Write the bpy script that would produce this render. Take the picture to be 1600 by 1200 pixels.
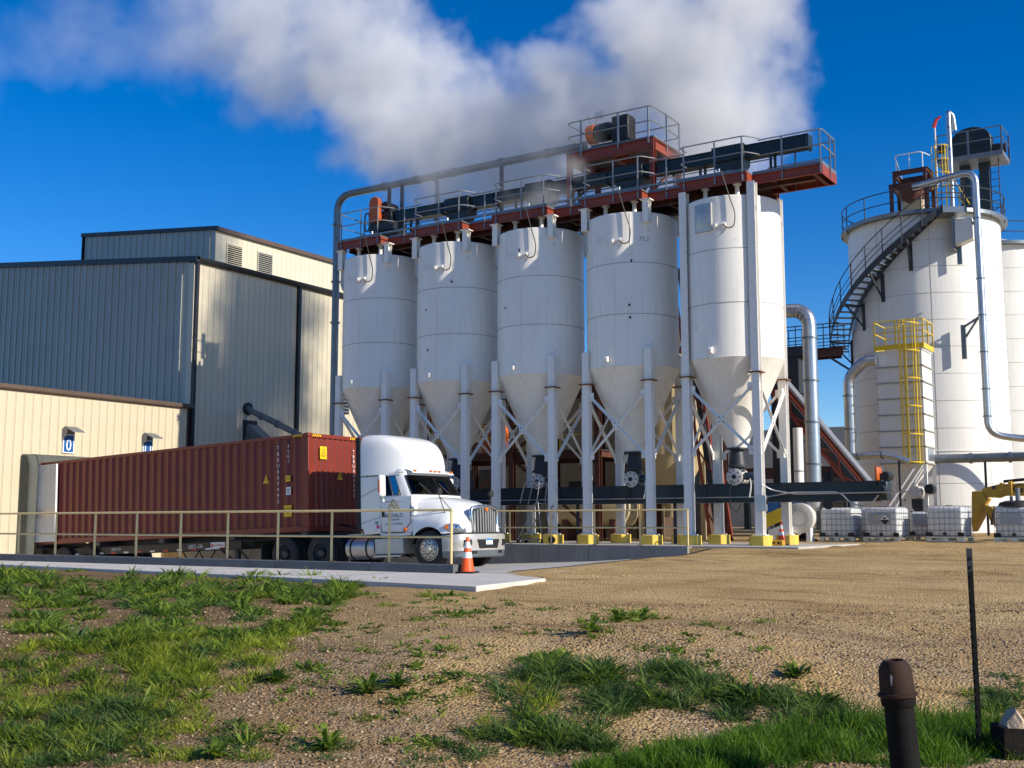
import bpy, bmesh, math, random
import numpy as np
from mathutils import Vector, Matrix, noise as mnoise

for _o in list(bpy.data.objects): bpy.data.objects.remove(_o, do_unlink=True)
SC = bpy.context.scene
COL = SC.collection
random.seed(7)
PI = math.pi
R = math.radians

# ------------------------------------------------------------------ camera, sky, sun, exposure
# world X runs along the silo row and the truck (towards the cab), Y along the dock wall, Z up; z = 0 is the silo yard
cam_d = bpy.data.cameras.new('camera'); cam = bpy.data.objects.new('camera', cam_d); COL.objects.link(cam)
SC.camera = cam
cam.location = (0, 0, 0.65)
cam.rotation_euler = (R(90) + math.atan(219 / 1780), 0, R(33))
cam_d.sensor_width = 36.0
cam_d.lens = 36.0 * 1780 / 1600
cam_d.clip_start = 0.1; cam_d.clip_end = 3000

SUN_EL, SUN_Y = R(26), 0.010
S = Vector((math.cos(SUN_EL) * math.sqrt(1 - SUN_Y ** 2), math.cos(SUN_EL) * SUN_Y, math.sin(SUN_EL)))
sun_d = bpy.data.lights.new('sun', 'SUN'); sun = bpy.data.objects.new('sun', sun_d); COL.objects.link(sun)
sun_d.energy = 4.8; sun_d.angle = R(0.53); sun_d.color = (1.0, 0.92, 0.79)
sun.rotation_euler = (-S).to_track_quat('-Z', 'Y').to_euler()

world = bpy.data.worlds.new('World'); SC.world = world; world.use_nodes = True
_n = world.node_tree.nodes; _l = world.node_tree.links
_bg = _n['Background']; _bg.inputs['Strength'].default_value = 0.122
_sky = _n.new('ShaderNodeTexSky'); _sky.sky_type = 'NISHITA'; _sky.sun_disc = False
_sky.sun_elevation = SUN_EL; _sky.sun_rotation = R(89.4)
_sky.air_density = 1.0; _sky.dust_density = 0.0; _sky.ozone_density = 3.0; _sky.altitude = 1500
_hs = _n.new('ShaderNodeHueSaturation'); _hs.inputs['Saturation'].default_value = 1.42; _hs.inputs['Hue'].default_value = 0.511
_l.new(_sky.outputs[0], _hs.inputs['Color']); _l.new(_hs.outputs[0], _bg.inputs['Color'])

SC.view_settings.view_transform = 'Standard'; SC.view_settings.look = 'None'
SC.view_settings.exposure = 0.27; SC.view_settings.gamma = 1.0; SC.view_settings.use_curve_mapping = False
SC.render.engine = 'CYCLES'
SC.cycles.use_denoising = True
SC.cycles.max_bounces = 8; SC.cycles.diffuse_bounces = 3; SC.cycles.glossy_bounces = 3
SC.cycles.volume_bounces = 3; SC.cycles.transparent_max_bounces = 8
SC.cycles.volume_step_rate = 3.0; SC.cycles.volume_max_steps = 256

# ------------------------------------------------------------------ materials
MATS = {}
def mat(name, col, rough=0.6, metal=0.0, var=0.10, scale=2.0, bump=0.0, bscale=60.0, streak=0.0, scol=(0.2, 0.14, 0.09), spec=0.5,
        spots=0.0, spcol=(0.16, 0.08, 0.04), spscale=9.0, emit=None, trans=0.0, coat=0.0):
    m = bpy.data.materials.new(name); m.use_nodes = True
    nt = m.node_tree; n = nt.nodes; l = nt.links
    b = n['Principled BSDF']
    b.inputs['Roughness'].default_value = rough; b.inputs['Metallic'].default_value = metal
    b.inputs['Specular IOR Level'].default_value = spec
    b.inputs['Coat Weight'].default_value = coat
    if trans: b.inputs['Transmission Weight'].default_value = trans
    tc = n.new('ShaderNodeTexCoord')
    ns = n.new('ShaderNodeTexNoise'); ns.inputs['Scale'].default_value = scale; ns.inputs['Detail'].default_value = 6; ns.inputs['Roughness'].default_value = 0.62
    l.new(tc.outputs['Object'], ns.inputs['Vector'])
    rp = n.new('ShaderNodeValToRGB')
    c = col
    rp.color_ramp.elements[0].position = 0.28; rp.color_ramp.elements[1].position = 0.72
    rp.color_ramp.elements[0].color = (c[0] * (1 - var), c[1] * (1 - var), c[2] * (1 - var), 1)
    rp.color_ramp.elements[1].color = (min(1, c[0] * (1 + var)), min(1, c[1] * (1 + var)), min(1, c[2] * (1 + var)), 1)
    l.new(ns.outputs['Fac'], rp.inputs['Fac'])
    out = rp.outputs['Color']
    def mix(fac_out, colr, prev):
        mx = n.new('ShaderNodeMix'); mx.data_type = 'RGBA'
        l.new(fac_out, mx.inputs['Factor']); l.new(prev, mx.inputs['A']); mx.inputs['B'].default_value = (*colr, 1)
        return mx.outputs['Result']
    if streak:
        mp = n.new('ShaderNodeMapping'); mp.inputs['Scale'].default_value = (7, 7, 0.35)
        l.new(tc.outputs['Object'], mp.inputs['Vector'])
        s2 = n.new('ShaderNodeTexNoise'); s2.inputs['Scale'].default_value = 1.6; s2.inputs['Detail'].default_value = 5
        l.new(mp.outputs[0], s2.inputs['Vector'])
        mr = n.new('ShaderNodeMapRange'); mr.inputs['From Min'].default_value = 0.52; mr.inputs['From Max'].default_value = 0.78
        mr.inputs['To Min'].default_value = 0; mr.inputs['To Max'].default_value = streak
        l.new(s2.outputs['Fac'], mr.inputs['Value']); out = mix(mr.outputs[0], scol, out)
    if spots:
        s3 = n.new('ShaderNodeTexNoise'); s3.inputs['Scale'].default_value = spscale; s3.inputs['Detail'].default_value = 8; s3.inputs['Roughness'].default_value = 0.7
        l.new(tc.outputs['Object'], s3.inputs['Vector'])
        mr = n.new('ShaderNodeMapRange'); mr.inputs['From Min'].default_value = 0.60; mr.inputs['From Max'].default_value = 0.68
        mr.inputs['To Max'].default_value = spots
        l.new(s3.outputs['Fac'], mr.inputs['Value']); out = mix(mr.outputs[0], spcol, out)
    l.new(out, b.inputs['Base Color'])
    if bump:
        bn = n.new('ShaderNodeTexNoise'); bn.inputs['Scale'].default_value = bscale; bn.inputs['Detail'].default_value = 4
        l.new(tc.outputs['Object'], bn.inputs['Vector'])
        bp = n.new('ShaderNodeBump'); bp.inputs['Strength'].default_value = bump; bp.inputs['Distance'].default_value = 0.02
        l.new(bn.outputs['Fac'], bp.inputs['Height']); l.new(bp.outputs[0], b.inputs['Normal'])
    if emit:
        b.inputs['Emission Color'].default_value = (*emit[0], 1); b.inputs['Emission Strength'].default_value = emit[1]
    MATS[name] = m
    return m

mat('cream', (0.60, 0.52, 0.365), 0.42, var=0.06, scale=0.6, bump=0.10, bscale=1.8, streak=0.12, scol=(0.42, 0.36, 0.26))
mat('cream2', (0.62, 0.56, 0.42), 0.42, var=0.06, scale=0.6, bump=0.10, bscale=1.8, streak=0.10, scol=(0.42, 0.38, 0.28))
mat('slate', (0.42, 0.415, 0.355), 0.33, var=0.08, scale=0.5, bump=0.12, bscale=1.8, streak=0.15, scol=(0.28, 0.31, 0.33))
mat('black_trim', (0.018, 0.018, 0.020), 0.4, var=0.2)
mat('brown_trim', (0.10, 0.065, 0.045), 0.45, var=0.15)
mat('silo_white', (0.90, 0.865, 0.79), 0.38, var=0.05, scale=0.8, bump=0.10, bscale=1.6, streak=0.30, scol=(0.52, 0.47, 0.40), spots=0.25, spcol=(0.34, 0.22, 0.12), spscale=1.6)
mat('silo_cone', (0.86, 0.82, 0.74), 0.45, var=0.06, scale=0.9, streak=0.30, scol=(0.50, 0.42, 0.32), spots=0.22, spcol=(0.36, 0.24, 0.14), spscale=2.6)
mat('column_white', (0.88, 0.85, 0.79), 0.40, var=0.05, scale=1.5, streak=0.18, scol=(0.40, 0.36, 0.30), spots=0.45, spcol=(0.20, 0.10, 0.05), spscale=5.0)
mat('rust', (0.17, 0.075, 0.035), 0.8, var=0.35, scale=14)
mat('tank_white', (0.77, 0.76, 0.72), 0.42, var=0.05, scale=0.5, bump=0.06, bscale=1.5, streak=0.22, scol=(0.48, 0.42, 0.33))
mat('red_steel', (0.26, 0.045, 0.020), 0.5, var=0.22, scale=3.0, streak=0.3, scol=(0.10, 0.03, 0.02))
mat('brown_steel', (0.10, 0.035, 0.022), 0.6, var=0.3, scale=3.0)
mat('dark_green', (0.012, 0.024, 0.028), 0.42, var=0.3, scale=2.0, streak=0.25, scol=(0.05, 0.055, 0.05))
mat('dark_steel', (0.030, 0.034, 0.040), 0.5, var=0.3, scale=3)
mat('grey_steel', (0.20, 0.215, 0.23), 0.45, metal=0.4, var=0.15, scale=4)
mat('rail_grey', (0.32, 0.33, 0.34), 0.4, metal=0.5, var=0.15, scale=5)
mat('galv', (0.50, 0.52, 0.54), 0.32, metal=0.85, var=0.14, scale=3.5, streak=0.2, scol=(0.30, 0.30, 0.30))
mat('galv_dark', (0.20, 0.23, 0.25), 0.38, metal=0.6, var=0.15, scale=3.0)
mat('yellow_rail', (0.80, 0.60, 0.27), 0.45, var=0.10, scale=6, spots=0.5, spcol=(0.24, 0.15, 0.07), spscale=7)
mat('yellow_paint', (0.78, 0.54, 0.08), 0.5, var=0.10, scale=4, spots=0.4, spcol=(0.25, 0.17, 0.07), spscale=6, bump=0.15, bscale=30)
mat('yellow_bright', (0.75, 0.52, 0.02), 0.45, var=0.08, scale=5)
mat('machine_yellow', (0.52, 0.29, 0.015), 0.42, var=0.15, scale=3, spots=0.5, spcol=(0.20, 0.11, 0.03), spscale=4)
mat('orange_paint', (0.55, 0.11, 0.015), 0.45, var=0.12, scale=4)
mat('cone_orange', (0.85, 0.10, 0.015), 0.5, var=0.08, scale=8)
mat('cone_white', (0.80, 0.79, 0.76), 0.4, var=0.05, scale=8)
mat('black_rubber', (0.014, 0.014, 0.014), 0.7, var=0.3, scale=8, bump=0.1)
mat('tyre', (0.022, 0.021, 0.020), 0.75, var=0.35, scale=7, bump=0.2, bscale=50)
mat('concrete', (0.46, 0.43, 0.38), 0.85, var=0.12, scale=1.2, bump=0.25, bscale=90, streak=0.15, scol=(0.30, 0.27, 0.22))
mat('concrete_new', (0.60, 0.56, 0.50), 0.8, var=0.10, scale=0.8, bump=0.15, bscale=110, spots=0.45, spcol=(0.40, 0.34, 0.26), spscale=2)
mat('concrete_dark', (0.115, 0.125, 0.135), 0.8, var=0.18, scale=1.5, bump=0.2, bscale=80, streak=0.25, scol=(0.19, 0.19, 0.18))
mat('concrete_wall', (0.25, 0.24, 0.22), 0.85, var=0.2, scale=1.3, bump=0.3, bscale=60, streak=0.4, scol=(0.12, 0.11, 0.10))
mat('container_red', (0.20, 0.024, 0.012), 0.45, var=0.18, scale=1.2, streak=0.25, scol=(0.12, 0.03, 0.025), spots=0.4, spcol=(0.10, 0.04, 0.025), spscale=3.0)
mat('door_grey', (0.58, 0.58, 0.56), 0.55, var=0.10, scale=2.0, streak=0.3, scol=(0.26, 0.24, 0.21), spots=0.5, spcol=(0.12, 0.10, 0.08), spscale=5)
mat('seal_grey', (0.085, 0.09, 0.078), 0.85, var=0.2, scale=2, bump=0.25, bscale=8)
mat('sign_blue', (0.015, 0.11, 0.33), 0.4, var=0.05)
mat('paint_white', (0.80, 0.80, 0.79), 0.4, var=0.03)
mat('decal_yellow', (0.82, 0.52, 0.01), 0.45, var=0.06)
mat('decal_white', (0.74, 0.73, 0.70), 0.5, var=0.12, scale=14)
mat('decal_black', (0.012, 0.012, 0.014), 0.5, var=0.1)
mat('decal_red', (0.55, 0.03, 0.02), 0.4, var=0.1)
mat('decal_gold', (0.62, 0.43, 0.16), 0.45, var=0.06)
mat('decal_navy', (0.018, 0.030, 0.075), 0.4, var=0.05)
mat('decal_green', (0.04, 0.35, 0.16), 0.4, var=0.1)
mat('decal_pink', (0.75, 0.05, 0.28), 0.4, var=0.1)
mat('decal_grey', (0.33, 0.34, 0.35), 0.5, var=0.1)
mat('truck_white', (0.82, 0.82, 0.80), 0.25, var=0.03, scale=1.5, coat=0.5, streak=0.12, scol=(0.55, 0.50, 0.42))
mat('chrome', (0.75, 0.74, 0.72), 0.22, metal=1.0, var=0.05, scale=6)
mat('bumper_silver', (0.52, 0.50, 0.46), 0.35, metal=0.35, var=0.10, scale=4, spots=0.2, spcol=(0.3, 0.24, 0.17), spscale=4)
mat('alloy', (0.56, 0.53, 0.47), 0.38, metal=0.75, var=0.14, scale=8)
mat('glass_dark', (0.010, 0.014, 0.013), 0.04, var=0.1, spec=0.8)
mat('glass_cab', (0.45, 0.50, 0.48), 0.02, var=0.02, trans=1.0)
mat('lens_clear', (0.34, 0.36, 0.38), 0.10, metal=0.7, var=0.25, scale=9, coat=0.8)
mat('amber', (0.80, 0.16, 0.01), 0.25, var=0.05)
mat('cab_inside', (0.035, 0.033, 0.030), 0.8, var=0.2)
mat('vest_green', (0.52, 0.78, 0.03), 0.7, var=0.1)
mat('skin', (0.42, 0.24, 0.16), 0.6, var=0.1)
mat('plate_white', (0.75, 0.78, 0.80), 0.4, var=0.05)
mat('ibc_plastic', (0.74, 0.75, 0.74), 0.35, var=0.06, scale=2.5, spec=0.4)
mat('ibc_cage', (0.22, 0.225, 0.23), 0.45, metal=0.3, var=0.2)
mat('ibc_label', (0.36, 0.38, 0.40), 0.35, metal=0.2, var=0.12, scale=5)
mat('pipe_rusty', (0.040, 0.021, 0.014), 0.75, spec=0.2, var=0.35, scale=6, spots=0.5, spcol=(0.11, 0.045, 0.022), spscale=5, bump=0.10, bscale=40)
mat('pipe_black', (0.008, 0.0075, 0.007), 0.75, spec=0.15, var=0.3, scale=9, bump=0.10, bscale=45)
mat('post_black', (0.006, 0.007, 0.007), 0.65, spec=0.2, var=0.3, scale=20, spots=0.25, spcol=(0.10, 0.10, 0.09), spscale=30)
mat('rock', (0.50, 0.37, 0.25), 0.9, var=0.2, scale=7, bump=0.6, bscale=30)
mat('tray_black', (0.014, 0.011, 0.010), 0.85, spec=0.15, var=0.4, scale=6, bump=0.3, bscale=30)
mat('tan_bin', (0.50, 0.40, 0.22), 0.5, var=0.08, scale=1.2, streak=0.25, scol=(0.30, 0.22, 0.12))
mat('tan_wall', (0.40, 0.33, 0.22), 0.6, var=0.12, scale=0.8, streak=0.2, scol=(0.22, 0.17, 0.11))
mat('blue_machine', (0.04, 0.20, 0.45), 0.4, var=0.1)
mat('motor_blue', (0.03, 0.05, 0.08), 0.4, var=0.2)
mat('valve_white', (0.62, 0.60, 0.55), 0.45, var=0.1, scale=5, spots=0.5, spcol=(0.3, 0.2, 0.12), spscale=6)
mat('flag_red', (0.60, 0.04, 0.03), 0.6, var=0.1)
mat('cable_black', (0.012, 0.012, 0.012), 0.5, var=0.1)
mat('wood', (0.30, 0.19, 0.10), 0.8, var=0.25, scale=5)

# ------------------------------------------------------------------ mesh helper
class MB:
    def __init__(s): s.v = []; s.f = []
    def add(s, vs, fs):
        o = len(s.v); s.v += [tuple(map(float, p)) for p in vs]; s.f += [tuple(i + o for i in q) for q in fs]; return s
    def box(s, x0, x1, y0, y1, z0, z1, mtx=None):
        vs = [(x0, y0, z0), (x1, y0, z0), (x1, y1, z0), (x0, y1, z0), (x0, y0, z1), (x1, y0, z1), (x1, y1, z1), (x0, y1, z1)]
        if mtx is not None: vs = [tuple(mtx @ Vector(p)) for p in vs]
        return s.add(vs, [(0, 3, 2, 1), (4, 5, 6, 7), (0, 1, 5, 4), (1, 2, 6, 5), (2, 3, 7, 6), (3, 0, 4, 7)])
    def cbox(s, c, d, mtx=None):
        return s.box(c[0] - d[0] / 2, c[0] + d[0] / 2, c[1] - d[1] / 2, c[1] + d[1] / 2, c[2] - d[2] / 2, c[2] + d[2] / 2, mtx)
    def bar(s, a, b, w, h=None, up=(0, 0, 1)):
        h = h or w; a = Vector(a); b = Vector(b); d = (b - a).normalized(); u = Vector(up)
        if abs(d.dot(u)) > 0.98: u = Vector((0, 1, 0))
        r = d.cross(u).normalized(); u = r.cross(d).normalized()
        vs = []
        for p in (a, b):
            for i, j in ((-1, -1), (1, -1), (1, 1), (-1, 1)): vs.append(p + r * (i * w / 2) + u * (j * h / 2))
        return s.add(vs, [(0, 1, 2, 3), (7, 6, 5, 4), (0, 4, 5, 1), (1, 5, 6, 2), (2, 6, 7, 3), (3, 7, 4, 0)])
    def ibeam(s, a, b, w, h, t=0.02, up=(0, 0, 1)):
        a = Vector(a); b = Vector(b); d = (b - a).normalized(); u = Vector(up)
        if abs(d.dot(u)) > 0.98: u = Vector((0, 1, 0))
        r = d.cross(u).normalized(); u = r.cross(d).normalized()
        for off in (-1, 1):
            s.bar(a + u * off * (h / 2 - t / 2), b + u * off * (h / 2 - t / 2), w, t, up=u)
        return s.bar(a, b, t, h - 2 * t, up=u)
    def tube(s, pts, r, n=10, cap=True, radii=None):
        pts = [Vector(p) for p in pts]; rings = []
        t0 = (pts[1] - pts[0]).normalized(); u = Vector((0, 0, 1)) if abs(t0.z) < 0.9 else Vector((1, 0, 0))
        nrm = t0.cross(u).normalized(); prev = t0
        vs = []; fs = []
        for i, p in enumerate(pts):
            if i == 0: t = t0
            elif i == len(pts) - 1: t = (pts[i] - pts[i - 1]).normalized()
            else: t = ((pts[i] - pts[i - 1]).normalized() + (pts[i + 1] - pts[i]).normalized()).normalized()
            q = prev.rotation_difference(t); nrm = (q @ nrm).normalized(); prev = t
            bn = t.cross(nrm); rr = radii[i] if radii else r
            for k in range(n):
                a = 2 * PI * k / n; vs.append(p + nrm * (math.cos(a) * rr) + bn * (math.sin(a) * rr))
        for i in range(len(pts) - 1):
            for k in range(n):
                k2 = (k + 1) % n; fs.append((i * n + k, i * n + k2, (i + 1) * n + k2, (i + 1) * n + k))
        if cap:
            fs.append(tuple(range(n - 1, -1, -1))); fs.append(tuple((len(pts) - 1) * n + k for k in range(n)))
        return s.add(vs, fs)
    def cyl(s, a, b, r, n=16): return s.tube([a, b], r, n)
    def lathe(s, prof, c=(0, 0, 0), n=32, cap0=False, cap1=False, axis='z'):
        vs = []; fs = []
        for (r, z) in prof:
            for k in range(n):
                a = 2 * PI * k / n
                if axis == 'z': vs.append((c[0] + r * math.cos(a), c[1] + r * math.sin(a), c[2] + z))
                elif axis == 'y': vs.append((c[0] + r * math.cos(a), c[1] + z, c[2] - r * math.sin(a)))
                else: vs.append((c[0] + z, c[1] + r * math.cos(a), c[2] + r * math.sin(a)))
        for i in range(len(prof) - 1):
            for k in range(n):
                k2 = (k + 1) % n; fs.append((i * n + k, i * n + k2, (i + 1) * n + k2, (i + 1) * n + k))
        if cap0: fs.append(tuple(range(n - 1, -1, -1)))
        if cap1: fs.append(tuple((len(prof) - 1) * n + k for k in range(n)))
        return s.add(vs, fs)
    def prism(s, poly, p0, ex, ey, ez, d):
        """polygon (a,b) laid on axes ex, ey at p0, extruded d along ez"""
        p0, ex, ey, ez = Vector(p0), Vector(ex), Vector(ey), Vector(ez); n = len(poly)
        vs = [p0 + ex * a + ey * b for a, b in poly] + [p0 + ex * a + ey * b + ez * d for a, b in poly]
        fs = [tuple(range(n - 1, -1, -1)), tuple(range(n, 2 * n))] + [(i, (i + 1) % n, n + (i + 1) % n, n + i) for i in range(n)]
        return s.add(vs, fs)
    def loft(s, secs, close=False, cap0=False, cap1=False):
        n = len(secs[0]); vs = [p for q in secs for p in q]; fs = []
        for i in range(len(secs) - 1):
            for k in range(n if close else n - 1):
                k2 = (k + 1) % n; fs.append((i * n + k, i * n + k2, (i + 1) * n + k2, (i + 1) * n + k))
        if cap0: fs.append(tuple(range(n - 1, -1, -1)))
        if cap1: fs.append(tuple((len(secs) - 1) * n + k for k in range(n)))
        return s.add(vs, fs)
    def mesh(s, name, m, angle=35, fix=True):
        me = bpy.data.meshes.new(name); me.from_pydata(s.v, [], s.f)
        if fix:
            bm = bmesh.new(); bm.from_mesh(me); bmesh.ops.recalc_face_normals(bm, faces=bm.faces); bm.to_mesh(me); bm.free()
        me.materials.append(MATS[m] if isinstance(m, str) else m)
        me.shade_smooth(); me.set_sharp_from_angle(angle=R(angle))
        return me

def link(name, me, parent=None, loc=None, rot=None):
    o = bpy.data.objects.new(name, me); COL.objects.link(o)
    if parent is not None: o.parent = parent
    if loc is not None: o.location = loc
    if rot is not None: o.rotation_euler = rot
    return o
def P(parent, name, mb, m, loc=None, rot=None, angle=35, bevel=0, sub=0, label=None):
    me = mb if isinstance(mb, bpy.types.Mesh) else mb.mesh(name, m, angle)
    o = link(name, me, parent, loc, rot)
    if bevel:
        b = o.modifiers.new('bevel', 'BEVEL'); b.width = bevel; b.segments = 2; b.limit_method = 'ANGLE'
    if sub:
        b = o.modifiers.new('sub', 'SUBSURF'); b.levels = sub; b.render_levels = sub
    if label: o['label'] = label
    return o
def tag(o, label=None, cat=None, group=None, kind=None):
    if label: o['label'] = label
    if cat: o['category'] = cat
    if group: o['group'] = group
    if kind: o['kind'] = kind
    return o
def T(name, label, cat, loc=(0, 0, 0), rot=(0, 0, 0), group=None):
    o = bpy.data.objects.new(name, None); COL.objects.link(o); o.empty_display_size = 0.2
    o.location = loc; o.rotation_euler = rot
    return tag(o, label, cat, group)
def S_(name, mb, m, loc=(0, 0, 0), label=None, bevel=0):
    o = P(None, name, mb, m, loc, bevel=bevel); return tag(o, label, None, None, 'structure')
def fillet(pts, rad, k=6):
    pts = [Vector(p) for p in pts]; out = [pts[0]]
    for i in range(1, len(pts) - 1):
        a = (pts[i - 1] - pts[i]); b = (pts[i + 1] - pts[i]); r = min(rad, a.length * 0.49, b.length * 0.49)
        p0 = pts[i] + a.normalized() * r; p1 = pts[i] + b.normalized() * r
        for j in range(k + 1):
            t = j / k; out.append(p0.lerp(pts[i], t).lerp(pts[i].lerp(p1, t), t))
    out.append(pts[-1]); return out
def text(parent, name, body, size, m, loc, rot, align='CENTER', ext=0.002, sx=1.0, label=None, spacing=1.0, ls=1.0):
    cu = bpy.data.curves.new(name, 'FONT'); cu.body = body; cu.size = size; cu.align_x = align; cu.align_y = 'CENTER'; cu.extrude = ext
    cu.space_character = spacing; cu.space_line = ls; cu.resolution_u = 2
    tmp = bpy.data.objects.new(name, cu); COL.objects.link(tmp)
    bpy.context.view_layer.update()
    me = bpy.data.meshes.new_from_object(tmp.evaluated_get(bpy.context.evaluated_depsgraph_get()))
    bpy.data.objects.remove(tmp, do_unlink=True)
    me.materials.clear(); me.materials.append(MATS[m])
    o = link(name, me, parent, loc, rot); o.scale = (sx, 1, 1)
    if label: o['label'] = label
    return o
def ramp_z(x): return -0.35 + min(0.0, (x + 14.0)) * 0.04

# ------------------------------------------------------------------ ground
def lerp_tab(t, x):
    if x <= t[0][0]: return t[0][1]
    for (a, za), (b, zb) in zip(t, t[1:]):
        if x <= b:
            k = (x - a) / (b - a); k = k * k * (3 - 2 * k) if (b - a) > 2.0 else k
            return za + (zb - za) * k
    return t[-1][1]
D_TAB = [(4, -1.22), (8.5, -1.03), (10.2, -0.80), (11.8, -0.53), (14.5, -0.42), (18.5, -0.37), (19.5, 0.9)]
Y_TAB = [(0, -0.37), (18.3, -0.36), (28.5, -0.20), (31.2, -0.04), (33, 0.0), (38, 0.06), (52, 0.32), (70, 0.45)]
def gz(x, y, fine=True):
    d = -0.5446 * x + 0.8387 * y
    z = min(lerp_tab(D_TAB, d), lerp_tab(Y_TAB, y))
    if fine and y < 60 and -45 < x < 30:
        k = 1.0 if d < 14 else max(0.25, 1 - (d - 14) / 8)
        z += (mnoise.noise(Vector((x * 0.45, y * 0.45, 1.3))) * 0.09 + mnoise.noise(Vector((x * 1.7, y * 1.7, 4.1))) * 0.03) * k * (0.4 if y > 29 else 1)
        if x > -13 and y > 15:   # wheel tracks across the yard
            t = 0.84 * y - 0.54 * x * 0.3
            z += 0.012 * math.sin(t * 5.0 + 2 * mnoise.noise(Vector((x * 0.2, y * 0.2, 0)))) * (1 if y < 33 else 0.5)
        if x > -12.6 and d > 18 and y < 45:   # ruts and churned mud
            tt = d + 1.6 * mnoise.noise(Vector((x * 0.13, y * 0.13, 2.0)))
            for d0, a in ((19.6, 0.05), (21.9, 0.06), (24.2, 0.05), (27.5, 0.07), (29.6, 0.07)):
                q = (tt - d0) / 0.24
                if abs(q) < 4: z += a * (0.7 * math.exp(-(q - 1.7) ** 2) - math.exp(-q * q)) * (0.55 + 0.8 * mnoise.noise(Vector((x * 0.5, y * 0.5, d0))))
            if 31 < d < 38 and x > -10.3: z += max(0, mnoise.noise(Vector((x * 1.1, y * 1.1, 9)))) * 0.09
        z += 0.13 * math.exp(-((x + 4.8) ** 2 / 4.0 + (y - 10.9) ** 2 / 1.2))
    return z
def axis_lines(lo, hi, a, b, step, extra=()):
    xs = list(np.arange(a, b + 1e-6, step)); q = step; x = a
    while x > lo: q *= 1.35; x -= q; xs.append(max(x, lo))
    q = step; x = b
    while x < hi: q *= 1.35; x += q; xs.append(min(x, hi))
    return sorted(set([round(float(v), 4) for v in xs] + list(extra)))
WX, WY0, WY1 = -13.25, 18.12, 30.85          # loading well: x < WX, between the two walls
gxs = axis_lines(-1500, 1500, -40, 8, 0.25, (WX, WX - 0.01, -36.75, -36.76))
gys = axis_lines(-1500, 1500, 4, 40, 0.25, (WY0, WY0 + 0.01, WY1, WY1 + 0.01))
gv = []; gf = []
for y in gys:
    for x in gxs:
        z = gz(x, y)
        if -36.755 < x < WX - 0.005 and WY0 + 0.005 < y < WY1 + 0.005: z = -2.6
        elif -29.5 < x < -10.4 and 31.0 < y < 37.3: z = min(z, -0.04)
        elif y > 31 and x < -29.5: z = min(z, -0.02)
        gv.append((x, y, z))
nx = len(gxs)
for j in range(len(gys) - 1):
    for i in range(nx - 1): gf.append((j * nx + i, j * nx + i + 1, (j + 1) * nx + i + 1, (j + 1) * nx + i))
gm = bpy.data.materials.new('dirt'); gm.use_nodes = True
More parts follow.
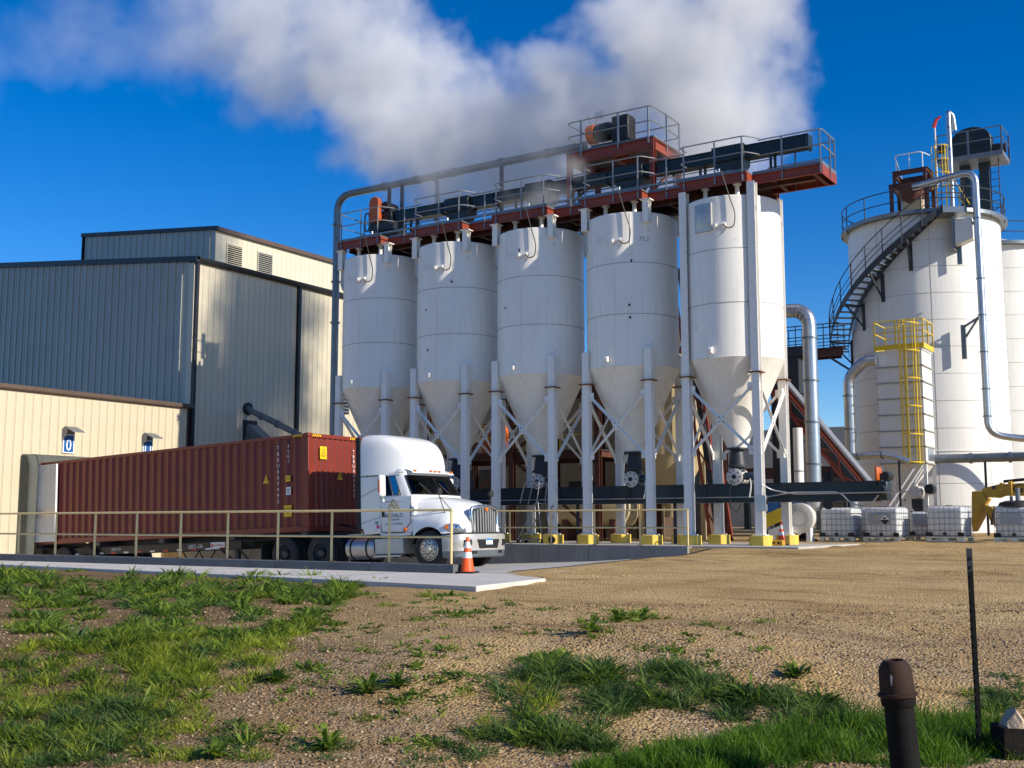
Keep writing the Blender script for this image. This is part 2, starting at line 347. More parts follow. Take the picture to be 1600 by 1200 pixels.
def build_dirt(m):
    n = m.node_tree.nodes; l = m.node_tree.links; b = n['Principled BSDF']; b.inputs['Roughness'].default_value = 0.95; b.inputs['Specular IOR Level'].default_value = 0.15
    g = n.new('ShaderNodeNewGeometry'); pos = g.outputs['Position']
    def nz(scale, det=5, rough=0.6, vec=pos):
        t = n.new('ShaderNodeTexNoise'); t.inputs['Scale'].default_value = scale; t.inputs['Detail'].default_value = det; t.inputs['Roughness'].default_value = rough
        l.new(vec, t.inputs['Vector']); return t.outputs['Fac']
    def ramp(f, stops):
        r = n.new('ShaderNodeValToRGB'); e = r.color_ramp.elements
        while len(e) < len(stops): e.new(0.5)
        for q, (p, c) in zip(e, stops): q.position = p; q.color = (*c, 1)
        l.new(f, r.inputs['Fac']); return r.outputs['Color']
    def mixc(f, a, bb, mode='MIX'):
        x = n.new('ShaderNodeMix'); x.data_type = 'RGBA'; x.blend_type = mode
        if isinstance(f, float): x.inputs['Factor'].default_value = f
        else: l.new(f, x.inputs['Factor'])
        l.new(a, x.inputs['A']); l.new(bb, x.inputs['B']); return x.outputs['Result']
    base = ramp(nz(0.55, 6), [(0.30, (0.40, 0.255, 0.108)), (0.50, (0.56, 0.380, 0.168)), (0.75, (0.66, 0.47, 0.230))])
    fine = ramp(nz(14, 6, 0.7), [(0.32, (0.58, 0.55, 0.52)), (0.52, (1, 1, 1)), (0.75, (1.28, 1.27, 1.24))])
    c = mixc(0.75, base, fine, 'MULTIPLY')
    # tyre streaks across the yard; the dark bands also paint in rut shadows
    mp = n.new('ShaderNodeMapping'); mp.inputs['Rotation'].default_value = (0, 0, R(-33)); mp.inputs['Scale'].default_value = (0.10, 1.3, 1)
    l.new(pos, mp.inputs['Vector'])
    st = ramp(nz(1.6, 5, 0.6, mp.outputs[0]), [(0.36, (0.52, 0.49, 0.46)), (0.44, (0.97, 0.97, 0.97)), (0.60, (1.04, 1.04, 1.03)), (0.72, (1.18, 1.17, 1.14))])
    c = mixc(0.8, c, st, 'MULTIPLY')
    # pebbles
    v = n.new('ShaderNodeTexVoronoi'); v.inputs['Scale'].default_value = 34; l.new(pos, v.inputs['Vector'])
    vr = n.new('ShaderNodeSeparateColor'); l.new(v.outputs['Color'], vr.inputs[0])
    peb = ramp(vr.outputs[0], [(0.0, (0.17, 0.105, 0.055)), (0.5, (0.41, 0.280, 0.155)), (0.85, (0.54, 0.395, 0.240)), (1.0, (0.66, 0.54, 0.40))])
    sx = n.new('ShaderNodeSeparateXYZ'); l.new(pos, sx.inputs[0])
    near = n.new('ShaderNodeMath'); near.operation = 'MULTIPLY_ADD'; near.inputs[1].default_value = -0.5446
    l.new(sx.outputs[0], near.inputs[0])
    dy = n.new('ShaderNodeMath'); dy.operation = 'MULTIPLY'; dy.inputs[1].default_value = 0.8387; l.new(sx.outputs[1], dy.inputs[0]); l.new(dy.outputs[0], near.inputs[2])
    mr = n.new('ShaderNodeMapRange'); mr.inputs['From Min'].default_value = 14.5; mr.inputs['From Max'].default_value = 11; mr.inputs['To Min'].default_value = 0.04; mr.inputs['To Max'].default_value = 0.8
    l.new(near.outputs[0], mr.inputs['Value'])
    pm = n.new('ShaderNodeMath'); pm.operation = 'MULTIPLY'; l.new(mr.outputs[0], pm.inputs[0])
    msk = n.new('ShaderNodeMapRange'); msk.inputs['From Min'].default_value = 0.40; msk.inputs['From Max'].default_value = 0.58; l.new(nz(0.9, 4), msk.inputs['Value']); l.new(msk.outputs[0], pm.inputs[1])
    c = mixc(pm.outputs[0], c, peb)
    # dark humus soil on the weedy left verge
    sr = n.new('ShaderNodeMath'); sr.operation = 'MULTIPLY'; sr.inputs[1].default_value = 0.5446; l.new(sx.outputs[1], sr.inputs[0])
    sq = n.new('ShaderNodeMath'); sq.operation = 'MULTIPLY_ADD'; sq.inputs[1].default_value = 0.8387; l.new(sx.outputs[0], sq.inputs[0]); l.new(sr.outputs[0], sq.inputs[2])
    sn = n.new('ShaderNodeMath'); sn.operation = 'MULTIPLY_ADD'; sn.inputs[1].default_value = 5.0; l.new(nz(0.5, 4), sn.inputs[0]); l.new(sq.outputs[0], sn.inputs[2])
    hm = n.new('ShaderNodeMapRange'); hm.inputs['From Min'].default_value = 1.6; hm.inputs['From Max'].default_value = -0.8; hm.inputs['To Min'].default_value = 0.0; hm.inputs['To Max'].default_value = 0.72
    l.new(sn.outputs[0], hm.inputs['Value'])
    humus = ramp(nz(3.0, 6, 0.7), [(0.30, (0.060, 0.038, 0.020)), (0.55, (0.135, 0.086, 0.046)), (0.8, (0.26, 0.18, 0.10))])
    c = mixc(hm.outputs[0], c, humus)
    l.new(c, b.inputs['Base Color'])
    h = n.new('ShaderNodeMath'); h.operation = 'ADD'; l.new(nz(9, 8, 0.7), h.inputs[0])
    vm = n.new('ShaderNodeMath'); vm.operation = 'MULTIPLY'; vm.inputs[1].default_value = -0.6; l.new(v.outputs['Distance'], vm.inputs[0]); l.new(vm.outputs[0], h.inputs[1])
    bp = n.new('ShaderNodeBump'); bp.inputs['Strength'].default_value = 0.8; bp.inputs['Distance'].default_value = 0.07
    l.new(h.outputs[0], bp.inputs['Height']); l.new(bp.outputs[0], b.inputs['Normal'])
build_dirt(gm)
gme = bpy.data.meshes.new('ground'); gme.from_pydata(gv, [], gf); gme.materials.append(gm); gme.shade_smooth()
ground = tag(link('ground', gme), 'tan dirt and gravel yard sloping down to the grassy verge', None, None, 'structure')

# sidewalk, ramp, pads
mb = MB(); poly = [(-60, 17.96), (-12.95, 17.96), (-12.6, 18.35), (-12.0, 18.3), (-10.5, 17.25), (-10.1, 14.55), (-15.5, 15.25), (-25.1, 16.3), (-60, 17.2)]
mb.prism(poly, (0, 0, -0.50), (1, 0, 0), (0, 1, 0), (0, 0, 1), 0.21)
pav = S_('pavement', mb, 'concrete_new', label='pale concrete walk along the near dock wall', bevel=0.012)
for xx in (-14.2, -18.4, -22.6, -26.8, -31.0): P(pav, 'joint', MB().box(xx - 0.012, xx + 0.012, 15.25 + (-15.5 - xx) * 0.11 + 0.06 if xx < -15.5 else 15.2, 17.94, -0.2895, -0.2865), 'concrete_dark')
secs = []
for X in (-36.8, -30, -24, -20, -17, -15, -14, -13.2, -12.4):
    z = ramp_z(X); k = max(0, min(1, (X + 17) / 3.8)); row = []
    for Y in np.linspace(18.1, 30.9, 9): row.append((X, Y, z + k * (Y - 18.1) / 12.8 * 0.11 + (0.03 * (X + 13.2) * -1 if X > -13.2 else 0)))
    secs.append(row)
mb = MB().loft(secs); S_('ramp', mb, 'concrete', label='concrete loading ramp dropping towards the dock wall')
mb = MB().box(-29.3, -10.7, 31.05, 37.0, -0.3, 0.03); S_('concrete_pad', mb, 'concrete', label='concrete pad under the silo columns', bevel=0.02)
# gravel floor behind the pad and the far yard is plain ground

# near dock kerb wall and far retaining wall, in blocks
t = T('kerb_wall', 'low dark concrete kerb wall along the near edge of the loading well', 'wall', (-13.0, 18.1, -0.6))
x = 0.0
for k, w in enumerate((2.1, 2.6, 4.2, 3.9, 4.0, 4.1, 4.0, 4.0)):
    P(t, 'block', MB().box(x - w + 0.012, x, -0.15, 0.15, -1.5, 0.475), 'concrete_dark', bevel=0.008); x -= w
t = T('retaining_wall', 'grey concrete retaining wall below the silo railing, beside the truck', 'wall', (-13.9, 30.9, 0))
x = 0.0
for k, w in enumerate((3.3, 3.6, 3.6, 3.6, 3.6, 3.6)):
    P(t, 'block', MB().box(x - w + 0.012, x, -0.15, 0.15, -2.0, 0.02), 'concrete_wall', bevel=0.01); x -= w

def railing(name, label, x1, y, z0, h, xs, m, end_drop=True, r=0.026):
    t = T(name, label, 'railing', (x1, y, z0))
    pm = None; n = 0
    for X in xs:
        if pm is None: pm = MB().cyl((0, 0, 0), (0, 0, h - r), r, 10).mesh('post', m)
        o = P(t, 'post', pm, m, (X - x1, 0, 0))
        fl = MB().cbox((0, 0, 0.006), (0.13, 0.13, 0.012)); 
        if n == 0: fm = fl.mesh('base_plate', 'rust' if m == 'yellow_rail' else m)
        P(o, 'base_plate', fm, m); n += 1
    P(t, 'top_rail', MB().tube([(r * 0.8, 0, h), (min(xs) - x1 - 0.03, 0, h)], r, 10), m)
    P(t, 'mid_rail', MB().tube([(0, 0, h * 0.5), (min(xs) - x1 - 0.03, 0, h * 0.5)], r * 0.9, 10), m)
    return t
railing('yellow_railing', 'pale yellow pipe railing in front of the red container', -13.16, 18.1, -0.125, 1.05,
        [-13.16 - 1.545 * i for i in range(13)], 'yellow_rail')
railing('yellow_railing', 'pale yellow pipe railing on the wall in front of the silo columns', -13.95, 30.9, 0.02, 1.05,
        [-13.95 - 1.55 * i for i in range(9)], 'yellow_rail')

# ------------------------------------------------------------------ warehouse with the dock
DX = -36.7
wh = T('warehouse', 'cream and slate metal warehouse with dock wall and roof penthouse', 'building', (DX, 32.06, 0))
w1 = P(wh, 'dock_wall', MB().box(-8, -0.03, -22, 0.0, -1.6, 5.36), 'brown_trim', label='cream metal dock wall in full sun')
def panels(parent, y0, y1, z0, z1, m, w=0.35, gap=0.009, x=0.0):
    n = int(round((y1 - y0) / w)); w = (y1 - y0) / n
    mb = MB().box(-0.03, 0.012, gap / 2, w - gap / 2, z0, z1)
    mb.box(0.012, 0.03, w - 0.05, w - 0.022, z0, z1)
    mb.box(0.012, 0.018, w * 0.36, w * 0.40, z0, z1); mb.box(0.012, 0.018, w * 0.64, w * 0.68, z0, z1)
    me = mb.mesh('panel', m)
    for i in range(n): P(parent, 'panel', me, m, (x, y0 + i * w, 0))
panels(w1, -22, -0.15, -1.55, 5.36, 'cream')
P(w1, 'fascia', MB().prism([(-0.05, 0), (0.14, 0.02), (0.17, 0.06), (0.17, 0.20), (-0.05, 0.22)], (0, -22, 5.36), (1, 0, 0), (0, 0, 1), (0, 1, 0), 22.12), 'brown_trim')
P(w1, 'base_curb', MB().box(-0.05, 0.10, -22, -8.35, -1.6, 0.02), 'concrete_new')
P(wh, 'low_roof', MB().box(-7.9, -0.05, -22, -0.02, 5.48, 5.55), 'brown_trim')
# tall block
rise = 0.106
w2 = P(wh, 'side_wall', MB().box(-30, -0.05, 0.06, 30, -1.5, 11.5), 'black_trim', label='cream eave wall in broken shade behind the silos')
panels(w2, 0.16, 6.10, -1.5, 11.60, 'cream2', w=0.33)
panels(w2, 6.30, 30, -1.5, 11.60, 'cream2', w=0.33)
P(w2, 'downspout', MB().box(0.02, 0.16, 0.0, 0.14, -1.5, 11.6), 'black_trim')
P(w2, 'downspout', MB().box(0.02, 0.16, 6.12, 6.28, -1.5, 11.6), 'black_trim')
P(w2, 'gutter', MB().prism([(-0.06, 0), (0.16, 0), (0.22, 0.10), (0.22, 0.22), (-0.06, 0.24)], (0, -0.08, 11.58), (1, 0, 0), (0, 0, 1), (0, 1, 0), 30), 'black_trim')
w3 = P(wh, 'gable_wall', MB().prism([(-22, 5.4), (-0.02, 5.4), (-0.02, 11.55), (-22, 11.55 + rise * 22)], (0, 0.04, 0), (1, 0, 0), (0, 0, 1), (0, 1, 0), 0.06), 'slate', label='slate grey gable wall in shade')
gw = 0.46
P(w3, 'corner_trim', MB().box(-0.30, 0.012, -0.03, 0.06, 5.5, 11.56), 'cream2')
for i in range(46):
    xa = -0.31 - i * gw; xb = xa - gw + 0.008
    za, zb = 11.58 - rise * xa, 11.58 - rise * xb
    mb = MB().prism([(xb, 5.5), (xa, 5.5), (xa, za), (xb, zb)], (0, -0.02, 0), (1, 0, 0), (0, 0, 1), (0, 1, 0), 0.05)
    mb.prism([(xb + 0.02, 5.5), (xb + 0.075, 5.5), (xb + 0.075, zb), (xb + 0.02, zb)], (0, -0.072, 0), (1, 0, 0), (0, 0, 1), (0, 1, 0), 0.053)
    mb.prism([(xb + 0.25, 5.5), (xb + 0.275, 5.5), (xb + 0.275, zb), (xb + 0.25, zb)], (0, -0.032, 0), (1, 0, 0), (0, 0, 1), (0, 1, 0), 0.014)
    P(w3, 'panel', mb, 'slate')
P(w3, 'rake_trim', MB().prism([(0.22, 11.56), (0.22, 11.80), (-22, 11.80 + rise * 22), (-22, 11.56 + rise * 22)], (0, -0.12, 0), (1, 0, 0), (0, 0, 1), (0, 1, 0), 0.2), 'black_trim')
P(wh, 'main_roof', MB().prism([(0.1, 11.62), (0.1, 11.76), (-19, 11.76 + rise * 19), (-40, 11.7), (-40, 11.5), (-19, 11.6 + rise * 19)], (0, -0.05, 0), (1, 0, 0), (0, 0, 1), (0, 1, 0), 30), 'grey_steel')
# penthouse
px, py = -42.0 - DX, 37.92 - 32.06
ph = P(wh, 'penthouse', MB().prism([(px - 10.3, 11.0), (px - 0.03, 11.0), (px - 0.03, 15.0), (px - 10.3, 15.0 + rise * 10.3)], (0, py + 0.05, 0), (1, 0, 0), (0, 0, 1), (0, 1, 0), 16), 'black_trim', label='roof penthouse with louvres, slate and cream')
for i in range(45):
    P(ph, 'panel', MB().box(px - 0.02, px + 0.014, py + 0.02 + i * 0.35, py + 0.36 + i * 0.35, 11.5, 15.0), 'cream2')
for i in range(22):
    xa = px - i * gw; xb = xa - gw + 0.01; za, zb = 15.0 - rise * (xa - px), 15.0 - rise * (xb - px)
    mb = MB().prism([(xb, 11.5), (xa, 11.5), (xa, za), (xb, zb)], (0, py, 0), (1, 0, 0), (0, 0, 1), (0, 1, 0), 0.05)
    mb.prism([(xb + 0.02, 11.5), (xb + 0.08, 11.5), (xb + 0.08, zb), (xb + 0.02, zb)], (0, py - 0.04, 0), (1, 0, 0), (0, 0, 1), (0, 1, 0), 0.04)
    P(ph, 'panel', mb, 'slate')
P(ph, 'rake_trim', MB().prism([(px + 0.2, 14.98), (px + 0.2, 15.18), (px - 10.4, 15.18 + rise * 10.4), (px - 10.4, 14.98 + rise * 10.4)], (0, py - 0.1, 0), (1, 0, 0), (0, 0, 1), (0, 1, 0), 0.16), 'black_trim')
P(ph, 'eave_trim', MB().box(px - 0.02, px + 0.2, py + 0.06, py + 16, 14.97, 15.17), 'brown_trim')
P(ph, 'corner_trim', MB().box(px - 10.36, px - 10.28, py - 0.06, py + 0.1, 11.5, 15.0 + rise * 10.3), 'black_trim')
P(ph, 'penthouse_roof', MB().prism([(px + 0.05, 15.0), (px + 0.05, 15.1), (px - 10.3, 15.1 + rise * 10.3), (px - 10.3, 15.0 + rise * 10.3)], (0, py + 0.06, 0), (1, 0, 0), (0, 0, 1), (0, 1, 0), 16), 'grey_steel')
for yy, m, lab in ((0.75, 'cream2', 'cream louvre'), (2.85, 'slate', 'dark louvre')):
    lv = P(ph, 'louvre', MB().box(px + 0.014, px + 0.03, py + yy, py + yy + 0.95, 13.3, 14.45), 'black_trim', label=lab)
    sm = MB().prism([(0, 0), (0.06, -0.05), (0.066, -0.044), (0.006, 0.006)], (0, 0, 0), (1, 0, 0), (0, 0, 1), (0, 1, 0), 0.95).mesh('slat', m)
    for k in range(11): P(lv, 'slat', sm, m, (px + 0.03, py + yy, 13.40 + k * 0.102))
    fr = MB()
    for a in ((yy - 0.05, yy), (yy + 0.95, yy + 1.0)): fr.box(px + 0.012, px + 0.09, py + a[0], py + a[1], 13.28, 14.5)
    fr.box(px + 0.012, px + 0.09, py + yy, py + yy + 0.95, 14.452, 14.5); fr.box(px + 0.012, px + 0.09, py + yy, py + yy + 0.95, 13.24, 13.298)
    P(lv, 'frame', fr, m)
# wall intake and pipe beside the downspout
it = T('chute_hood', 'dark square wall opening with a sloping chute on the cream side wall', 'chute', (DX, 35.3, 4.0))
P(it, 'frame', MB().box(0.03, 0.09, -0.28, 0.5, -0.1, 1.15), 'black_trim')
P(it, 'chute', MB().prism([(0.09, 0.9), (0.25, 0.95), (2.2, -0.4), (1.6, -0.55), (0.09, 0.1)], (0, -0.18, 0), (1, 0, 0), (0, 0, 1), (0, 1, 0), 0.58), 'galv_dark')
bp = T('sloping_pipe', 'grey blow pipe slanting down from a flange on the cream side wall', 'pipe', (DX, 35.25, 5.65))
P(bp, 'flange', MB().cyl((0.0, 0, 0), (0.10, 0, 0), 0.28, 20), 'black_trim')
P(bp, 'pipe', MB().tube([(0.02, 0, 0), (2.2, -0.45, -0.75), (4.6, -1.0, -1.6)], 0.135, 14), 'galv_dark')
for k in (1.1, 2.3, 3.6): P(bp, 'coupling', MB().cyl((k, -0.217 * k, -0.345 * k), (k + 0.10, -0.217 * (k + 0.1), -0.345 * (k + 0.1)), 0.165, 14), 'galv_dark')

# dock signs with hoods
def dock_sign(y, num, lab):
    s = T('dock_sign', lab, 'sign', (DX + 0.03, y, 3.25), group='dock number signs')
    P(s, 'board', MB().box(0, 0.05, -0.24, 0.24, 0, 0.70), 'paint_white')
    P(s, 'face', MB().box(0.05, 0.056, -0.20, 0.20, 0.04, 0.66), 'sign_blue')
    text(s, 'numeral', num, 0.62, 'paint_white', (0.058, 0.0, 0.28), (R(90), 0, R(90)), sx=0.8)
    P(s, 'hood', MB().prism([(0, 0.62), (0.02, 0.92), (0.14, 0.98), (0.62, 0.78), (0.62, 0.74), (0.15, 0.92), (0.05, 0.88), (0.03, 0.62)], (0, -0.25, 0), (1, 0, 0), (0, 0, 1), (0, 1, 0), 0.50), 'grey_steel')
    P(s, 'hood_cheek', MB().prism([(0, 0.58), (0.02, 0.90), (0.14, 0.95), (0.30, 0.88), (0.24, 0.60)], (0, -0.258, 0), (1, 0, 0), (0, 0, 1), (0, 1, 0), 0.012), 'grey_steel')
dock_sign(26.33, '0', 'blue dock sign reading 0 under a grey hood')
dock_sign(29.93, '11', 'blue dock sign half hidden behind the top of the red container')

# dock shelter
sh = T('dock_shelter', 'grey padded dock shelter around the rear of the container', 'dock shelter', (DX, 26.1, -1.2))
P(sh, 'side_pad', MB().prism([(0.03, 0), (0.62, 0), (0.62, 3.9), (0.45, 4.28), (0.03, 4.34)], (0, -1.66, 0), (1, 0, 0), (0, 0, 1), (0, 1, 0), 0.36), 'seal_grey', bevel=0.07)
P(sh, 'side_pad', MB().prism([(0.03, 0), (0.62, 0), (0.62, 3.9), (0.45, 4.28), (0.03, 4.34)], (0, 1.34, 0), (1, 0, 0), (0, 0, 1), (0, 1, 0), 0.36), 'seal_grey', bevel=0.07)
P(sh, 'head_pad', MB().prism([(0.03, 4.0), (0.60, 3.92), (0.45, 4.29), (0.03, 4.35)], (0, -1.3, 0), (1, 0, 0), (0, 0, 1), (0, 1, 0), 2.62), 'seal_grey', bevel=0.04)
P(sh, 'bumper', MB().box(0.03, 0.5, -1.62, -1.2, 0.0, 0.9), 'black_rubber')

# ------------------------------------------------------------------ truck tractor
gl = bpy.data.materials.new('cab_glass'); gl.use_nodes = True
_n = gl.node_tree.nodes; _l = gl.node_tree.links; _n.remove(_n['Principled BSDF'])
_t = _n.new('ShaderNodeBsdfTransparent'); _t.inputs[0].default_value = (0.16, 0.19, 0.18, 1)
_g = _n.new('ShaderNodeBsdfGlossy'); _g.inputs['Roughness'].default_value = 0.02; _g.inputs[0].default_value = (0.45, 0.45, 0.45, 1)
_f = _n.new('ShaderNodeFresnel'); _f.inputs[0].default_value = 1.55
_m = _n.new('ShaderNodeMixShader'); _l.new(_f.outputs[0], _m.inputs[0]); _l.new(_t.outputs[0], _m.inputs[1]); _l.new(_g.outputs[0], _m.inputs[2])
_l.new(_m.outputs[0], _n['Material Output'].inputs[0]); MATS['cab_glass'] = gl

PITCH = -math.atan(0.04)
TRX = -18.82
truck = T('semi_tractor', 'white semi truck tractor with tall roof fairing and chrome grille', 'truck', (TRX, 26.1, ramp_z(TRX)), (0, PITCH, 0))
def outline(z, xb, xf, hw, rf, crown):
    us = (0, 0.2, 0.38, 0.44, 0.70, 0.735, 0.90, 1.0)
    half = [(xb + (xf - rf - xb) * u, hw, z) for u in us]
    for a in (22, 45, 68): half.append((xf - rf + rf * math.sin(R(a)), hw - rf * 0.9 + rf * 0.9 * math.cos(R(a)), z))
    w = hw - rf * 0.9
    for k in (1.0, 0.66, 0.33): half.append((xf + crown * (1 - k * k), w * k, z))
    return [(x, -y, zz) for x, y, zz in half] + [(xf + crown, 0, z)] + half[::-1]
lv = [(1.00, -2.28, -0.52, 1.17, 0.10, 0.06), (1.12, -2.3, -0.50, 1.215, 0.10, 0.06), (1.6, -2.3, -0.48, 1.225, 0.12, 0.08), (1.98, -2.3, -0.50, 1.21, 0.24, 0.10),
      (2.04, -2.3, -0.53, 1.20, 0.26, 0.10), (2.58, -2.3, -0.84, 1.10, 0.26, 0.10), (2.62, -2.3, -0.84, 1.09, 0.26, 0.11), (2.70, -2.3, -0.84, 1.06, 0.26, 0.12), (2.78, -2.3, -0.95, 1.02, 0.2, 0.12), (2.82, -2.3, -1.15, 0.85, 0.2, 0.1)]
secs = [outline(*q) for q in lv]
NO = len(secs[0]); mb = MB(); vs = [p for q in secs for p in q]; fs = []; side_q = []; front_q = []
HOLE = 4
for i in range(len(secs) - 1):
    for k in range(NO - 1):
        q = (i * NO + k, i * NO + k + 1, (i + 1) * NO + k + 1, (i + 1) * NO + k)
        kk = min(k, NO - 2 - k)
        if i == HOLE and kk in (3, 5): side_q.append(q); continue
        if i == HOLE and kk >= 8 + 1: front_q.append(q); continue
        fs.append(q)
fs.append(tuple((len(secs) - 1) * NO + k for k in range(NO)))
fs += [(i * NO, (i + 1) * NO, (i + 1) * NO + NO - 1, i * NO + NO - 1) for i in range(len(secs) - 1)]
mb.add(vs, fs); cabs = P(truck, 'cab', mb, 'truck_white', angle=40)
_ids = sorted({i for q in front_q for i in q}); _re = {i: k for k, i in enumerate(_ids)}
P(truck, 'windshield', MB().add([vs[i] for i in _ids], [tuple(_re[i] for i in q) for q in front_q]), 'cab_glass')
for sgn, q0 in ((-1, side_q[:2]), (1, side_q[2:])):
    for q in q0: P(truck, 'side_window', MB().add([vs[i] for i in q], [(0, 1, 2, 3)]), 'cab_glass')
# rubber surrounds
mb = MB()
fw = [vs[i] for i in sorted({q[0] for q in front_q} | {q[1] for q in front_q})]; fu = [vs[i] for i in sorted({q[2] for q in front_q} | {q[3] for q in front_q})]
mb.tube(fw, 0.016, 6); mb.tube(fu, 0.016, 6); mb.tube([fw[0], fu[0]], 0.02, 6); mb.tube([fw[-1], fu[-1]], 0.02, 6)
mid = len(fw) // 2; mb.tube([fw[mid], fu[mid]], 0.010, 6)
P(truck, 'windshield_seal', mb, 'black_rubber')
for q in side_q:
    c = [Vector(vs[i]) for i in q]; mb = MB()
    for a in range(4): mb.tube([c[a], c[(a + 1) % 4]], 0.013, 6)
    P(truck, 'window_seal', mb, 'black_rubber')
for sy in (-0.45, 0.45): P(truck, 'wiper', MB().bar((-0.42, sy, 2.03), (-0.60, sy - 0.35, 2.36), 0.016, 0.02), 'black_rubber')
# cab interior and driver
P(truck, 'seat', MB().box(-1.85, -1.25, -0.95, -0.40, 1.2, 1.55).box(-1.95, -1.75, -0.95, -0.40, 1.55, 2.35).box(-1.85, -1.25, 0.40, 0.95, 1.2, 1.55).box(-1.95, -1.75, 0.40, 0.95, 1.55, 2.35), 'cab_inside', bevel=0.05)
P(truck, 'dashboard', MB().box(-0.95, -0.50, -1.05, 1.05, 1.3, 1.98), 'cab_inside', bevel=0.06)
P(truck, 'steering_wheel', MB().tube([(-1.0 + 0.08 * math.sin(a), 0.65 + 0.22 * math.cos(a), 2.02 + 0.2 * math.sin(a)) for a in np.linspace(0, 2 * PI, 20)], 0.018, 6), 'cab_inside')
P(truck, 'cab_lining', MB().box(-2.26, -2.20, -1.1, 1.1, 1.1, 2.7).box(-2.2, -0.9, -1.0, 1.0, 1.08, 1.14), 'cab_inside')
# roof fairing
def fair(x, w, zt, zb=2.64):
    pts = []
    for k in range(17):
        a = PI * k / 16; c, s_ = math.cos(a), math.sin(a)
        pts.append((x, -w * math.copysign(abs(c) ** 0.30, c), zb + (zt - zb) * abs(s_) ** 0.26))
    return pts
mb = MB().loft([fair(-2.36, 1.225, 3.84), fair(-2.1, 1.225, 3.84), fair(-1.75, 1.20, 3.80), fair(-1.45, 1.13, 3.72), fair(-1.22, 1.04, 3.60), fair(-1.05, 0.94, 3.43), fair(-0.92, 0.84, 3.20, 2.68), fair(-0.84, 0.76, 2.98, 2.70), fair(-0.80, 0.70, 2.84, 2.72), fair(-0.88, 0.66, 2.78, 2.73)], cap0=True, cap1=True)
fo = P(truck, 'roof_fairing', mb, 'truck_white', angle=60)
P(truck, 'side_extender', MB().box(-2.52, -2.36, -1.24, -1.17, 1.15, 3.74), 'black_rubber'); P(truck, 'side_extender', MB().box(-2.52, -2.36, 1.17, 1.24, 1.15, 3.74), 'black_rubber')
P(truck, 'sun_visor', MB().loft([[(xx, y, z) for (xx, z) in ((-0.80 + 0.10 * (1 - (y / 1.1) ** 2), 2.635), (-0.70 + 0.12 * (1 - (y / 1.1) ** 2), 2.64), (-0.75 + 0.1 * (1 - (y / 1.1) ** 2), 2.70), (-0.95, 2.77))] for y in np.linspace(-0.98, 0.98, 13)]), 'truck_white', angle=60)
for y in (-0.85, -0.2, 0.0, 0.2, 0.85): P(truck, 'marker_lamp', MB().lathe([(0.001, 0.05), (0.045, 0.03), (0.055, 0.0)], (-0.74 + 0.10 * (1 - (y / 1.1) ** 2), y, 2.70), 10), 'amber')
# hood with fenders and wheel arches
def tab(t, x): return float(np.interp(x, [a for a, _ in t], [b for _, b in t]))
def hood_half(x):
    zt = tab([(-0.5, 1.99), (0, 1.93), (0.5, 1.82), (0.8, 1.71), (0.96, 1.58), (1.0, 1.50)], x); wt = tab([(-0.5, 1.02), (0, 0.84), (0.5, 0.66), (0.96, 0.52)], x)
    wo = tab([(-0.5, 1.225), (0.40, 1.24), (0.6, 1.20), (0.8, 1.04), (0.92, 0.86), (1.0, 0.72)], x); zs = tab([(-0.5, 1.50), (-0.2, 1.44), (0.1, 1.42), (0.5, 1.34), (0.75, 1.26), (1.0, 1.22)], x)
    zl = 0.5 + math.sqrt(max(0, 0.625 ** 2 - x * x)) if x < 0.42 else 0.92
    zl = max(zl, 0.78 if x < 0 else 0.86)
    return [(0, zt), (wt * 0.35, zt - 0.005), (wt * 0.7, zt - 0.03), (wt * 0.93, zt - 0.09), (wt + 0.03, zt - 0.20), (max(wt + 0.05, wo - 0.20), (zt - 0.24 + zs) / 2 + 0.02), (wo - 0.10, zs), (wo - 0.025, zs - 0.08), (wo, zs - 0.2), (wo + 0.012, zl + 0.04), (wo + 0.012, zl)]
xs = [-0.52, -0.46, -0.40, -0.3, -0.2, -0.1, 0, 0.1, 0.2, 0.3, 0.38, 0.44, 0.5, 0.58, 0.66, 0.74, 0.82, 0.9, 0.96, 1.0]
secs = []
for x in xs:
    h = hood_half(x); secs.append([(x, -y, z) for y, z in h[::-1]] + [(x, y, z) for y, z in h[1:]])
hood = P(truck, 'hood', MB().loft(secs, cap1=True), 'truck_white', angle=50)
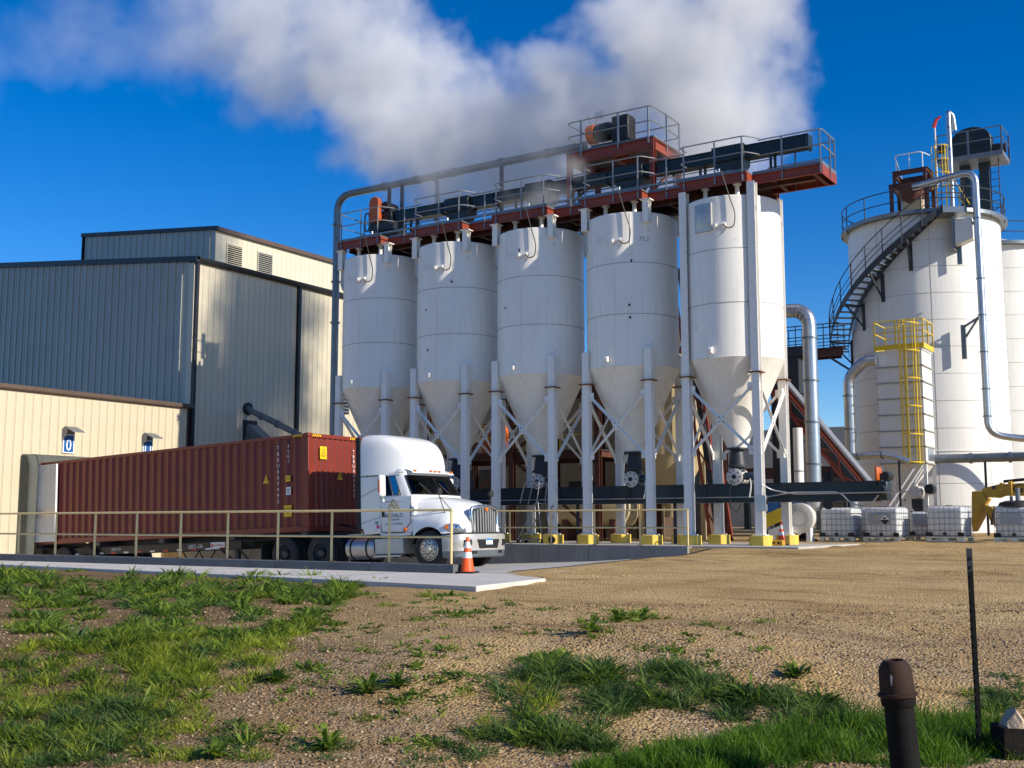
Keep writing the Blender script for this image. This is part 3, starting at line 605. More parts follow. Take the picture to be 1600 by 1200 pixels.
for s in (-1, 1):
    mb = MB(); arc = [(0.60 * math.cos(a), s * 1.20, 0.5 + 0.60 * math.sin(a)) for a in np.linspace(0.45, PI - 0.3, 14)]
    mb.loft([[p, (p[0], s * 0.75, p[2])] for p in arc]); P(hood, 'wheel_well', mb, 'black_rubber')
    # headlamp
    mb = MB(); path = [(0.56, 1.235), (0.68, 1.175), (0.80, 1.06), (0.90, 0.93), (0.97, 0.82)]
    hz = [(1.03, 1.16), (0.985, 1.185), (0.955, 1.18), (0.94, 1.14), (0.94, 1.02)]
    mb.loft([[(x + 0.012, s * (y + 0.012), za), (x + 0.03, s * (y + 0.03), (za + zb) / 2), (x + 0.008, s * (y + 0.008), zb)] for (x, y), (za, zb) in zip(path, hz)])
    hl = P(hood, 'headlight', mb, 'lens_clear', angle=60)
    P(hl, 'turn_signal', MB().loft([[(x + 0.03, s * (y + 0.03), za), (x + 0.045, s * (y + 0.04), (za + zb) / 2), (x + 0.03, s * (y + 0.028), zb)] for (x, y), (za, zb) in (((0.555, 1.23), (1.05, 1.14)), ((0.64, 1.195), (1.04, 1.16)))]), 'amber')
    P(hl, 'lamp_bowl', MB().lathe([(0.001, 0.05), (0.05, 0.04), (0.075, 0)], (0.83, s * 1.04, 1.06), 12, axis='x'), 'chrome')
    # hood mirror
    mo = P(truck, 'hood_mirror', MB().lathe([(0.001, -0.08), (0.07, -0.07), (0.10, -0.01), (0.105, 0.03), (0.001, 0.035)], (0.42, s * 1.25, 2.05), 14, axis='x'), 'black_rubber')
    P(mo, 'stalk', MB().tube([(0.40, s * 1.25, 1.98), (0.44, s * 0.98, 1.35)], 0.012, 6).tube([(0.40, s * 1.24, 1.95), (0.60, s * 0.86, 1.48)], 0.010, 6).tube([(0.44, s * 0.98, 1.36), (0.60, s * 0.86, 1.48)], 0.009, 6), 'black_rubber')
    P(mo, 'stalk_foot', MB().lathe([(0.07, 0), (0.06, 0.025), (0.02, 0.04), (0.001, 0.045)], (0.44, s * 1.0, 1.32), 10), 'black_rubber')
# grille
gr = P(truck, 'grille', MB().prism([(-0.52, 0.84), (0.52, 0.84), (0.60, 1.20), (0.60, 1.56), (-0.60, 1.56), (-0.60, 1.20)], (0.99, 0, 0), (0, 1, 0), (0, 0, 1), (1, 0, 0), 0.03), 'decal_black')
ring = [(y * 1.14, z) for y, z in [(-0.40, 0.80), (-0.48, 0.84), (-0.53, 1.20), (-0.56, 1.50), (-0.52, 1.58), (-0.3, 1.63), (0, 1.645), (0.3, 1.63), (0.52, 1.58), (0.56, 1.50), (0.53, 1.20), (0.48, 0.84), (0.40, 0.80), (0, 0.785)]]
def gx(y): return 1.075 - 0.05 * (y / 0.55) ** 2
mb = MB(); pts = [(gx(y), y, z) for y, z in ring]; mb.tube(pts + [pts[0]], 0.050, 8, cap=False); P(gr, 'grille_frame', mb, 'chrome', angle=60)
for k in range(9):
    y = -0.48 + k * 0.96 / 8; zt = 1.60 - 0.10 * (y / 0.5) ** 2
    P(gr, 'grille_bar', MB().prism([(-0.017, 0), (0, 0.035), (0.017, 0)], (gx(y) - 0.02, y, 0.84), (0, 1, 0), (1, 0, 0), (0, 0, 1), zt - 0.84), 'bumper_silver')
P(gr, 'emblem', MB().prism([(-0.07, 0), (0, 0.07), (0.07, 0), (0, -0.07)], (1.085, 0, 1.56), (0, 1, 0), (0, 0, 1), (1, 0, 0), 0.02), 'amber')
# bumper
plan = [(0.46, 1.245), (0.62, 1.25), (0.82, 1.20), (0.98, 1.05), (1.08, 0.78), (1.13, 0.4), (1.15, 0)]
plan = [(x, -y) for x, y in plan] + [(x, y) for x, y in plan[-2::-1]]
def bump_loft(prof):
    return MB().loft([[(x * (1 - o * 0.05) - o * 0.6 * (1 if abs(y) < 1.1 else 0.3), y * (1 - o), z) for o, z in prof] for x, y in plan])
bu = P(truck, 'bumper', bump_loft([(0.10, 0.90), (0.02, 0.89), (0.0, 0.84), (0.0, 0.62), (0.015, 0.58), (0.012, 0.45)]), 'bumper_silver', angle=30)
P(bu, 'lower_valance', bump_loft([(0.012, 0.45), (0.02, 0.43), (0.03, 0.30), (0.08, 0.26)]), 'seal_grey' if False else 'galv_dark', angle=30)
P(bu, 'top_pad', bump_loft([(0.16, 0.94), (0.03, 0.93), (0.005, 0.895), (0.03, 0.885)]), 'black_rubber', angle=40)
P(bu, 'air_intake', MB().prism([(-0.42, 0.50), (0.42, 0.50), (0.52, 0.74), (-0.52, 0.74)], (1.115, 0, 0), (0, 1, 0), (0, 0, 1), (1, 0, 0), 0.03), 'decal_black')
for s in (-1, 1):
    P(bu, 'fog_lamp', MB().prism([(-0.14, 0.57), (0.12, 0.60), (0.12, 0.74), (-0.13, 0.74)], (1.045, s * 0.86, 0), (-0.28 * s, 0.96, 0), (0, 0, 1), (1, 0.25 * s, 0), 0.035), 'decal_black')
    P(bu, 'tow_opening', MB().prism([(-0.10, 0.36), (0.10, 0.36), (0.10, 0.44), (-0.10, 0.44)], (1.06, s * 0.62, 0), (-0.15 * s, 0.98, 0), (0, 0, 1), (1, 0.1 * s, 0), 0.04), 'decal_black')
pl_ = P(bu, 'licence_plate', MB().box(1.150, 1.162, -0.16, 0.16, 0.60, 0.77), 'plate_white'); P(pl_, 'plate_band', MB().box(1.162, 1.164, -0.155, 0.155, 0.71, 0.765), 'blue_machine')
# doors with lettering (near side is -y)
for s in (-1, 1):
    door = P(truck, 'door', MB().loft([[(x, s * y, z) for x, y, z in row] for row in (
        [(-1.62, 1.224, 1.06), (-1.62, 1.236, 1.45), (-1.62, 1.232, 1.78), (-1.62, 1.222, 1.985)], [(-1.1, 1.226, 1.04), (-1.1, 1.240, 1.45), (-1.1, 1.234, 1.78), (-1.1, 1.224, 1.985)],
        [(-0.86, 1.226, 1.03), (-0.86, 1.240, 1.45), (-0.86, 1.234, 1.78), (-0.86, 1.224, 1.985)], [(-0.60, 1.224, 1.30), (-0.60, 1.236, 1.5), (-0.60, 1.232, 1.78), (-0.60, 1.222, 1.985)])]), 'truck_white')
    g = MB(); 
    loop = [(-1.635, 1.03), (-0.86, 1.00), (-0.585, 1.28), (-0.585, 2.0)]; g.tube([(x, s * 1.222, z) for x, z in loop], 0.011, 6); g.tube([(-1.635, s * 1.222, 1.03), (-1.635, s * 1.13, 2.60)], 0.011, 6)
    P(door, 'door_gap', g, 'black_rubber')
    P(door, 'door_handle', MB().box(-1.58, -1.50, s * 1.235, s * 1.262, 1.72, 1.80) if s > 0 else MB().box(-1.58, -1.50, -1.262, -1.235, 1.45, 1.66), 'decal_black')
    P(truck, 'cab_step', MB().box(-1.70, -0.62, *sorted((s * 1.10, s * 1.20)), 0.92, 1.0), 'truck_white', bevel=0.02)
    mi = P(truck, 'side_mirror', MB().box(-1.36, -1.22, *sorted((s * 1.48, s * 1.72)), 2.0, 2.60), 'truck_white', bevel=0.05)
    P(mi, 'mirror_arm', MB().tube(fillet([(-1.30, s * 1.56, 2.03), (-1.30, s * 1.53, 1.86), (-0.90, s * 1.22, 1.84)], 0.08), 0.018, 8).tube([(-1.30, s * 1.56, 2.58), (-1.1, s * 1.16, 2.64)], 0.018, 8), 'chrome')
    P(mi, 'mirror_signal', MB().box(-1.24, -1.20, *sorted((s * 1.722, s * 1.732)), 2.15, 2.47) if False else MB().box(-1.318, -1.262, *sorted((s * 1.715, s * 1.726)), 2.12, 2.47), 'amber')
    P(truck, 'tool_box', MB().box(-1.92, -0.92, *sorted((s * 0.62, s * 1.18)), 0.42, 0.86), 'bumper_silver', bevel=0.02)
    P(truck, 'step_rail', MB().box(-1.92, -0.95, *sorted((s * 1.12, s * 1.26)), 0.34, 0.40), 'alloy', bevel=0.01)
    ft = P(truck, 'fuel_tank', MB().lathe([(0.001, -3.03), (0.27, -3.02), (0.31, -2.97), (0.31, -2.02), (0.27, -1.97), (0.001, -1.96)], (0, s * 0.90, 0.60), 28, axis='x'), 'alloy')
    for xx in (-2.80, -2.22): P(ft, 'strap', MB().lathe([(0.315, xx - 0.03), (0.318, xx - 0.03), (0.318, xx + 0.03), (0.315, xx + 0.03)], (0, s * 0.90, 0.60), 28, axis='x'), 'black_rubber')
    P(truck, 'side_skirt', MB().loft([[(x, s * 1.228, z0), (x, s * 1.232, 1.6), (x, s * 1.226, 2.6)] for x, z0 in ((-2.36, 1.16), (-1.66, 1.06))]), 'truck_white')
    P(truck, 'side_marker', MB().lathe([(0.001, s * 1.275), (0.05, s * 1.265), (0.06, s * 1.23)], (-0.78, 0, 1.08), 12, axis='y'), 'amber')
RT = (R(90), 0, 0)
yl = -1.2435
lg = MB()
for pts in ([(-1.42, 1.62), (-1.22, 1.92), (-1.16, 1.92), (-1.36, 1.62)], [(-1.22, 1.92), (-1.16, 1.92), (-0.90, 1.60), (-0.96, 1.60)], [(-1.25, 1.76), (-1.21, 1.82), (-1.05, 1.62), (-1.12, 1.62)], [(-1.06, 1.60), (-1.04, 1.64), (-0.86, 1.60), (-0.88, 1.57)]):
    lg.prism(pts, (0, yl + 0.002, 0), (1, 0, 0), (0, 0, 1), (0, -1, 0), 0.004)
P(truck, 'door_logo', lg, 'decal_gold')
text(truck, 'door_lettering', 'AREVALO', 0.155, 'decal_navy', (-1.17, yl, 1.475), RT, sx=0.98)
text(truck, 'door_lettering', 'TRANSPORT', 0.07, 'decal_grey', (-1.17, yl, 1.36), RT, sx=1.1)
text(truck, 'door_lettering', 'US DOT 3970350', 0.095, 'decal_grey', (-1.17, yl, 1.24), RT, sx=0.9)
text(truck, 'hood_number', '150', 0.10, 'decal_black', (-0.36, -1.19, 1.60), (R(75), 0, 0))
P(truck, 'sticker', MB().box(-1.80, -1.70, -1.236, -1.234, 1.14, 1.24), 'decal_pink'); P(truck, 'sticker', MB().box(-1.84, -1.74, -1.236, -1.234, 1.26, 1.34), 'decal_green')
for z0, z1 in ((2.05, 2.30), (1.30, 1.45)):
    P(truck, 'body_crease', MB().tube([(-2.34, -1.234, z0), (-1.66, -1.236, z1)], 0.008, 6), 'decal_grey')
P(truck, 'body_seam', MB().tube([(-2.36, -1.231, 2.62), (-1.5, -1.11, 2.66), (-0.9, -1.09, 2.67)], 0.008, 6), 'decal_grey')
# frame
fr = MB()
for s in (-1, 1): fr.box(-6.3, 0.9, s * 0.43 - 0.04, s * 0.43 + 0.04, 0.72, 0.98)
for x in (-6.2, -4.9, -3.3, -2.2, -1.0, 0.5): fr.box(x, x + 0.12, -0.40, 0.40, 0.76, 0.94)
fr.box(-1.6, 0.8, -0.35, 0.35, 0.55, 1.05)
P(truck, 'frame', fr, 'dark_steel')
P(truck, 'fifth_wheel', MB().lathe([(0.001, 1.02), (0.42, 1.02), (0.46, 1.06), (0.46, 1.10), (0.001, 1.11)], (-4.7, 0, 0), 20), 'dark_steel')
P(truck, 'deck_plate', MB().box(-3.4, -2.45, -0.6, 0.6, 0.99, 1.03), 'alloy')
P(truck, 'air_line', MB().tube(fillet([(-2.36, 0.2, 2.1), (-2.7, 0.2, 1.3), (-3.4, 0.1, 1.25), (-4.2, 0.0, 1.35)], 0.3), 0.02, 6).tube(fillet([(-2.36, -0.1, 2.1), (-2.8, -0.2, 1.2), (-3.5, -0.1, 1.2), (-4.2, -0.1, 1.35)], 0.3), 0.02, 6), 'decal_red' if False else 'cable_black')
P(truck, 'mud_flap', MB().box(-6.32, -6.29, -1.2, -0.6, 0.2, 0.85), 'black_rubber')
def wheel(x, y, w, rim_m, dual=False):
    s = -1 if y < 0 else 1
    ty = P(truck, 'wheel', MB().lathe([(0.30, -w / 2), (0.40, -w / 2 - 0.006), (0.47, -w / 2 + 0.01), (0.510, -w / 2 + 0.035), (0.52, -w / 2 + 0.05), (0.52, -0.045), (0.508, -0.04), (0.508, -0.03), (0.52, -0.025), (0.52, 0.025), (0.508, 0.03), (0.508, 0.04), (0.52, 0.045), (0.52, w / 2 - 0.05), (0.510, w / 2 - 0.035), (0.47, w / 2 - 0.01), (0.40, w / 2 + 0.006), (0.30, w / 2)], (x, y, 0.52), 36, axis='y'), 'tyre', angle=25)
    yo = y + s * w / 2
    if dual: prof = [(0.31, 0.005), (0.285, 0.015), (0.27, -0.10), (0.22, -0.15), (0.14, -0.15), (0.13, -0.06), (0.10, -0.02), (0.001, -0.015)]
    else: prof = [(0.315, 0.0), (0.295, 0.02), (0.275, -0.02), (0.255, 0.03), (0.17, 0.055), (0.12, 0.06), (0.11, 0.10), (0.07, 0.13), (0.001, 0.135)]
    ri = P(ty, 'rim', MB().lathe([(r, s * z) for r, z in prof], (x, yo, 0.52), 28, axis='y'), rim_m, angle=30)
    hm = MB()
    for k in range(10):
        a = 2 * PI * k / 10; c = (x + 0.215 * math.cos(a), yo + s * (0.035 if not dual else -0.155), 0.52 + 0.215 * math.sin(a))
        hm.cyl(c, (c[0], c[1] + s * 0.012, c[2]), 0.026, 8)
    P(ty, 'hand_holes', hm, 'decal_black')
    lm = MB()
    for k in range(10):
        a = 2 * PI * (k + 0.5) / 10; c = (x + 0.145 * math.cos(a), yo + s * (0.05 if not dual else -0.15), 0.52 + 0.145 * math.sin(a)); lm.cyl(c, (c[0], c[1] + s * 0.04, c[2]), 0.016, 6)
    P(ty, 'lug_nuts', lm, 'decal_black' if not dual else 'dark_steel')
for s in (-1, 1):
    wheel(0, s * 1.06, 0.30, 'alloy')
    for x in (-3.95, -5.38):
        wheel(x, s * 1.07, 0.27, 'dark_steel', True); wheel(x, s * 0.74, 0.27, 'dark_steel', True)
for x in (0, -3.95, -5.38): P(truck, 'axle', MB().cyl((x, -1.0, 0.52), (x, 1.0, 0.52), 0.08, 10), 'dark_steel')

# the driver behind the side window
def skin_body(name, joints, edges, m, parent=None, sub=2):
    me = bpy.data.meshes.new(name); me.from_pydata([j[0] for j in joints], edges, [])
    o = link(name, me, parent); md = o.modifiers.new('skin', 'SKIN')
    for i, j in enumerate(joints): me.skin_vertices[0].data[i].radius = (j[1], j[1] if len(j) < 3 else j[2])
    me.skin_vertices[0].data[0].use_root = True
    sb = o.modifiers.new('sub', 'SUBSURF'); sb.levels = sub; sb.render_levels = sub
    me.materials.append(MATS[m]); md.use_smooth_shade = True
    return o
person = T('person', 'driver in a yellow-green safety vest seated inside the white cab', 'person', (TRX, 26.1, ramp_z(TRX)), (0, PITCH, 0))
J = [((-1.55, 0.62, 1.60), 0.15), ((-1.58, 0.62, 1.85), 0.15), ((-1.57, 0.62, 2.08), 0.16), ((-1.55, 0.62, 2.20), 0.06), ((-1.53, 0.62, 2.30), 0.095), ((-1.52, 0.62, 2.42), 0.09),
     ((-1.53, 0.42, 2.08), 0.07), ((-1.35, 0.36, 1.85), 0.05), ((-1.08, 0.50, 2.00), 0.04), ((-1.53, 0.82, 2.08), 0.07), ((-1.35, 0.88, 1.85), 0.05), ((-1.08, 0.80, 2.00), 0.04),
     ((-1.2, 0.50, 1.58), 0.09), ((-0.95, 0.5, 1.30), 0.06), ((-1.2, 0.74, 1.58), 0.09), ((-0.95, 0.74, 1.30), 0.06)]
skin_body('body', J, [(0, 1), (1, 2), (2, 3), (3, 4), (4, 5), (2, 6), (6, 7), (7, 8), (2, 9), (9, 10), (10, 11), (0, 12), (12, 13), (0, 14), (14, 15)], 'skin', person)
P(person, 'safety_vest', MB().loft([[(-1.56 + 0.19 * math.cos(a), 0.62 + rr * math.sin(a), z) for a in np.linspace(0, 2 * PI, 15)[:-1]] for z, rr in ((1.55, 0.22), (1.8, 0.24), (2.02, 0.27), (2.14, 0.16))], close=True), 'vest_green')

# ------------------------------------------------------------------ container
M_t = Matrix.Translation((TRX, 26.1, ramp_z(TRX))) @ Matrix.Rotation(PITCH, 4, 'Y')
cp = M_t @ Vector((-4.36, 0, 1.16))
CL, CW, CH = 12.95, 2.44, 2.90
ct = T('shipping_container', 'dark red corrugated shipping container backed against the dock', 'container', cp, (0, PITCH, 0))
def corr(n, per, dep):
    out = []
    for i in range(n):
        b = i * per; out += [(b, 0), (b + per * 0.28, 0), (b + per * 0.5, -dep), (b + per * 0.78, -dep)]
    out.append((n * per, 0)); return out
for s in (-1, 1):
    n = 36; pr = corr(n, (CL - 0.36) / n, 0.060)
    P(ct, 'side_wall', MB().loft([[(-0.18 - a, s * (CW / 2 - 0.015 + d), 0.16), (-0.18 - a, s * (CW / 2 - 0.015 + d), CH - 0.11)] for a, d in pr]), 'container_red', angle=20)
    P(ct, 'top_rail', MB().box(-CL, 0, *sorted((s * CW / 2, s * (CW / 2 - 0.07))), CH - 0.115, CH - 0.02), 'container_red', bevel=0.008)
    P(ct, 'bottom_rail', MB().box(-CL, 0, *sorted((s * (CW / 2 - 0.002), s * (CW / 2 - 0.12))), 0.0, 0.165), 'container_red', bevel=0.008)
    for x in (-0.18, -CL): P(ct, 'corner_post', MB().box(x, x + 0.18, *sorted((s * (CW / 2 + 0.003), s * (CW / 2 - 0.16))), 0.13, CH - 0.12), 'container_red', bevel=0.012)
    for x in (-0.178, -CL):
        for z in (-0.006, CH - 0.118): P(ct, 'corner_casting', MB().box(x, x + 0.182, *sorted((s * (CW / 2 + 0.008), s * (CW / 2 - 0.17))), z, z + 0.124), 'container_red', bevel=0.02)
n = 9; pr = corr(n, (CW - 0.32) / n, 0.045)
P(ct, 'front_wall', MB().loft([[(-0.03 + d, -CW / 2 + 0.16 + a, 0.14), (-0.03 + d, -CW / 2 + 0.16 + a, CH - 0.11)] for a, d in pr]), 'container_red', angle=20)
P(ct, 'header', MB().box(-0.10, -0.005, -CW / 2 + 0.16, CW / 2 - 0.16, CH - 0.12, CH - 0.01), 'container_red'); P(ct, 'sill', MB().box(-0.10, -0.005, -CW / 2 + 0.16, CW / 2 - 0.16, 0.0, 0.15), 'container_red')
P(ct, 'roof', MB().box(-CL + 0.02, -0.02, -CW / 2 + 0.05, CW / 2 - 0.05, CH - 0.05, CH - 0.025), 'container_red'); P(ct, 'floor', MB().box(-CL + 0.02, -0.02, -CW / 2 + 0.1, CW / 2 - 0.1, 0.12, 0.15), 'wood')
dr = P(ct, 'door', MB().box(-CL + 0.02, -CL + 1.16, -CW / 2 - 0.10, -CW / 2 - 0.05, 0.08, CH - 0.12), 'door_grey', label='grey inner face of the opened door, folded along the side', bevel=0.01)
for z in (0.35, 0.95, 1.9, 2.55): P(dr, 'hinge', MB().box(-CL - 0.01, -CL + 0.14, -CW / 2 - 0.12, -CW / 2 - 0.10, z, z + 0.09), 'container_red')
P(dr, 'lit_edge', MB().box(-CL + 1.16, -CL + 1.19, -CW / 2 - 0.11, -CW / 2 - 0.045, 0.08, CH - 0.12), 'paint_white')  # white strip puts the sunlit edge of the opened door into the colour
P(dr, 'rail_guard', MB().box(-CL + 0.02, -CL + 1.16, -CW / 2 - 0.105, -CW / 2 - 0.10, 0.9, 1.25), 'bumper_silver')
# hazard stripes at the top front corners
def stripes(p0, ex, ln, nrm, n=5):
    o = MB(); o2 = MB()
    for k in range(n):
        a = k * ln / n; w = ln / n * 0.5
        o.prism([(a, 0), (a + w, 0), (a + w + 0.035, 0.07), (a + 0.035, 0.07)], p0, ex, (0, 0, 1), nrm, 0.006)
    P(ct, 'hazard_stripes', o, 'decal_yellow')
stripes((-0.62, -CW / 2 - 0.003, CH - 0.10), (1, 0, 0), 0.42, (0, -1, 0)); stripes((-0.003, -CW / 2 + 0.18, CH - 0.10), (0, 1, 0), 0.40, (1, 0, 0)); stripes((-0.003, CW / 2 - 0.58, CH - 0.10), (0, 1, 0), 0.40, (1, 0, 0))
# lettering and stickers
VT = (R(90), R(90), 0)
ys = -CW / 2 - 0.002
def stack_text(nm, s_, size, m, loc, rot, gap):
    return text(ct, nm, '\n'.join(s_), size, m, loc, rot, ls=gap)
stack_text('side_code', 'TBBU809995', 0.17, 'decal_white', (-1.22, ys, 1.72), RT, 1.05).scale = (1.0, 1.0, 1)
stack_text('side_code', '45G1', 0.15, 'decal_white', (-0.80, ys, 2.32), RT, 1.0)
text(ct, 'front_code', '\n'.join('TBBU809995'), 0.15, 'decal_white', (0.002, 0.80, 1.75), (R(90), 0, R(90)), ls=1.0)
def plate(nm, x0, x1, z0, z1, m, txt=None, ts=0.1, front=False):
    if front: o = P(ct, nm, MB().box(0.0, 0.006, x0, x1, z0, z1), m)
    else: o = P(ct, nm, MB().box(x0, x1, ys - 0.006, ys, z0, z1), m)
    if txt: text(o, 'print', txt, ts, 'decal_black', ((0.007, (x0 + x1) / 2, (z0 + z1) / 2) if front else ((x0 + x1) / 2, ys - 0.007, (z0 + z1) / 2)), (R(90), 0, R(90)) if front else RT, ls=0.9)
    return o
plate('height_sticker', -0.92, -0.72, 1.50, 1.68, 'decal_yellow', '2.9m', 0.08)
plate('height_sticker', -0.99, -0.67, 0.46, 0.80, 'decal_yellow', "CAUTION\n9'6\" HIGH\n2.9", 0.075)
plate('size_sticker', -0.90, -0.70, 1.10, 1.34, 'decal_white', 'CSC\n40', 0.08)
plate('height_sticker', -0.72, -0.42, 2.14, 2.52, 'decal_yellow', '9.6\n2.9m\nHIGH', 0.10, True)
def tri(p0, ex, nrm):
    o = P(ct, 'warning_triangle', MB().prism([(-0.12, 0), (0.12, 0), (0.0, 0.26)], p0, ex, (0, 0, 1), nrm, 0.006), 'decal_yellow')
    P(o, 'bolt_mark', MB().prism([(-0.015, 0.15), (0.02, 0.15), (0.0, 0.09), (0.02, 0.09), (-0.015, 0.025), (0.0, 0.075), (-0.02, 0.075)], Vector(p0) + Vector(nrm) * 0.006, ex, (0, 0, 1), nrm, 0.003), 'decal_black')
tri((-1.72, ys, 1.50), (1, 0, 0), (0, -1, 0)); tri((0.0, 0.16, 1.55), (0, 1, 0), (1, 0, 0))

# ------------------------------------------------------------------ container chassis
cs = T('container_chassis', 'black container chassis with reflective tape under the red container', 'trailer', cp, (0, PITCH, 0))
fr = MB()
for s in (-1, 1):
    fr.ibeam((-0.1, s * 0.48, -0.10), (-3.0, s * 0.48, -0.10), 0.12, 0.18); fr.ibeam((-3.0, s * 0.48, -0.22), (-12.9, s * 0.48, -0.22), 0.14, 0.42)
P(cs, 'main_beams', fr, 'dark_steel')
for x in (-0.2, -3.2, -6.4, -9.6, -12.8): P(cs, 'bolster', MB().box(x - 0.12, x + 0.12, -1.21, 1.21, -0.14, -0.01), 'dark_steel')
sk = P(cs, 'side_rail', MB().box(-12.9, -3.0, -1.0, -0.92, -0.42, -0.18), 'decal_black')
text(sk, 'rail_lettering', 'LBFZ-130', 0.17, 'decal_white', (-5.05, -1.003, -0.30), RT)
text(sk, 'rail_lettering', 'LBFZ 130', 0.12, 'decal_white', (-8.9, -1.003, -0.28), RT)
P(sk, 'rail_plate', MB().box(-4.35, -3.72, -1.006, -1.0, -0.40, -0.19), 'decal_white'); P(sk, 'plate_mark', MB().box(-4.32, -4.24, -1.009, -1.006, -0.35, -0.24), 'decal_red')
text(sk, 'plate_print', 'INTERMODAL', 0.07, 'decal_red', (-3.99, -1.008, -0.29), RT)
for k in range(14):
    P(sk, 'reflector', MB().box(-12.4 + k * 0.65, -12.16 + k * 0.65, -1.006, -1.0, -0.415, -0.36), 'decal_red' if k % 2 else 'decal_white')
for s in (-1, 1):
    lg_ = P(cs, 'landing_leg', MB().box(-3.55, -3.40, *sorted((s * 0.62, s * 0.75)), -1.05, -0.3), 'dark_steel'); P(lg_, 'leg_foot', MB().box(-3.62, -3.33, *sorted((s * 0.58, s * 0.80)), -1.1, -1.05), 'dark_steel')
P(cs, 'leg_brace', MB().bar((-3.5, -0.7, -0.9), (-4.5, -0.5, -0.35), 0.06).bar((-3.5, -0.7, -0.35), (-2.9, -0.7, -0.85), 0.05), 'dark_steel')
P(cs, 'air_hose', MB().tube([(-4.3 - 1.5 * t, -0.85, -0.42 - 0.35 * math.sin(PI * ((t * 2) % 1.0))) for t in np.linspace(0, 1, 40)], 0.022, 6), 'cable_black')
for x in (-10.2, -11.5):
    for s in (-1, 1):
        for yy in (1.07, 0.74):
            w_ = P(cs, 'wheel', MB().lathe([(0.30, -0.13), (0.47, -0.13), (0.52, -0.09), (0.52, 0.09), (0.47, 0.13), (0.30, 0.13)], (x, s * yy, -0.64), 28, axis='y'), 'tyre')
            P(w_, 'rim', MB().lathe([(0.31, 0.12 * s), (0.28, 0.12 * s), (0.2, -0.02 * s), (0.1, 0.0), (0.001, 0.02 * s)], (x, s * yy, -0.64), 20, axis='y'), 'dark_steel')

# ------------------------------------------------------------------ silos
mat('seam', (0.33, 0.31, 0.27), 0.6, var=0.2, scale=6)
SR, SA, SY = 1.50, 1.115, 33.1
SILX = [-27.35, -23.80, -20.30, -16.77, -13.25]
ZC, ZT = 5.62, 10.55
SM = {}
def sm(key, fn, m, angle=35):
    if key not in SM: SM[key] = fn().mesh(key.split('#')[0], m, angle)
    return SM[key]
def shell_mb():
    prof = [(SR, ZC), (SR, 7.25), (SR + 0.006, 7.255), (SR + 0.006, 8.90), (SR, 8.905), (SR, ZT - 0.03), (SR - 0.02, ZT), (SR * 0.55, ZT + 0.16), (0.35, ZT + 0.22), (0.001, ZT + 0.22)]
    return MB().lathe(prof, n=64)
def column_mb(z1, beam=False):
    mb = MB()
    if beam: mb.ibeam((0, 0, 0.34), (0, 0, z1), 0.24, 0.26, 0.022, up=(0, 1, 0))
    else: mb.box(-0.115, 0.115, -0.115, 0.115, 0.34, z1)
    mb.box(-0.19, 0.19, -0.19, 0.19, 0.32, 0.345)
    return mb
labels = ['white cone-bottom silo nearest the warehouse, leftmost of the five', 'white cone-bottom silo second from the warehouse, behind the truck cab', 'white cone-bottom silo in the middle of the row of five',
          'white cone-bottom silo fourth from the warehouse, below the red tower', 'white cone-bottom silo at the right end, half in sun, with full-height columns']
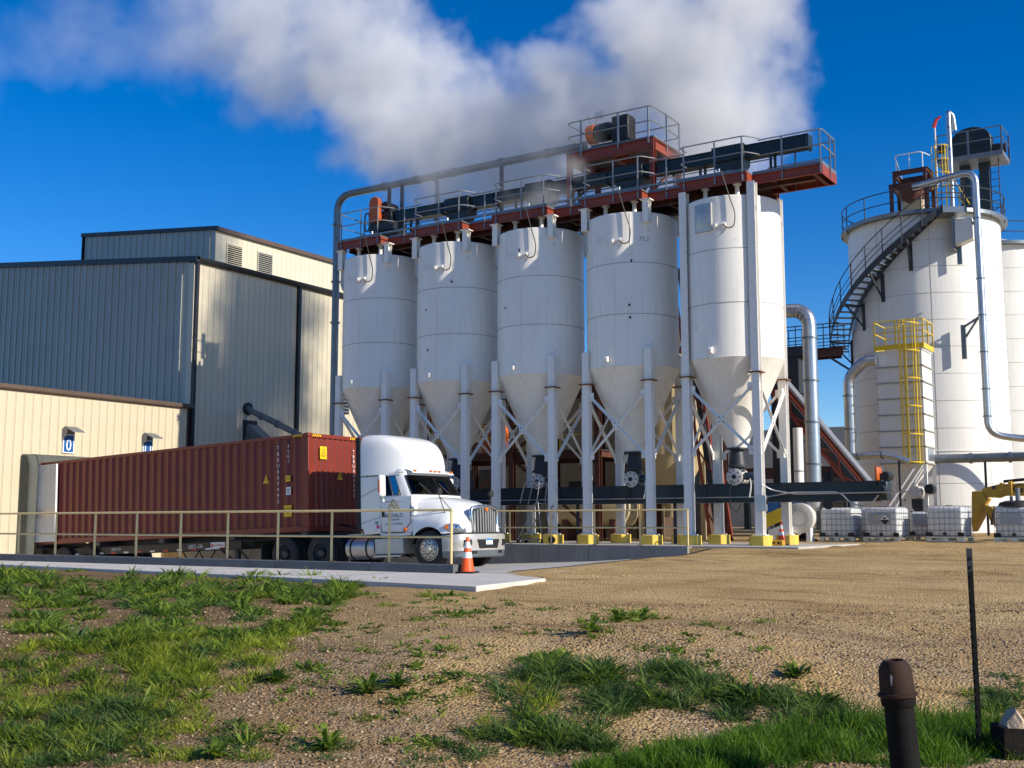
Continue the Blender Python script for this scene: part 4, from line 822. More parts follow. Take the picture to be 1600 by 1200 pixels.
for i, X in enumerate(SILX):
    last = i == 4
    t = T('silo', labels[i], 'silo', (X, SY, 0.0), group='row of five white silos')
    sh_ = P(t, 'shell', sm('shell', shell_mb, 'silo_white', 30), None)
    for z in (7.25, 8.90): P(sh_, 'ring_seam', sm('ring_seam%d' % int(z), lambda: MB().lathe([(SR + 0.003, z - 0.009), (SR + 0.0095, z - 0.009), (SR + 0.0095, z + 0.009), (SR + 0.003, z + 0.009)], n=64), 'seam'), None)
    rnd = random.Random(i + 3)
    for z0, z1 in ((ZC, 7.24), (7.26, 8.89), (8.91, ZT - 0.05)):
        for a0 in (-40 + rnd.uniform(-25, 25), -130 + rnd.uniform(-25, 25)):
            a = R(a0); P(sh_, 'vertical_seam', sm('vertical_seam%d' % int(z0 * 10), lambda: MB().box(SR - 0.01, SR + 0.009, -0.007, 0.007, z0, z1), 'silo_cone'), None, None, (0, 0, a))
    P(t, 'cone', sm('cone', lambda: MB().lathe([(SR, ZC), (SR + 0.012, ZC - 0.012), (SR - 0.02, ZC - 0.05), (0.30, 2.98), (0.30, 2.92)], n=64), 'silo_cone', 25), None)
    bt = P(t, 'outlet_boot', sm('outlet_boot', lambda: MB().lathe([(0.34, 2.97), (0.34, 2.92), (0.20, 2.90), (0.27, 2.45), (0.33, 2.44), (0.33, 2.38), (0.22, 2.37), (0.22, 2.25)], n=20), 'dark_steel', 30), None)
    va = P(t, 'rotary_valve', sm('rotary_valve', lambda: MB().lathe([(0.001, -0.30), (0.20, -0.30), (0.26, -0.28), (0.26, -0.24), (0.21, -0.22), (0.21, 0.22), (0.26, 0.24), (0.26, 0.3), (0.001, 0.3)], (0, 0, 2.08), 24, axis='y'), 'valve_white', 30), None)
    P(va, 'valve_motor', sm('valve_motor', lambda: MB().lathe([(0.001, 0.12), (0.11, 0.13), (0.12, 0.2), (0.12, 0.5), (0.10, 0.55), (0.001, 0.55)], (0.12, -0.06, 2.10), 14, axis='x'), 'motor_blue'), None)
    P(va, 'shaft_cap', sm('shaft_cap', lambda: MB().cyl((0, -0.34, 2.08), (0, -0.30, 2.08), 0.07, 12), 'decal_black'), None)
    P(va, 'bolts', sm('bolts', lambda: [MB()][0].add(*(lambda m: (m.v, m.f))(__import__('functools').reduce(lambda m, k: m.cyl((0.19 * math.cos(k), -0.315, 2.08 + 0.19 * math.sin(k)), (0.19 * math.cos(k), -0.30, 2.08 + 0.19 * math.sin(k)), 0.024, 6), [j * PI / 4 for j in range(8)], MB()))), 'decal_black'), None)
    P(va, 'valve_cable', MB().tube([(-0.06, -0.30, 1.98), (-0.12, -0.36, 1.7), (-0.10, -0.40, 1.2 - 0.1 * rnd.random()), (0.10, -0.42, 1.0), (0.25, -0.40, 1.25)], 0.014, 6), 'cable_black')
    P(va, 'white_hose', MB().tube(fillet([(0.42, -0.10, 2.1), (0.55, -0.32, 1.8), (0.50, -0.36, 1.45)], 0.15), 0.022, 6), 'valve_white')
    # columns
    for sx in (-1, 1):
        for sy in (-1, 1):
            if last: me = sm('column_full', lambda: column_mb(10.92, True), 'column_white')
            else: me = sm('column', lambda: column_mb(6.16), 'column_white')
            c = P(t, 'column', me, None, (sx * SA, sy * SA, 0))
            P(c, 'splice_plate', sm('splice_plate', lambda: MB().box(-0.20, 0.20, -0.20, 0.20, 5.10, 5.135), 'rust'), None)
            P(t, 'footing', sm('footing', lambda: MB().prism([(-0.18, -0.30), (0.18, -0.30), (0.30, -0.18), (0.30, 0.18), (0.18, 0.30), (-0.18, 0.30), (-0.30, 0.18), (-0.30, -0.18)], (0, 0, 0.0), (1, 0, 0), (0, 1, 0), (0, 0, 1), 0.32), 'yellow_paint'), None, (sx * SA, sy * SA, 0), (0, 0, 0), bevel=0.015)
            if not last:
                st = P(t, 'roof_stub', sm('roof_stub', lambda: MB().ibeam((0, 0, 10.20), (0, 0, 10.90), 0.21, 0.22, 0.02, up=(0, 1, 0)).box(-0.11, 0.11, -0.115, 0.115, 10.19, 10.205), 'silo_white'), None, (sx * SA, sy * SA, 0))
                P(st, 'cap_plate', sm('cap_plate', lambda: MB().box(-0.17, 0.17, -0.17, 0.17, 10.90, 10.935), 'silo_cone'), None)
    # cross bracing on the four faces
    for k in range(4):
        q = Matrix.Rotation(k * PI / 2, 4, 'Z')
        def br():
            m_ = MB(); y = -SA - 0.03
            for a, b in (((-SA + 0.12, y, 4.74), (SA - 0.12, y, 2.78)), ((-SA + 0.12, y - 0.02, 2.78), (SA - 0.12, y - 0.02, 4.74))):
                m_.bar(a, b, 0.018, 0.085); m_.bar((a[0], a[1] - 0.035, a[2] - 0.035), (b[0], b[1] - 0.035, b[2] - 0.035), 0.07, 0.014)
            return m_
        b_ = P(t, 'cross_brace', sm('cross_brace', br, 'column_white'), None, None, (0, 0, k * PI / 2))
        P(b_, 'gusset', sm('gusset', lambda: MB().box(-0.14, 0.14, -SA - 0.075, -SA - 0.055, 3.62, 3.90), 'column_white'), None)
        for x, z in ((-0.95, 4.70), (0.95, 4.70), (-0.95, 2.82), (0.95, 2.82)): P(b_, 'brace_tab', sm('brace_tab', lambda: MB().box(-0.11, 0.11, -SA - 0.062, -SA - 0.044, -0.13, 0.13), 'column_white'), None, (x, 0, z))
        P(b_, 'brace_bolts', sm('brace_bolts', lambda: MB().cyl((-0.07, -SA - 0.09, 3.69), (-0.07, -SA - 0.07, 3.69), 0.022, 6).cyl((0.07, -SA - 0.09, 3.69), (0.07, -SA - 0.07, 3.69), 0.022, 6).cyl((-0.07, -SA - 0.09, 3.83), (-0.07, -SA - 0.07, 3.83), 0.022, 6).cyl((0.07, -SA - 0.09, 3.83), (0.07, -SA - 0.07, 3.83), 0.022, 6), 'dark_steel'), None)
    # hatch, ports, cable, lifting lug
    ha = R(-102 if last else -148)
    h_ = P(t, 'hatch', sm('hatch', lambda: MB().loft([[(SR + dx, y, z) for y, z in ((-0.30 * k, 10.36 - (0.44 - 0.44 * k)), (0.30 * k, 10.36 - (0.44 - 0.44 * k)), (0.30 * k, 9.48 + (0.44 - 0.44 * k)), (-0.30 * k, 9.48 + (0.44 - 0.44 * k)))] for dx, k in ((-0.05, 1.0), (0.05, 1.0), (0.05, 0.9), (0.11, 0.55), (0.12, 0.2))], close=True, cap1=True), 'bumper_silver', 30), None, None, (0, 0, ha))
    pa = -87
    for da in (0, 10):
        P(t, 'port_flange', sm('port_flange', lambda: MB().lathe([(0.001, 0.13), (0.05, 0.13), (0.055, 0.06), (0.10, 0.055), (0.10, 0.02), (0.04, 0.015), (0.04, -0.04)], (SR, 0, 9.62), 14, axis='x'), 'silo_white'), None, None, (0, 0, R(pa + da)))
    ca = R(pa + 10); rr = SR + 0.15
    cpts = [(rr * math.cos(ca), rr * math.sin(ca), 9.62), (1.62 * math.cos(ca + 0.06), 1.62 * math.sin(ca + 0.06), 9.48), (1.60 * math.cos(ca + 0.19), 1.60 * math.sin(ca + 0.19), 9.52), (1.62 * math.cos(ca + 0.23), 1.62 * math.sin(ca + 0.23), 9.9), (1.45 * math.cos(ca + 0.12), 1.45 * math.sin(ca + 0.12) - 0.1, 10.6), (1.40 * math.cos(ca - 0.02), 1.40 * math.sin(ca) - 0.1, 11.3)]
    P(t, 'hanging_cable', MB().tube(fillet(cpts, 0.25), 0.018, 6), 'cable_black')
    P(t, 'lifting_lug', sm('lifting_lug', lambda: MB().prism([(0, 0), (0.16, 0.03), (0.16, 0.14), (0.10, 0.19), (0, 0.22)], (SR - 0.01, -0.05, 5.72), (1, 0, 0), (0, 0, 1), (0, 1, 0), 0.10), 'silo_white'), None, None, (0, 0, R(-95)))
    for dx in (-0.5, 0.55): P(t, 'vent_stub', sm('vent_stub', lambda: MB().lathe([(0.07, 10.55), (0.07, 10.98), (0.13, 10.98), (0.13, 11.02)], n=12), 'silo_white'), None, (dx, -0.85, 0))
    if i in (1, 2, 3):
        for k in range(3):
            a = R(rnd.uniform(-120, -50)); z = rnd.uniform(6.0, 10.0)
            P(sh_, 'paint_chip', MB().prism([(-0.03, 0), (0.02, -0.02), (0.04, 0.05), (0.0, 0.09), (-0.04, 0.05)], (SR - 0.004, 0, z), (0, 1, 0), (0, 0, 1), (1, 0, 0), 0.010), 'decal_black', None, (0, 0, a))
    if i == 3:
        text(t, 'stencil', '75.2', 0.20, 'decal_grey', ((SR + 0.008) * math.cos(R(-48)), (SR + 0.008) * math.sin(R(-48)), 9.65), (R(90), 0, R(42)))
# switch box on the end column
bx = T('switch_box', 'grey electrical switch box on the sunlit end silo column', 'electrical box', (SILX[4] + SA + 0.02, SY - SA - 0.14, 1.02))
P(bx, 'cabinet', MB().box(-0.02, 0.26, -0.14, -0.005, 0, 0.46), 'galv', bevel=0.01); P(bx, 'handle', MB().box(0.26, 0.30, -0.10, -0.06, 0.2, 0.34), 'decal_black'); P(bx, 'conduit', MB().tube(fillet([(0.1, -0.07, 0.46), (0.1, -0.07, 0.8), (0.3, 0.2, 0.62), (0.9, 0.6, 0.5), (4.2, 0.62, 0.52)], 0.15), 0.02, 6), 'galv')

# lower collecting conveyor
lc = T('drag_conveyor', 'long dark green drag conveyor running under the silo outlets', 'conveyor', (-9.0, SY, 1.30))
P(lc, 'trough', MB().box(-18.0, 0, -0.22, 0.22, 0.10, 0.545), 'dark_green')
P(lc, 'lid', MB().box(-18.0, 0.01, -0.26, 0.26, 0.547, 0.575), 'dark_green')
P(lc, 'flange', MB().box(-18.0, 0, -0.27, 0.27, 0.0, 0.098), 'dark_green')
for k in range(7): P(lc, 'section_flange', MB().box(-2.6 * k - 0.05, -2.6 * k, -0.25, 0.25, 0.10, 0.546), 'dark_green')
P(lc, 'conduit', MB().tube([(-17.5, -0.30, 0.16), (-3.2, -0.30, 0.16)], 0.018, 6).tube(fillet([(-3.2, -0.30, 0.16), (-2.5, -0.32, 0.28), (-1.0, -0.32, 0.28), (-0.7, -0.32, -0.1), (-0.2, -0.32, -0.15), (0.1, -0.3, 0.2)], 0.25), 0.022, 6), 'galv')
dv = P(lc, 'drive_head', MB().box(0.01, 0.30, -0.24, 0.24, 0.02, 0.575), 'dark_green', bevel=0.05)
P(dv, 'gearbox', MB().lathe([(0.001, -0.55), (0.15, -0.55), (0.16, -0.30), (0.001, -0.28)], (0.16, 0, 0.30), 16, axis='y'), 'decal_black'); P(dv, 'motor', MB().lathe([(0.001, -0.1), (0.12, -0.1), (0.14, 0.0), (0.14, 0.35), (0.001, 0.36)], (0.20, 0.0, 0.71), 14, axis='y'), 'decal_black')
P(dv, 'belt_guard', MB().box(-0.05, 0.06, -0.25, 0.2, 0.57, 0.98), 'orange_paint', bevel=0.05)
for k in (1, 2, 3, 4): P(lc, 'support', MB().box(-2.95 - 3.53 * k, -2.87 - 3.53 * k, 0.1, 0.2, -1.27, 0.0), 'dark_steel')
P(lc, 'slide_gate', MB().lathe([(0.001, -0.05), (0.15, -0.05), (0.15, -0.02), (0.05, 0), (0.001, 0)], (-1.35, -0.36, -0.08), 14, axis='y'), 'decal_black')

# ------------------------------------------------------------------ top platform
DZ = 11.24
pf = T('silo_platform', 'red steel walkway platform with grey railings along the silo tops', 'platform', (0, 0, 0))
XE, XW, YN, YB, YF = -10.1, -28.45, 32.38, 31.88, 34.3
def channel(a, b, nm='fascia_beam', h=0.29, m='red_steel'):
    o = MB(); a = Vector(a); b = Vector(b); o.bar(a, b, 0.02, h); d = (b - a).normalized(); nrm = d.cross(Vector((0, 0, 1)))
    o.bar(a + nrm * 0.04 + Vector((0, 0, h / 2 - 0.01)), b + nrm * 0.04 + Vector((0, 0, h / 2 - 0.01)), 0.08, 0.02); o.bar(a + nrm * 0.04 - Vector((0, 0, h / 2 - 0.01)), b + nrm * 0.04 - Vector((0, 0, h / 2 - 0.01)), 0.08, 0.02)
    return P(pf, nm, o, m)
zc = DZ - 0.15
P(pf, 'deck', MB().box(XW, XE, YN + 0.01, 33.75, DZ - 0.004, DZ + 0.03), 'grey_steel')
P(pf, 'deck', MB().box(XW, -12.1, 33.76, YF, DZ - 0.004, DZ + 0.03), 'grey_steel')
P(pf, 'fascia_beam', MB().bar((XE, 33.75, zc), (XE, YN, zc), 0.03, 0.30), 'red_steel'); channel((XW, YF, zc), (-12.1, YF, zc)); P(pf, 'fascia_beam', MB().bar((XW, YN, zc), (XW, YF, zc), 0.03, 0.30), 'red_steel'); channel((-12.1, 33.75, zc), (XE, 33.75, zc))
bumps = [(x - 1.22, x + (1.0 if i else 0.85)) for i, x in enumerate(SILX)]
RM = 'rail_grey'
def rails(path, posts, top=1.07, closed=False, name='guard_rail', z=DZ, m=RM, r=0.022):
    o = MB(); f_ = fillet([(x, y, z + top) for x, y in path], 0.16); o.tube(f_, r, 8)
    g = P(pf, name, o, m); o2 = MB().tube(fillet([(x, y, z + top * 0.55) for x, y in path], 0.16), r * 0.9, 8); P(g, 'mid_rail', o2, m)
    for x, y in posts: P(g, 'post', MB().box(x - 0.024, x + 0.024, y - 0.008, y + 0.008, z - 0.26, z + top).box(x - 0.008, x + 0.008, y - 0.024, y + 0.024, z - 0.26, z + top), m)
    return g
prev = XW
for i, (a, b) in enumerate(bumps):
    P(pf, 'bump_deck', MB().box(a, b, YB + 0.01, YN, DZ + 0.0, DZ + 0.034), 'grey_steel')
    P(pf, 'toe_plate', MB().box(a, b, YB - 0.012, YB + 0.004, DZ, DZ + 0.11), 'grey_steel')
    P(pf, 'bump_fascia', MB().bar((a, YB + 0.01, zc), (b, YB + 0.01, zc), 0.02, 0.29).bar((b, YB, zc), (b, YN, zc), 0.02, 0.288).bar((a, YB, zc), (a, YN, zc), 0.02, 0.288).bar((a, YB - 0.03, zc - 0.14), (b, YB - 0.03, zc - 0.14), 0.07, 0.02).bar((a, YB - 0.03, zc + 0.136), (b, YB - 0.03, zc + 0.136), 0.07, 0.02), 'red_steel')
    if a - prev > 0.2:
        channel((prev, YN, zc), (a, YN, zc)); P(pf, 'toe_plate', MB().box(prev, a, YN - 0.012, YN + 0.004, DZ, DZ + 0.11), 'grey_steel')
        rails([(prev + 0.05, YN - 0.02), (a - 0.02, YN - 0.02)], [((prev + a) / 2, YN - 0.03)] if a - prev < 1.6 else [(prev + 0.4, YN - 0.03), (a - 0.4, YN - 0.03)])
    rails([(a + 0.04, YN), (a + 0.04, YB - 0.02), (b - 0.04, YB - 0.02), (b + 0.25, YN - 0.02)], [(a + 0.18, YB - 0.035), ((a + b) / 2 + 0.1, YB - 0.035), (b - 0.12, YB - 0.035)], top=1.12)
    prev = b
channel((prev, YN, zc), (XE, YN, zc)); P(pf, 'toe_plate', MB().box(prev, XE, YN - 0.012, YN + 0.004, DZ, DZ + 0.11), 'grey_steel'); P(pf, 'toe_plate', MB().box(XE - 0.004, XE + 0.012, YN, 33.75, DZ, DZ + 0.11), 'grey_steel')
rails([(prev + 0.2, YN - 0.02), (XE + 0.02, YN - 0.02), (XE + 0.02, 33.72), (prev, 33.72)], [(prev + 0.95, YN - 0.03), (XE - 0.03, YN - 0.03), (XE + 0.03, 33.1), (XE - 0.02, 33.73), (prev + 0.9, 33.73)])
rails([(XW + 0.02, YN), (XW + 0.02, YF), (-12.2, YF)], [(XW + 0.02, 33.2)] + [(XW + 0.1 + 1.8 * k, YF) for k in range(9)])
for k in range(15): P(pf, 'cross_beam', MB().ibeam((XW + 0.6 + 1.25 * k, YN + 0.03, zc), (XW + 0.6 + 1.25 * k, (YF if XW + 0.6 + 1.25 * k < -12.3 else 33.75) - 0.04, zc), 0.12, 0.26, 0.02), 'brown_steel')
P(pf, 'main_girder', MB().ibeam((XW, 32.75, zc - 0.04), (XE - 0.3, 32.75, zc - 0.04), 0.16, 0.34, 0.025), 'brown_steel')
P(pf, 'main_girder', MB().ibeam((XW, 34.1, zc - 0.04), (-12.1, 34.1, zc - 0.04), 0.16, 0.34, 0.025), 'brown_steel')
P(pf, 'cable_tray', MB().box(XW + 0.3, -13, 32.50, 32.62, DZ + 0.28, DZ + 0.34).box(XW + 0.3, -13, 33.9, 34.0, DZ + 0.5, DZ + 0.53), 'rail_grey')
# conveyor on the platform
cv = T('feed_conveyor', 'dark green enclosed feed conveyor on legs along the silo platform', 'conveyor', (0, 33.25, DZ))
P(cv, 'trough', MB().box(-27.4, -10.7, -0.21, 0.21, 0.84, 1.20), 'dark_green'); P(cv, 'lid', MB().box(-27.4, -10.7, -0.25, 0.25, 1.202, 1.235), 'dark_green')
for k in range(8): P(cv, 'section_flange', MB().box(-10.8 - 2.3 * k, -10.74 - 2.3 * k, -0.25, 0.25, 0.80, 1.236), 'dark_green')
for k in range(7):
    for s in (-1, 1): P(cv, 'leg', MB().bar((-11.9 - 2.35 * k, s * 0.2, 0.03), (-11.9 - 2.35 * k, s * 0.2, 0.84), 0.07), 'dark_steel')
P(cv, 'tail_end', MB().box(-28.0, -27.42, -0.3, 0.3, 0.55, 1.25), 'dark_green', bevel=0.06)
for i, x in enumerate(SILX):
    g = P(cv, 'spout', MB().loft([[(x + sx * w, sy * d, z) for sx, sy in ((-1, -1), (1, -1), (1, 1), (-1, 1))] for w, d, z in ((0.5, 0.28, 0.86), (0.5, 0.28, 0.68), (0.22, 0.2, 0.28), (0.2, 0.18, -0.6))], close=True), 'dark_green')
    P(g, 'spout_hood', MB().box(x - 0.56, x + 0.52, -0.34, 0.34, 1.236, 1.30).box(x - 0.56, x + 0.52, -0.36, -0.26, 0.80, 1.236), 'dark_green', bevel=0.02)
    P(g, 'hand_wheel', MB().tube([(x + 0.45 + 0.15 * math.cos(a), -0.42, 0.92 + 0.15 * math.sin(a)) for a in np.linspace(0, 2 * PI, 17)], 0.014, 6), 'dark_steel')
    P(g, 'sample_valve', MB().box(x - 0.28, x - 0.12, -0.7, -0.55, 0.05, 0.36).cyl((x - 0.2, -0.62, 0.36), (x - 0.2, -0.62, 0.48), 0.04, 8), 'galv')
og = P(cv, 'drive_guard', MB().prism([(0, 0.95)] + [(-0.24 + 0.24 * math.cos(a) + 0.0, 1.60 + 0.24 * math.sin(a)) for a in np.linspace(0, PI, 9)] + [(-0.48, 0.95), (-0.42, 0.86), (-0.06, 0.86)], (-27.25, -0.62, 0.0), (1, 0, 0), (0, 0, 1), (0, 1, 0), 0.22), 'orange_paint', label='orange belt guard', bevel=0.03)
P(cv, 'drive_motor', MB().lathe([(0.001, -0.4), (0.17, -0.4), (0.19, -0.3), (0.19, 0.25), (0.001, 0.27)], (-27.1, -0.05, 1.45), 16, axis='y'), 'decal_black')
P(cv, 'drive_base', MB().box(-27.6, -26.6, -0.5, 0.3, 0.5, 0.80), 'dark_steel')

# red tower
tw = T('red_tower', 'red steel tower with a railed drive deck above the silo platform', 'tower', (0, 0, DZ))
TX0, TX1, TY0, TY1, TZ = -19.05, -15.90, 33.0, 35.0, 2.05
for x in (TX0, TX1):
    for y in (TY0, TY1): P(tw, 'column', MB().ibeam((x, y, 0.0), (x, y, TZ + 0.02), 0.16, 0.18, 0.02, up=(0, 1, 0)), 'red_steel')
for a, b in (((TX0 - 0.08, TY0 - 0.02), (TX1 + 0.06, TY0 - 0.02)), ((TX0 - 0.08, TY1), (TX1 + 0.06, TY1)), ((TX0, TY0), (TX0, TY1)), ((TX1, TY0), (TX1, TY1)), (((TX0 + TX1) / 2, TY0), ((TX0 + TX1) / 2, TY1))):
    P(tw, 'deck_beam', MB().ibeam((*a, TZ - 0.17), (*b, TZ - 0.17), 0.14, 0.36, 0.025), 'red_steel')
P(tw, 'brace', MB().bar((TX0, TY0, 0.3), (TX0, TY1, 1.7), 0.08).bar((TX1, TY0, 0.3), (TX1, TY1, 1.7), 0.08), 'brown_steel')
P(tw, 'deck', MB().box(TX0 - 0.1, TX1 + 0.1, TY0 - 0.1, TY1 + 0.1, TZ + 0.024, TZ + 0.07), 'grey_steel')
g = P(tw, 'guard_rail', MB().tube(fillet([(TX0 - 0.05, TY1, TZ + 1.1), (TX0 - 0.05, TY0 - 0.1, TZ + 1.1), (TX1 + 0.05, TY0 - 0.1, TZ + 1.1), (TX1 + 0.05, TY1 + 0.05, TZ + 1.1), (TX0, TY1 + 0.05, TZ + 1.1)], 0.2), 0.024, 8), RM)
P(g, 'mid_rail', MB().tube(fillet([(TX0 - 0.05, TY1, TZ + 0.6), (TX0 - 0.05, TY0 - 0.1, TZ + 0.6), (TX1 + 0.05, TY0 - 0.1, TZ + 0.6), (TX1 + 0.05, TY1 + 0.05, TZ + 0.6), (TX0, TY1 + 0.05, TZ + 0.6)], 0.2), 0.022, 8), RM)
for x, y in ((TX0 + 0.5, TY0 - 0.1), ((TX0 + TX1) / 2 + 0.35, TY0 - 0.1), (TX1 - 0.1, TY0 - 0.1), (TX1 + 0.05, 34.0), (TX1 + 0.05, TY1), (TX0, TY1), (TX0 + 1.5, TY1)): P(g, 'post', MB().box(x - 0.025, x + 0.025, y - 0.025, y + 0.025, TZ - 0.15, TZ + 1.1), RM)
dm = P(tw, 'drive_unit', MB().lathe([(0.001, -0.62), (0.30, -0.62), (0.33, -0.5), (0.33, -0.1), (0.28, 0.0), (0.28, 0.45), (0.001, 0.46)], (-17.9, 34.0, TZ + 0.95), 20, axis='x'), 'dark_green')
P(dm, 'coupling_cover', MB().lathe([(0.20, -0.95), (0.34, -0.92), (0.34, -0.64), (0.2, -0.62)], (-17.9, 34.0, TZ + 0.95), 20, axis='x'), 'orange_paint')
P(dm, 'gearbox', MB().box(-17.8, -17.15, 33.7, 34.3, TZ + 0.45, TZ + 1.35), 'decal_black', bevel=0.05); P(dm, 'stand', MB().box(-18.6, -17.2, 33.7, 34.3, TZ + 0.07, TZ + 0.45), 'dark_steel')
lp = P(tw, 'flood_lamp', MB().box(-18.92, -18.60, 34.55, 34.65, TZ + 1.75, TZ + 1.98), 'galv', None, None); P(lp, 'lamp_pole', MB().tube([(-18.95, 34.6, TZ + 0.1), (-18.95, 34.6, TZ + 1.3), (-18.85, 34.6, TZ + 1.8)], 0.03, 8).tube([(-18.95, 34.6, TZ + 1.2), (-19.25, 34.6, TZ + 1.95)], 0.025, 8), 'galv')

# blow pipe above the platform
bpv = T('overhead_pipe', 'grey steel pipe running above the silo platform and down beside the warehouse', 'pipe', (0, 0, 0))
path = fillet([(-19.3, 34.6, 14.15), (-31.10, 34.6, 14.15), (-31.10, 34.6, 3.0)], 0.75, 8)
P(bpv, 'pipe', MB().tube(path, 0.145, 16), 'galv_dark', angle=50)
for x in (-28.7, -27.0, -25.2, -23.0, -21.0): P(bpv, 'coupling', MB().cyl((x, 34.6, 14.15), (x + 0.16, 34.6, 14.15), 0.175, 16), 'galv_dark')
for z in (12.9, 10.5, 8.8): P(bpv, 'coupling', MB().cyl((-31.10, 34.6, z), (-31.10, 34.6, z + 0.06), 0.20, 16), 'galv_dark')
P(bpv, 'branch', MB().tube(fillet([(-26.6, 34.6, 14.15), (-25.95, 34.6, 14.05), (-25.9, 34.5, 12.3)], 0.5), 0.09, 12), 'galv_dark')
for x in (-28.3, -27.65, -22.9): P(bpv, 'support_post', MB().bar((x, 34.55, DZ), (x, 34.55, 14.05), 0.11), 'dark_steel')
P(bpv, 'cable_coil', MB().tube([(-29.35 + 0.12 * math.cos(a), 34.45, 12.75 + 0.42 * math.sin(a) + 0.05 * math.sin(3 * a)) for a in np.linspace(0, 4 * PI, 40)], 0.03, 6), 'cable_black')
lv_ = T('wall_louvre', 'small dark louvre box on the side wall beside the leftmost silo', 'vent', (DX, 41.2, 6.6))
P(lv_, 'box', MB().box(0.03, 0.3, -0.4, 0.4, -0.7, 0.7), 'black_trim')
for k in range(8): P(lv_, 'slat', MB().box(0.30, 0.34, -0.38, 0.38, -0.62 + k * 0.165, -0.56 + k * 0.165), 'grey_steel')

# ------------------------------------------------------------------ plant behind the silos
def frame_thing(name, label, xs, y0, y1, levels, m, braces=()):
    t = T(name, label, 'mezzanine', (xs[0], y0, 0))
    for x in xs:
        for y in (y0, y1): P(t, 'column', MB().ibeam((x - xs[0], y - y0, 0), (x - xs[0], y - y0, levels[-1]), 0.2, 0.2, 0.02, up=(0, 1, 0)), m)
    for z in levels:
        for y in (y0, y1): P(t, 'beam', MB().ibeam((0, y - y0, z), (xs[-1] - xs[0], y - y0, z), 0.14, 0.26, 0.02), m)
        for x in xs: P(t, 'beam', MB().ibeam((x - xs[0], 0, z), (x - xs[0], y1 - y0, z), 0.14, 0.24, 0.02), m)
    for a, b in braces: P(t, 'diagonal', MB().bar(a, b, 0.09, 0.09), m)
    return t
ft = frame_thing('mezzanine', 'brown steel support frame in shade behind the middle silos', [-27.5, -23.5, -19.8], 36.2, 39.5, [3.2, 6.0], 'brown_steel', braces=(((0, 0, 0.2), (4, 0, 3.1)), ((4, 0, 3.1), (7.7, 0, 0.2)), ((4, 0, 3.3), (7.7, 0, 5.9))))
for z in (3.33, ): P(ft, 'floor', MB().box(0.1, 7.6, 0.1, 3.2, z, z + 0.04), 'dark_steel')
yr = T('yellow_railing', 'yellow guard railing on the mezzanine floor behind the silos', 'railing', (-27.4, 36.25, 3.37))
P(yr, 'top_rail', MB().tube([(0, 0, 1.05), (7.5, 0, 1.05)], 0.025, 8), 'yellow_bright'); P(yr, 'mid_rail', MB().tube([(0, 0, 0.55), (7.5, 0, 0.55)], 0.022, 8), 'yellow_bright')
for k in range(6): P(yr, 'post', MB().cyl((0.05 + 1.48 * k, 0, 0), (0.05 + 1.48 * k, 0, 1.05), 0.024, 8), 'yellow_bright')
# process building behind
pb = T('process_building', 'low tan metal process building in shade behind the silo legs', 'building', (-33.0, 41.0, 0))
wl = P(pb, 'wall', MB().box(0, 13.2, 0.03, 6, 0, 5.9), 'brown_trim')
pm = MB().box(0.004, 0.326, -0.01, 0.03, 0.0, 5.86).box(0.15, 0.18, -0.03, -0.01, 0, 5.86).mesh('panel', 'tan_wall')
for k in range(40): P(wl, 'panel', pm, None, (k * 0.33, 0, 0))
P(pb, 'roof', MB().box(-0.1, 13.3, -0.15, 6.1, 5.9, 6.05), 'brown_trim')
for x, w, h in ((3.0, 2.4, 3.0), (9.2, 1.6, 2.4)): P(pb, 'doorway', MB().box(x, x + w, -0.05, -0.03, 0, h), 'black_trim')
lv2 = P(pb, 'vent', MB().box(11.6, 12.5, -0.06, -0.03, 2.3, 3.0), 'black_trim')
for k in range(5): P(lv2, 'slat', MB().box(11.62, 12.48, -0.09, -0.06, 2.36 + k * 0.12, 2.42 + k * 0.12), 'grey_steel')
# tan bin behind silos four and five
tb = T('tan_bin', 'tan cone-bottom bin in shade behind the fourth silo', 'bin', (-18.3, 39.2, 0))
P(tb, 'shell', MB().lathe([(1.25, 3.2), (1.25, 6.6), (0.3, 7.1), (0.001, 7.1)], n=40), 'tan_bin'); P(tb, 'cone', MB().lathe([(1.25, 3.2), (0.3, 1.3), (0.3, 0.9)], n=40), 'tan_bin')
for a in (45, 135, 225, 315): P(tb, 'leg', MB().box(1.22 * math.cos(R(a)) - 0.08, 1.22 * math.cos(R(a)) + 0.08, 1.22 * math.sin(R(a)) - 0.08, 1.22 * math.sin(R(a)) + 0.08, 0, 4.2), 'tan_bin')
# cream mixer tank lying low
mt = T('mixing_tank', 'horizontal cream tank on saddles in shade behind the railing', 'tank', (-20.8, 37.8, 0))
P(mt, 'vessel', MB().lathe([(0.001, -1.7), (0.4, -1.65), (0.66, -1.45), (0.7, -1.3), (0.7, 1.3), (0.66, 1.45), (0.4, 1.65), (0.001, 1.7)], (0, 0, 1.25), 32, axis='x'), 'tan_bin')
for x in (-1.0, 1.0): P(mt, 'saddle', MB().box(x - 0.12, x + 0.12, -0.6, 0.6, 0, 0.8), 'brown_steel')
og2 = T('orange_machine', 'orange painted machine housing seen between the second and third silos', 'machine', (-25.9, 37.6, 3.41))
P(og2, 'housing', MB().prism([(0, 0), (1.0, 0), (1.0, 0.8), (0.7, 1.25), (0.1, 1.25), (0, 1.1)], (0, 0, 0), (1, 0, 0), (0, 0, 1), (0, 1, 0), 0.8), 'orange_paint', bevel=0.03); P(og2, 'cover', MB().box(0.2, 0.8, -0.04, 0.0, 0.2, 0.8), 'orange_paint'); P(og2, 'feet', MB().box(0.05, 0.95, 0.1, 0.7, -0.04, 0.0), 'dark_steel')
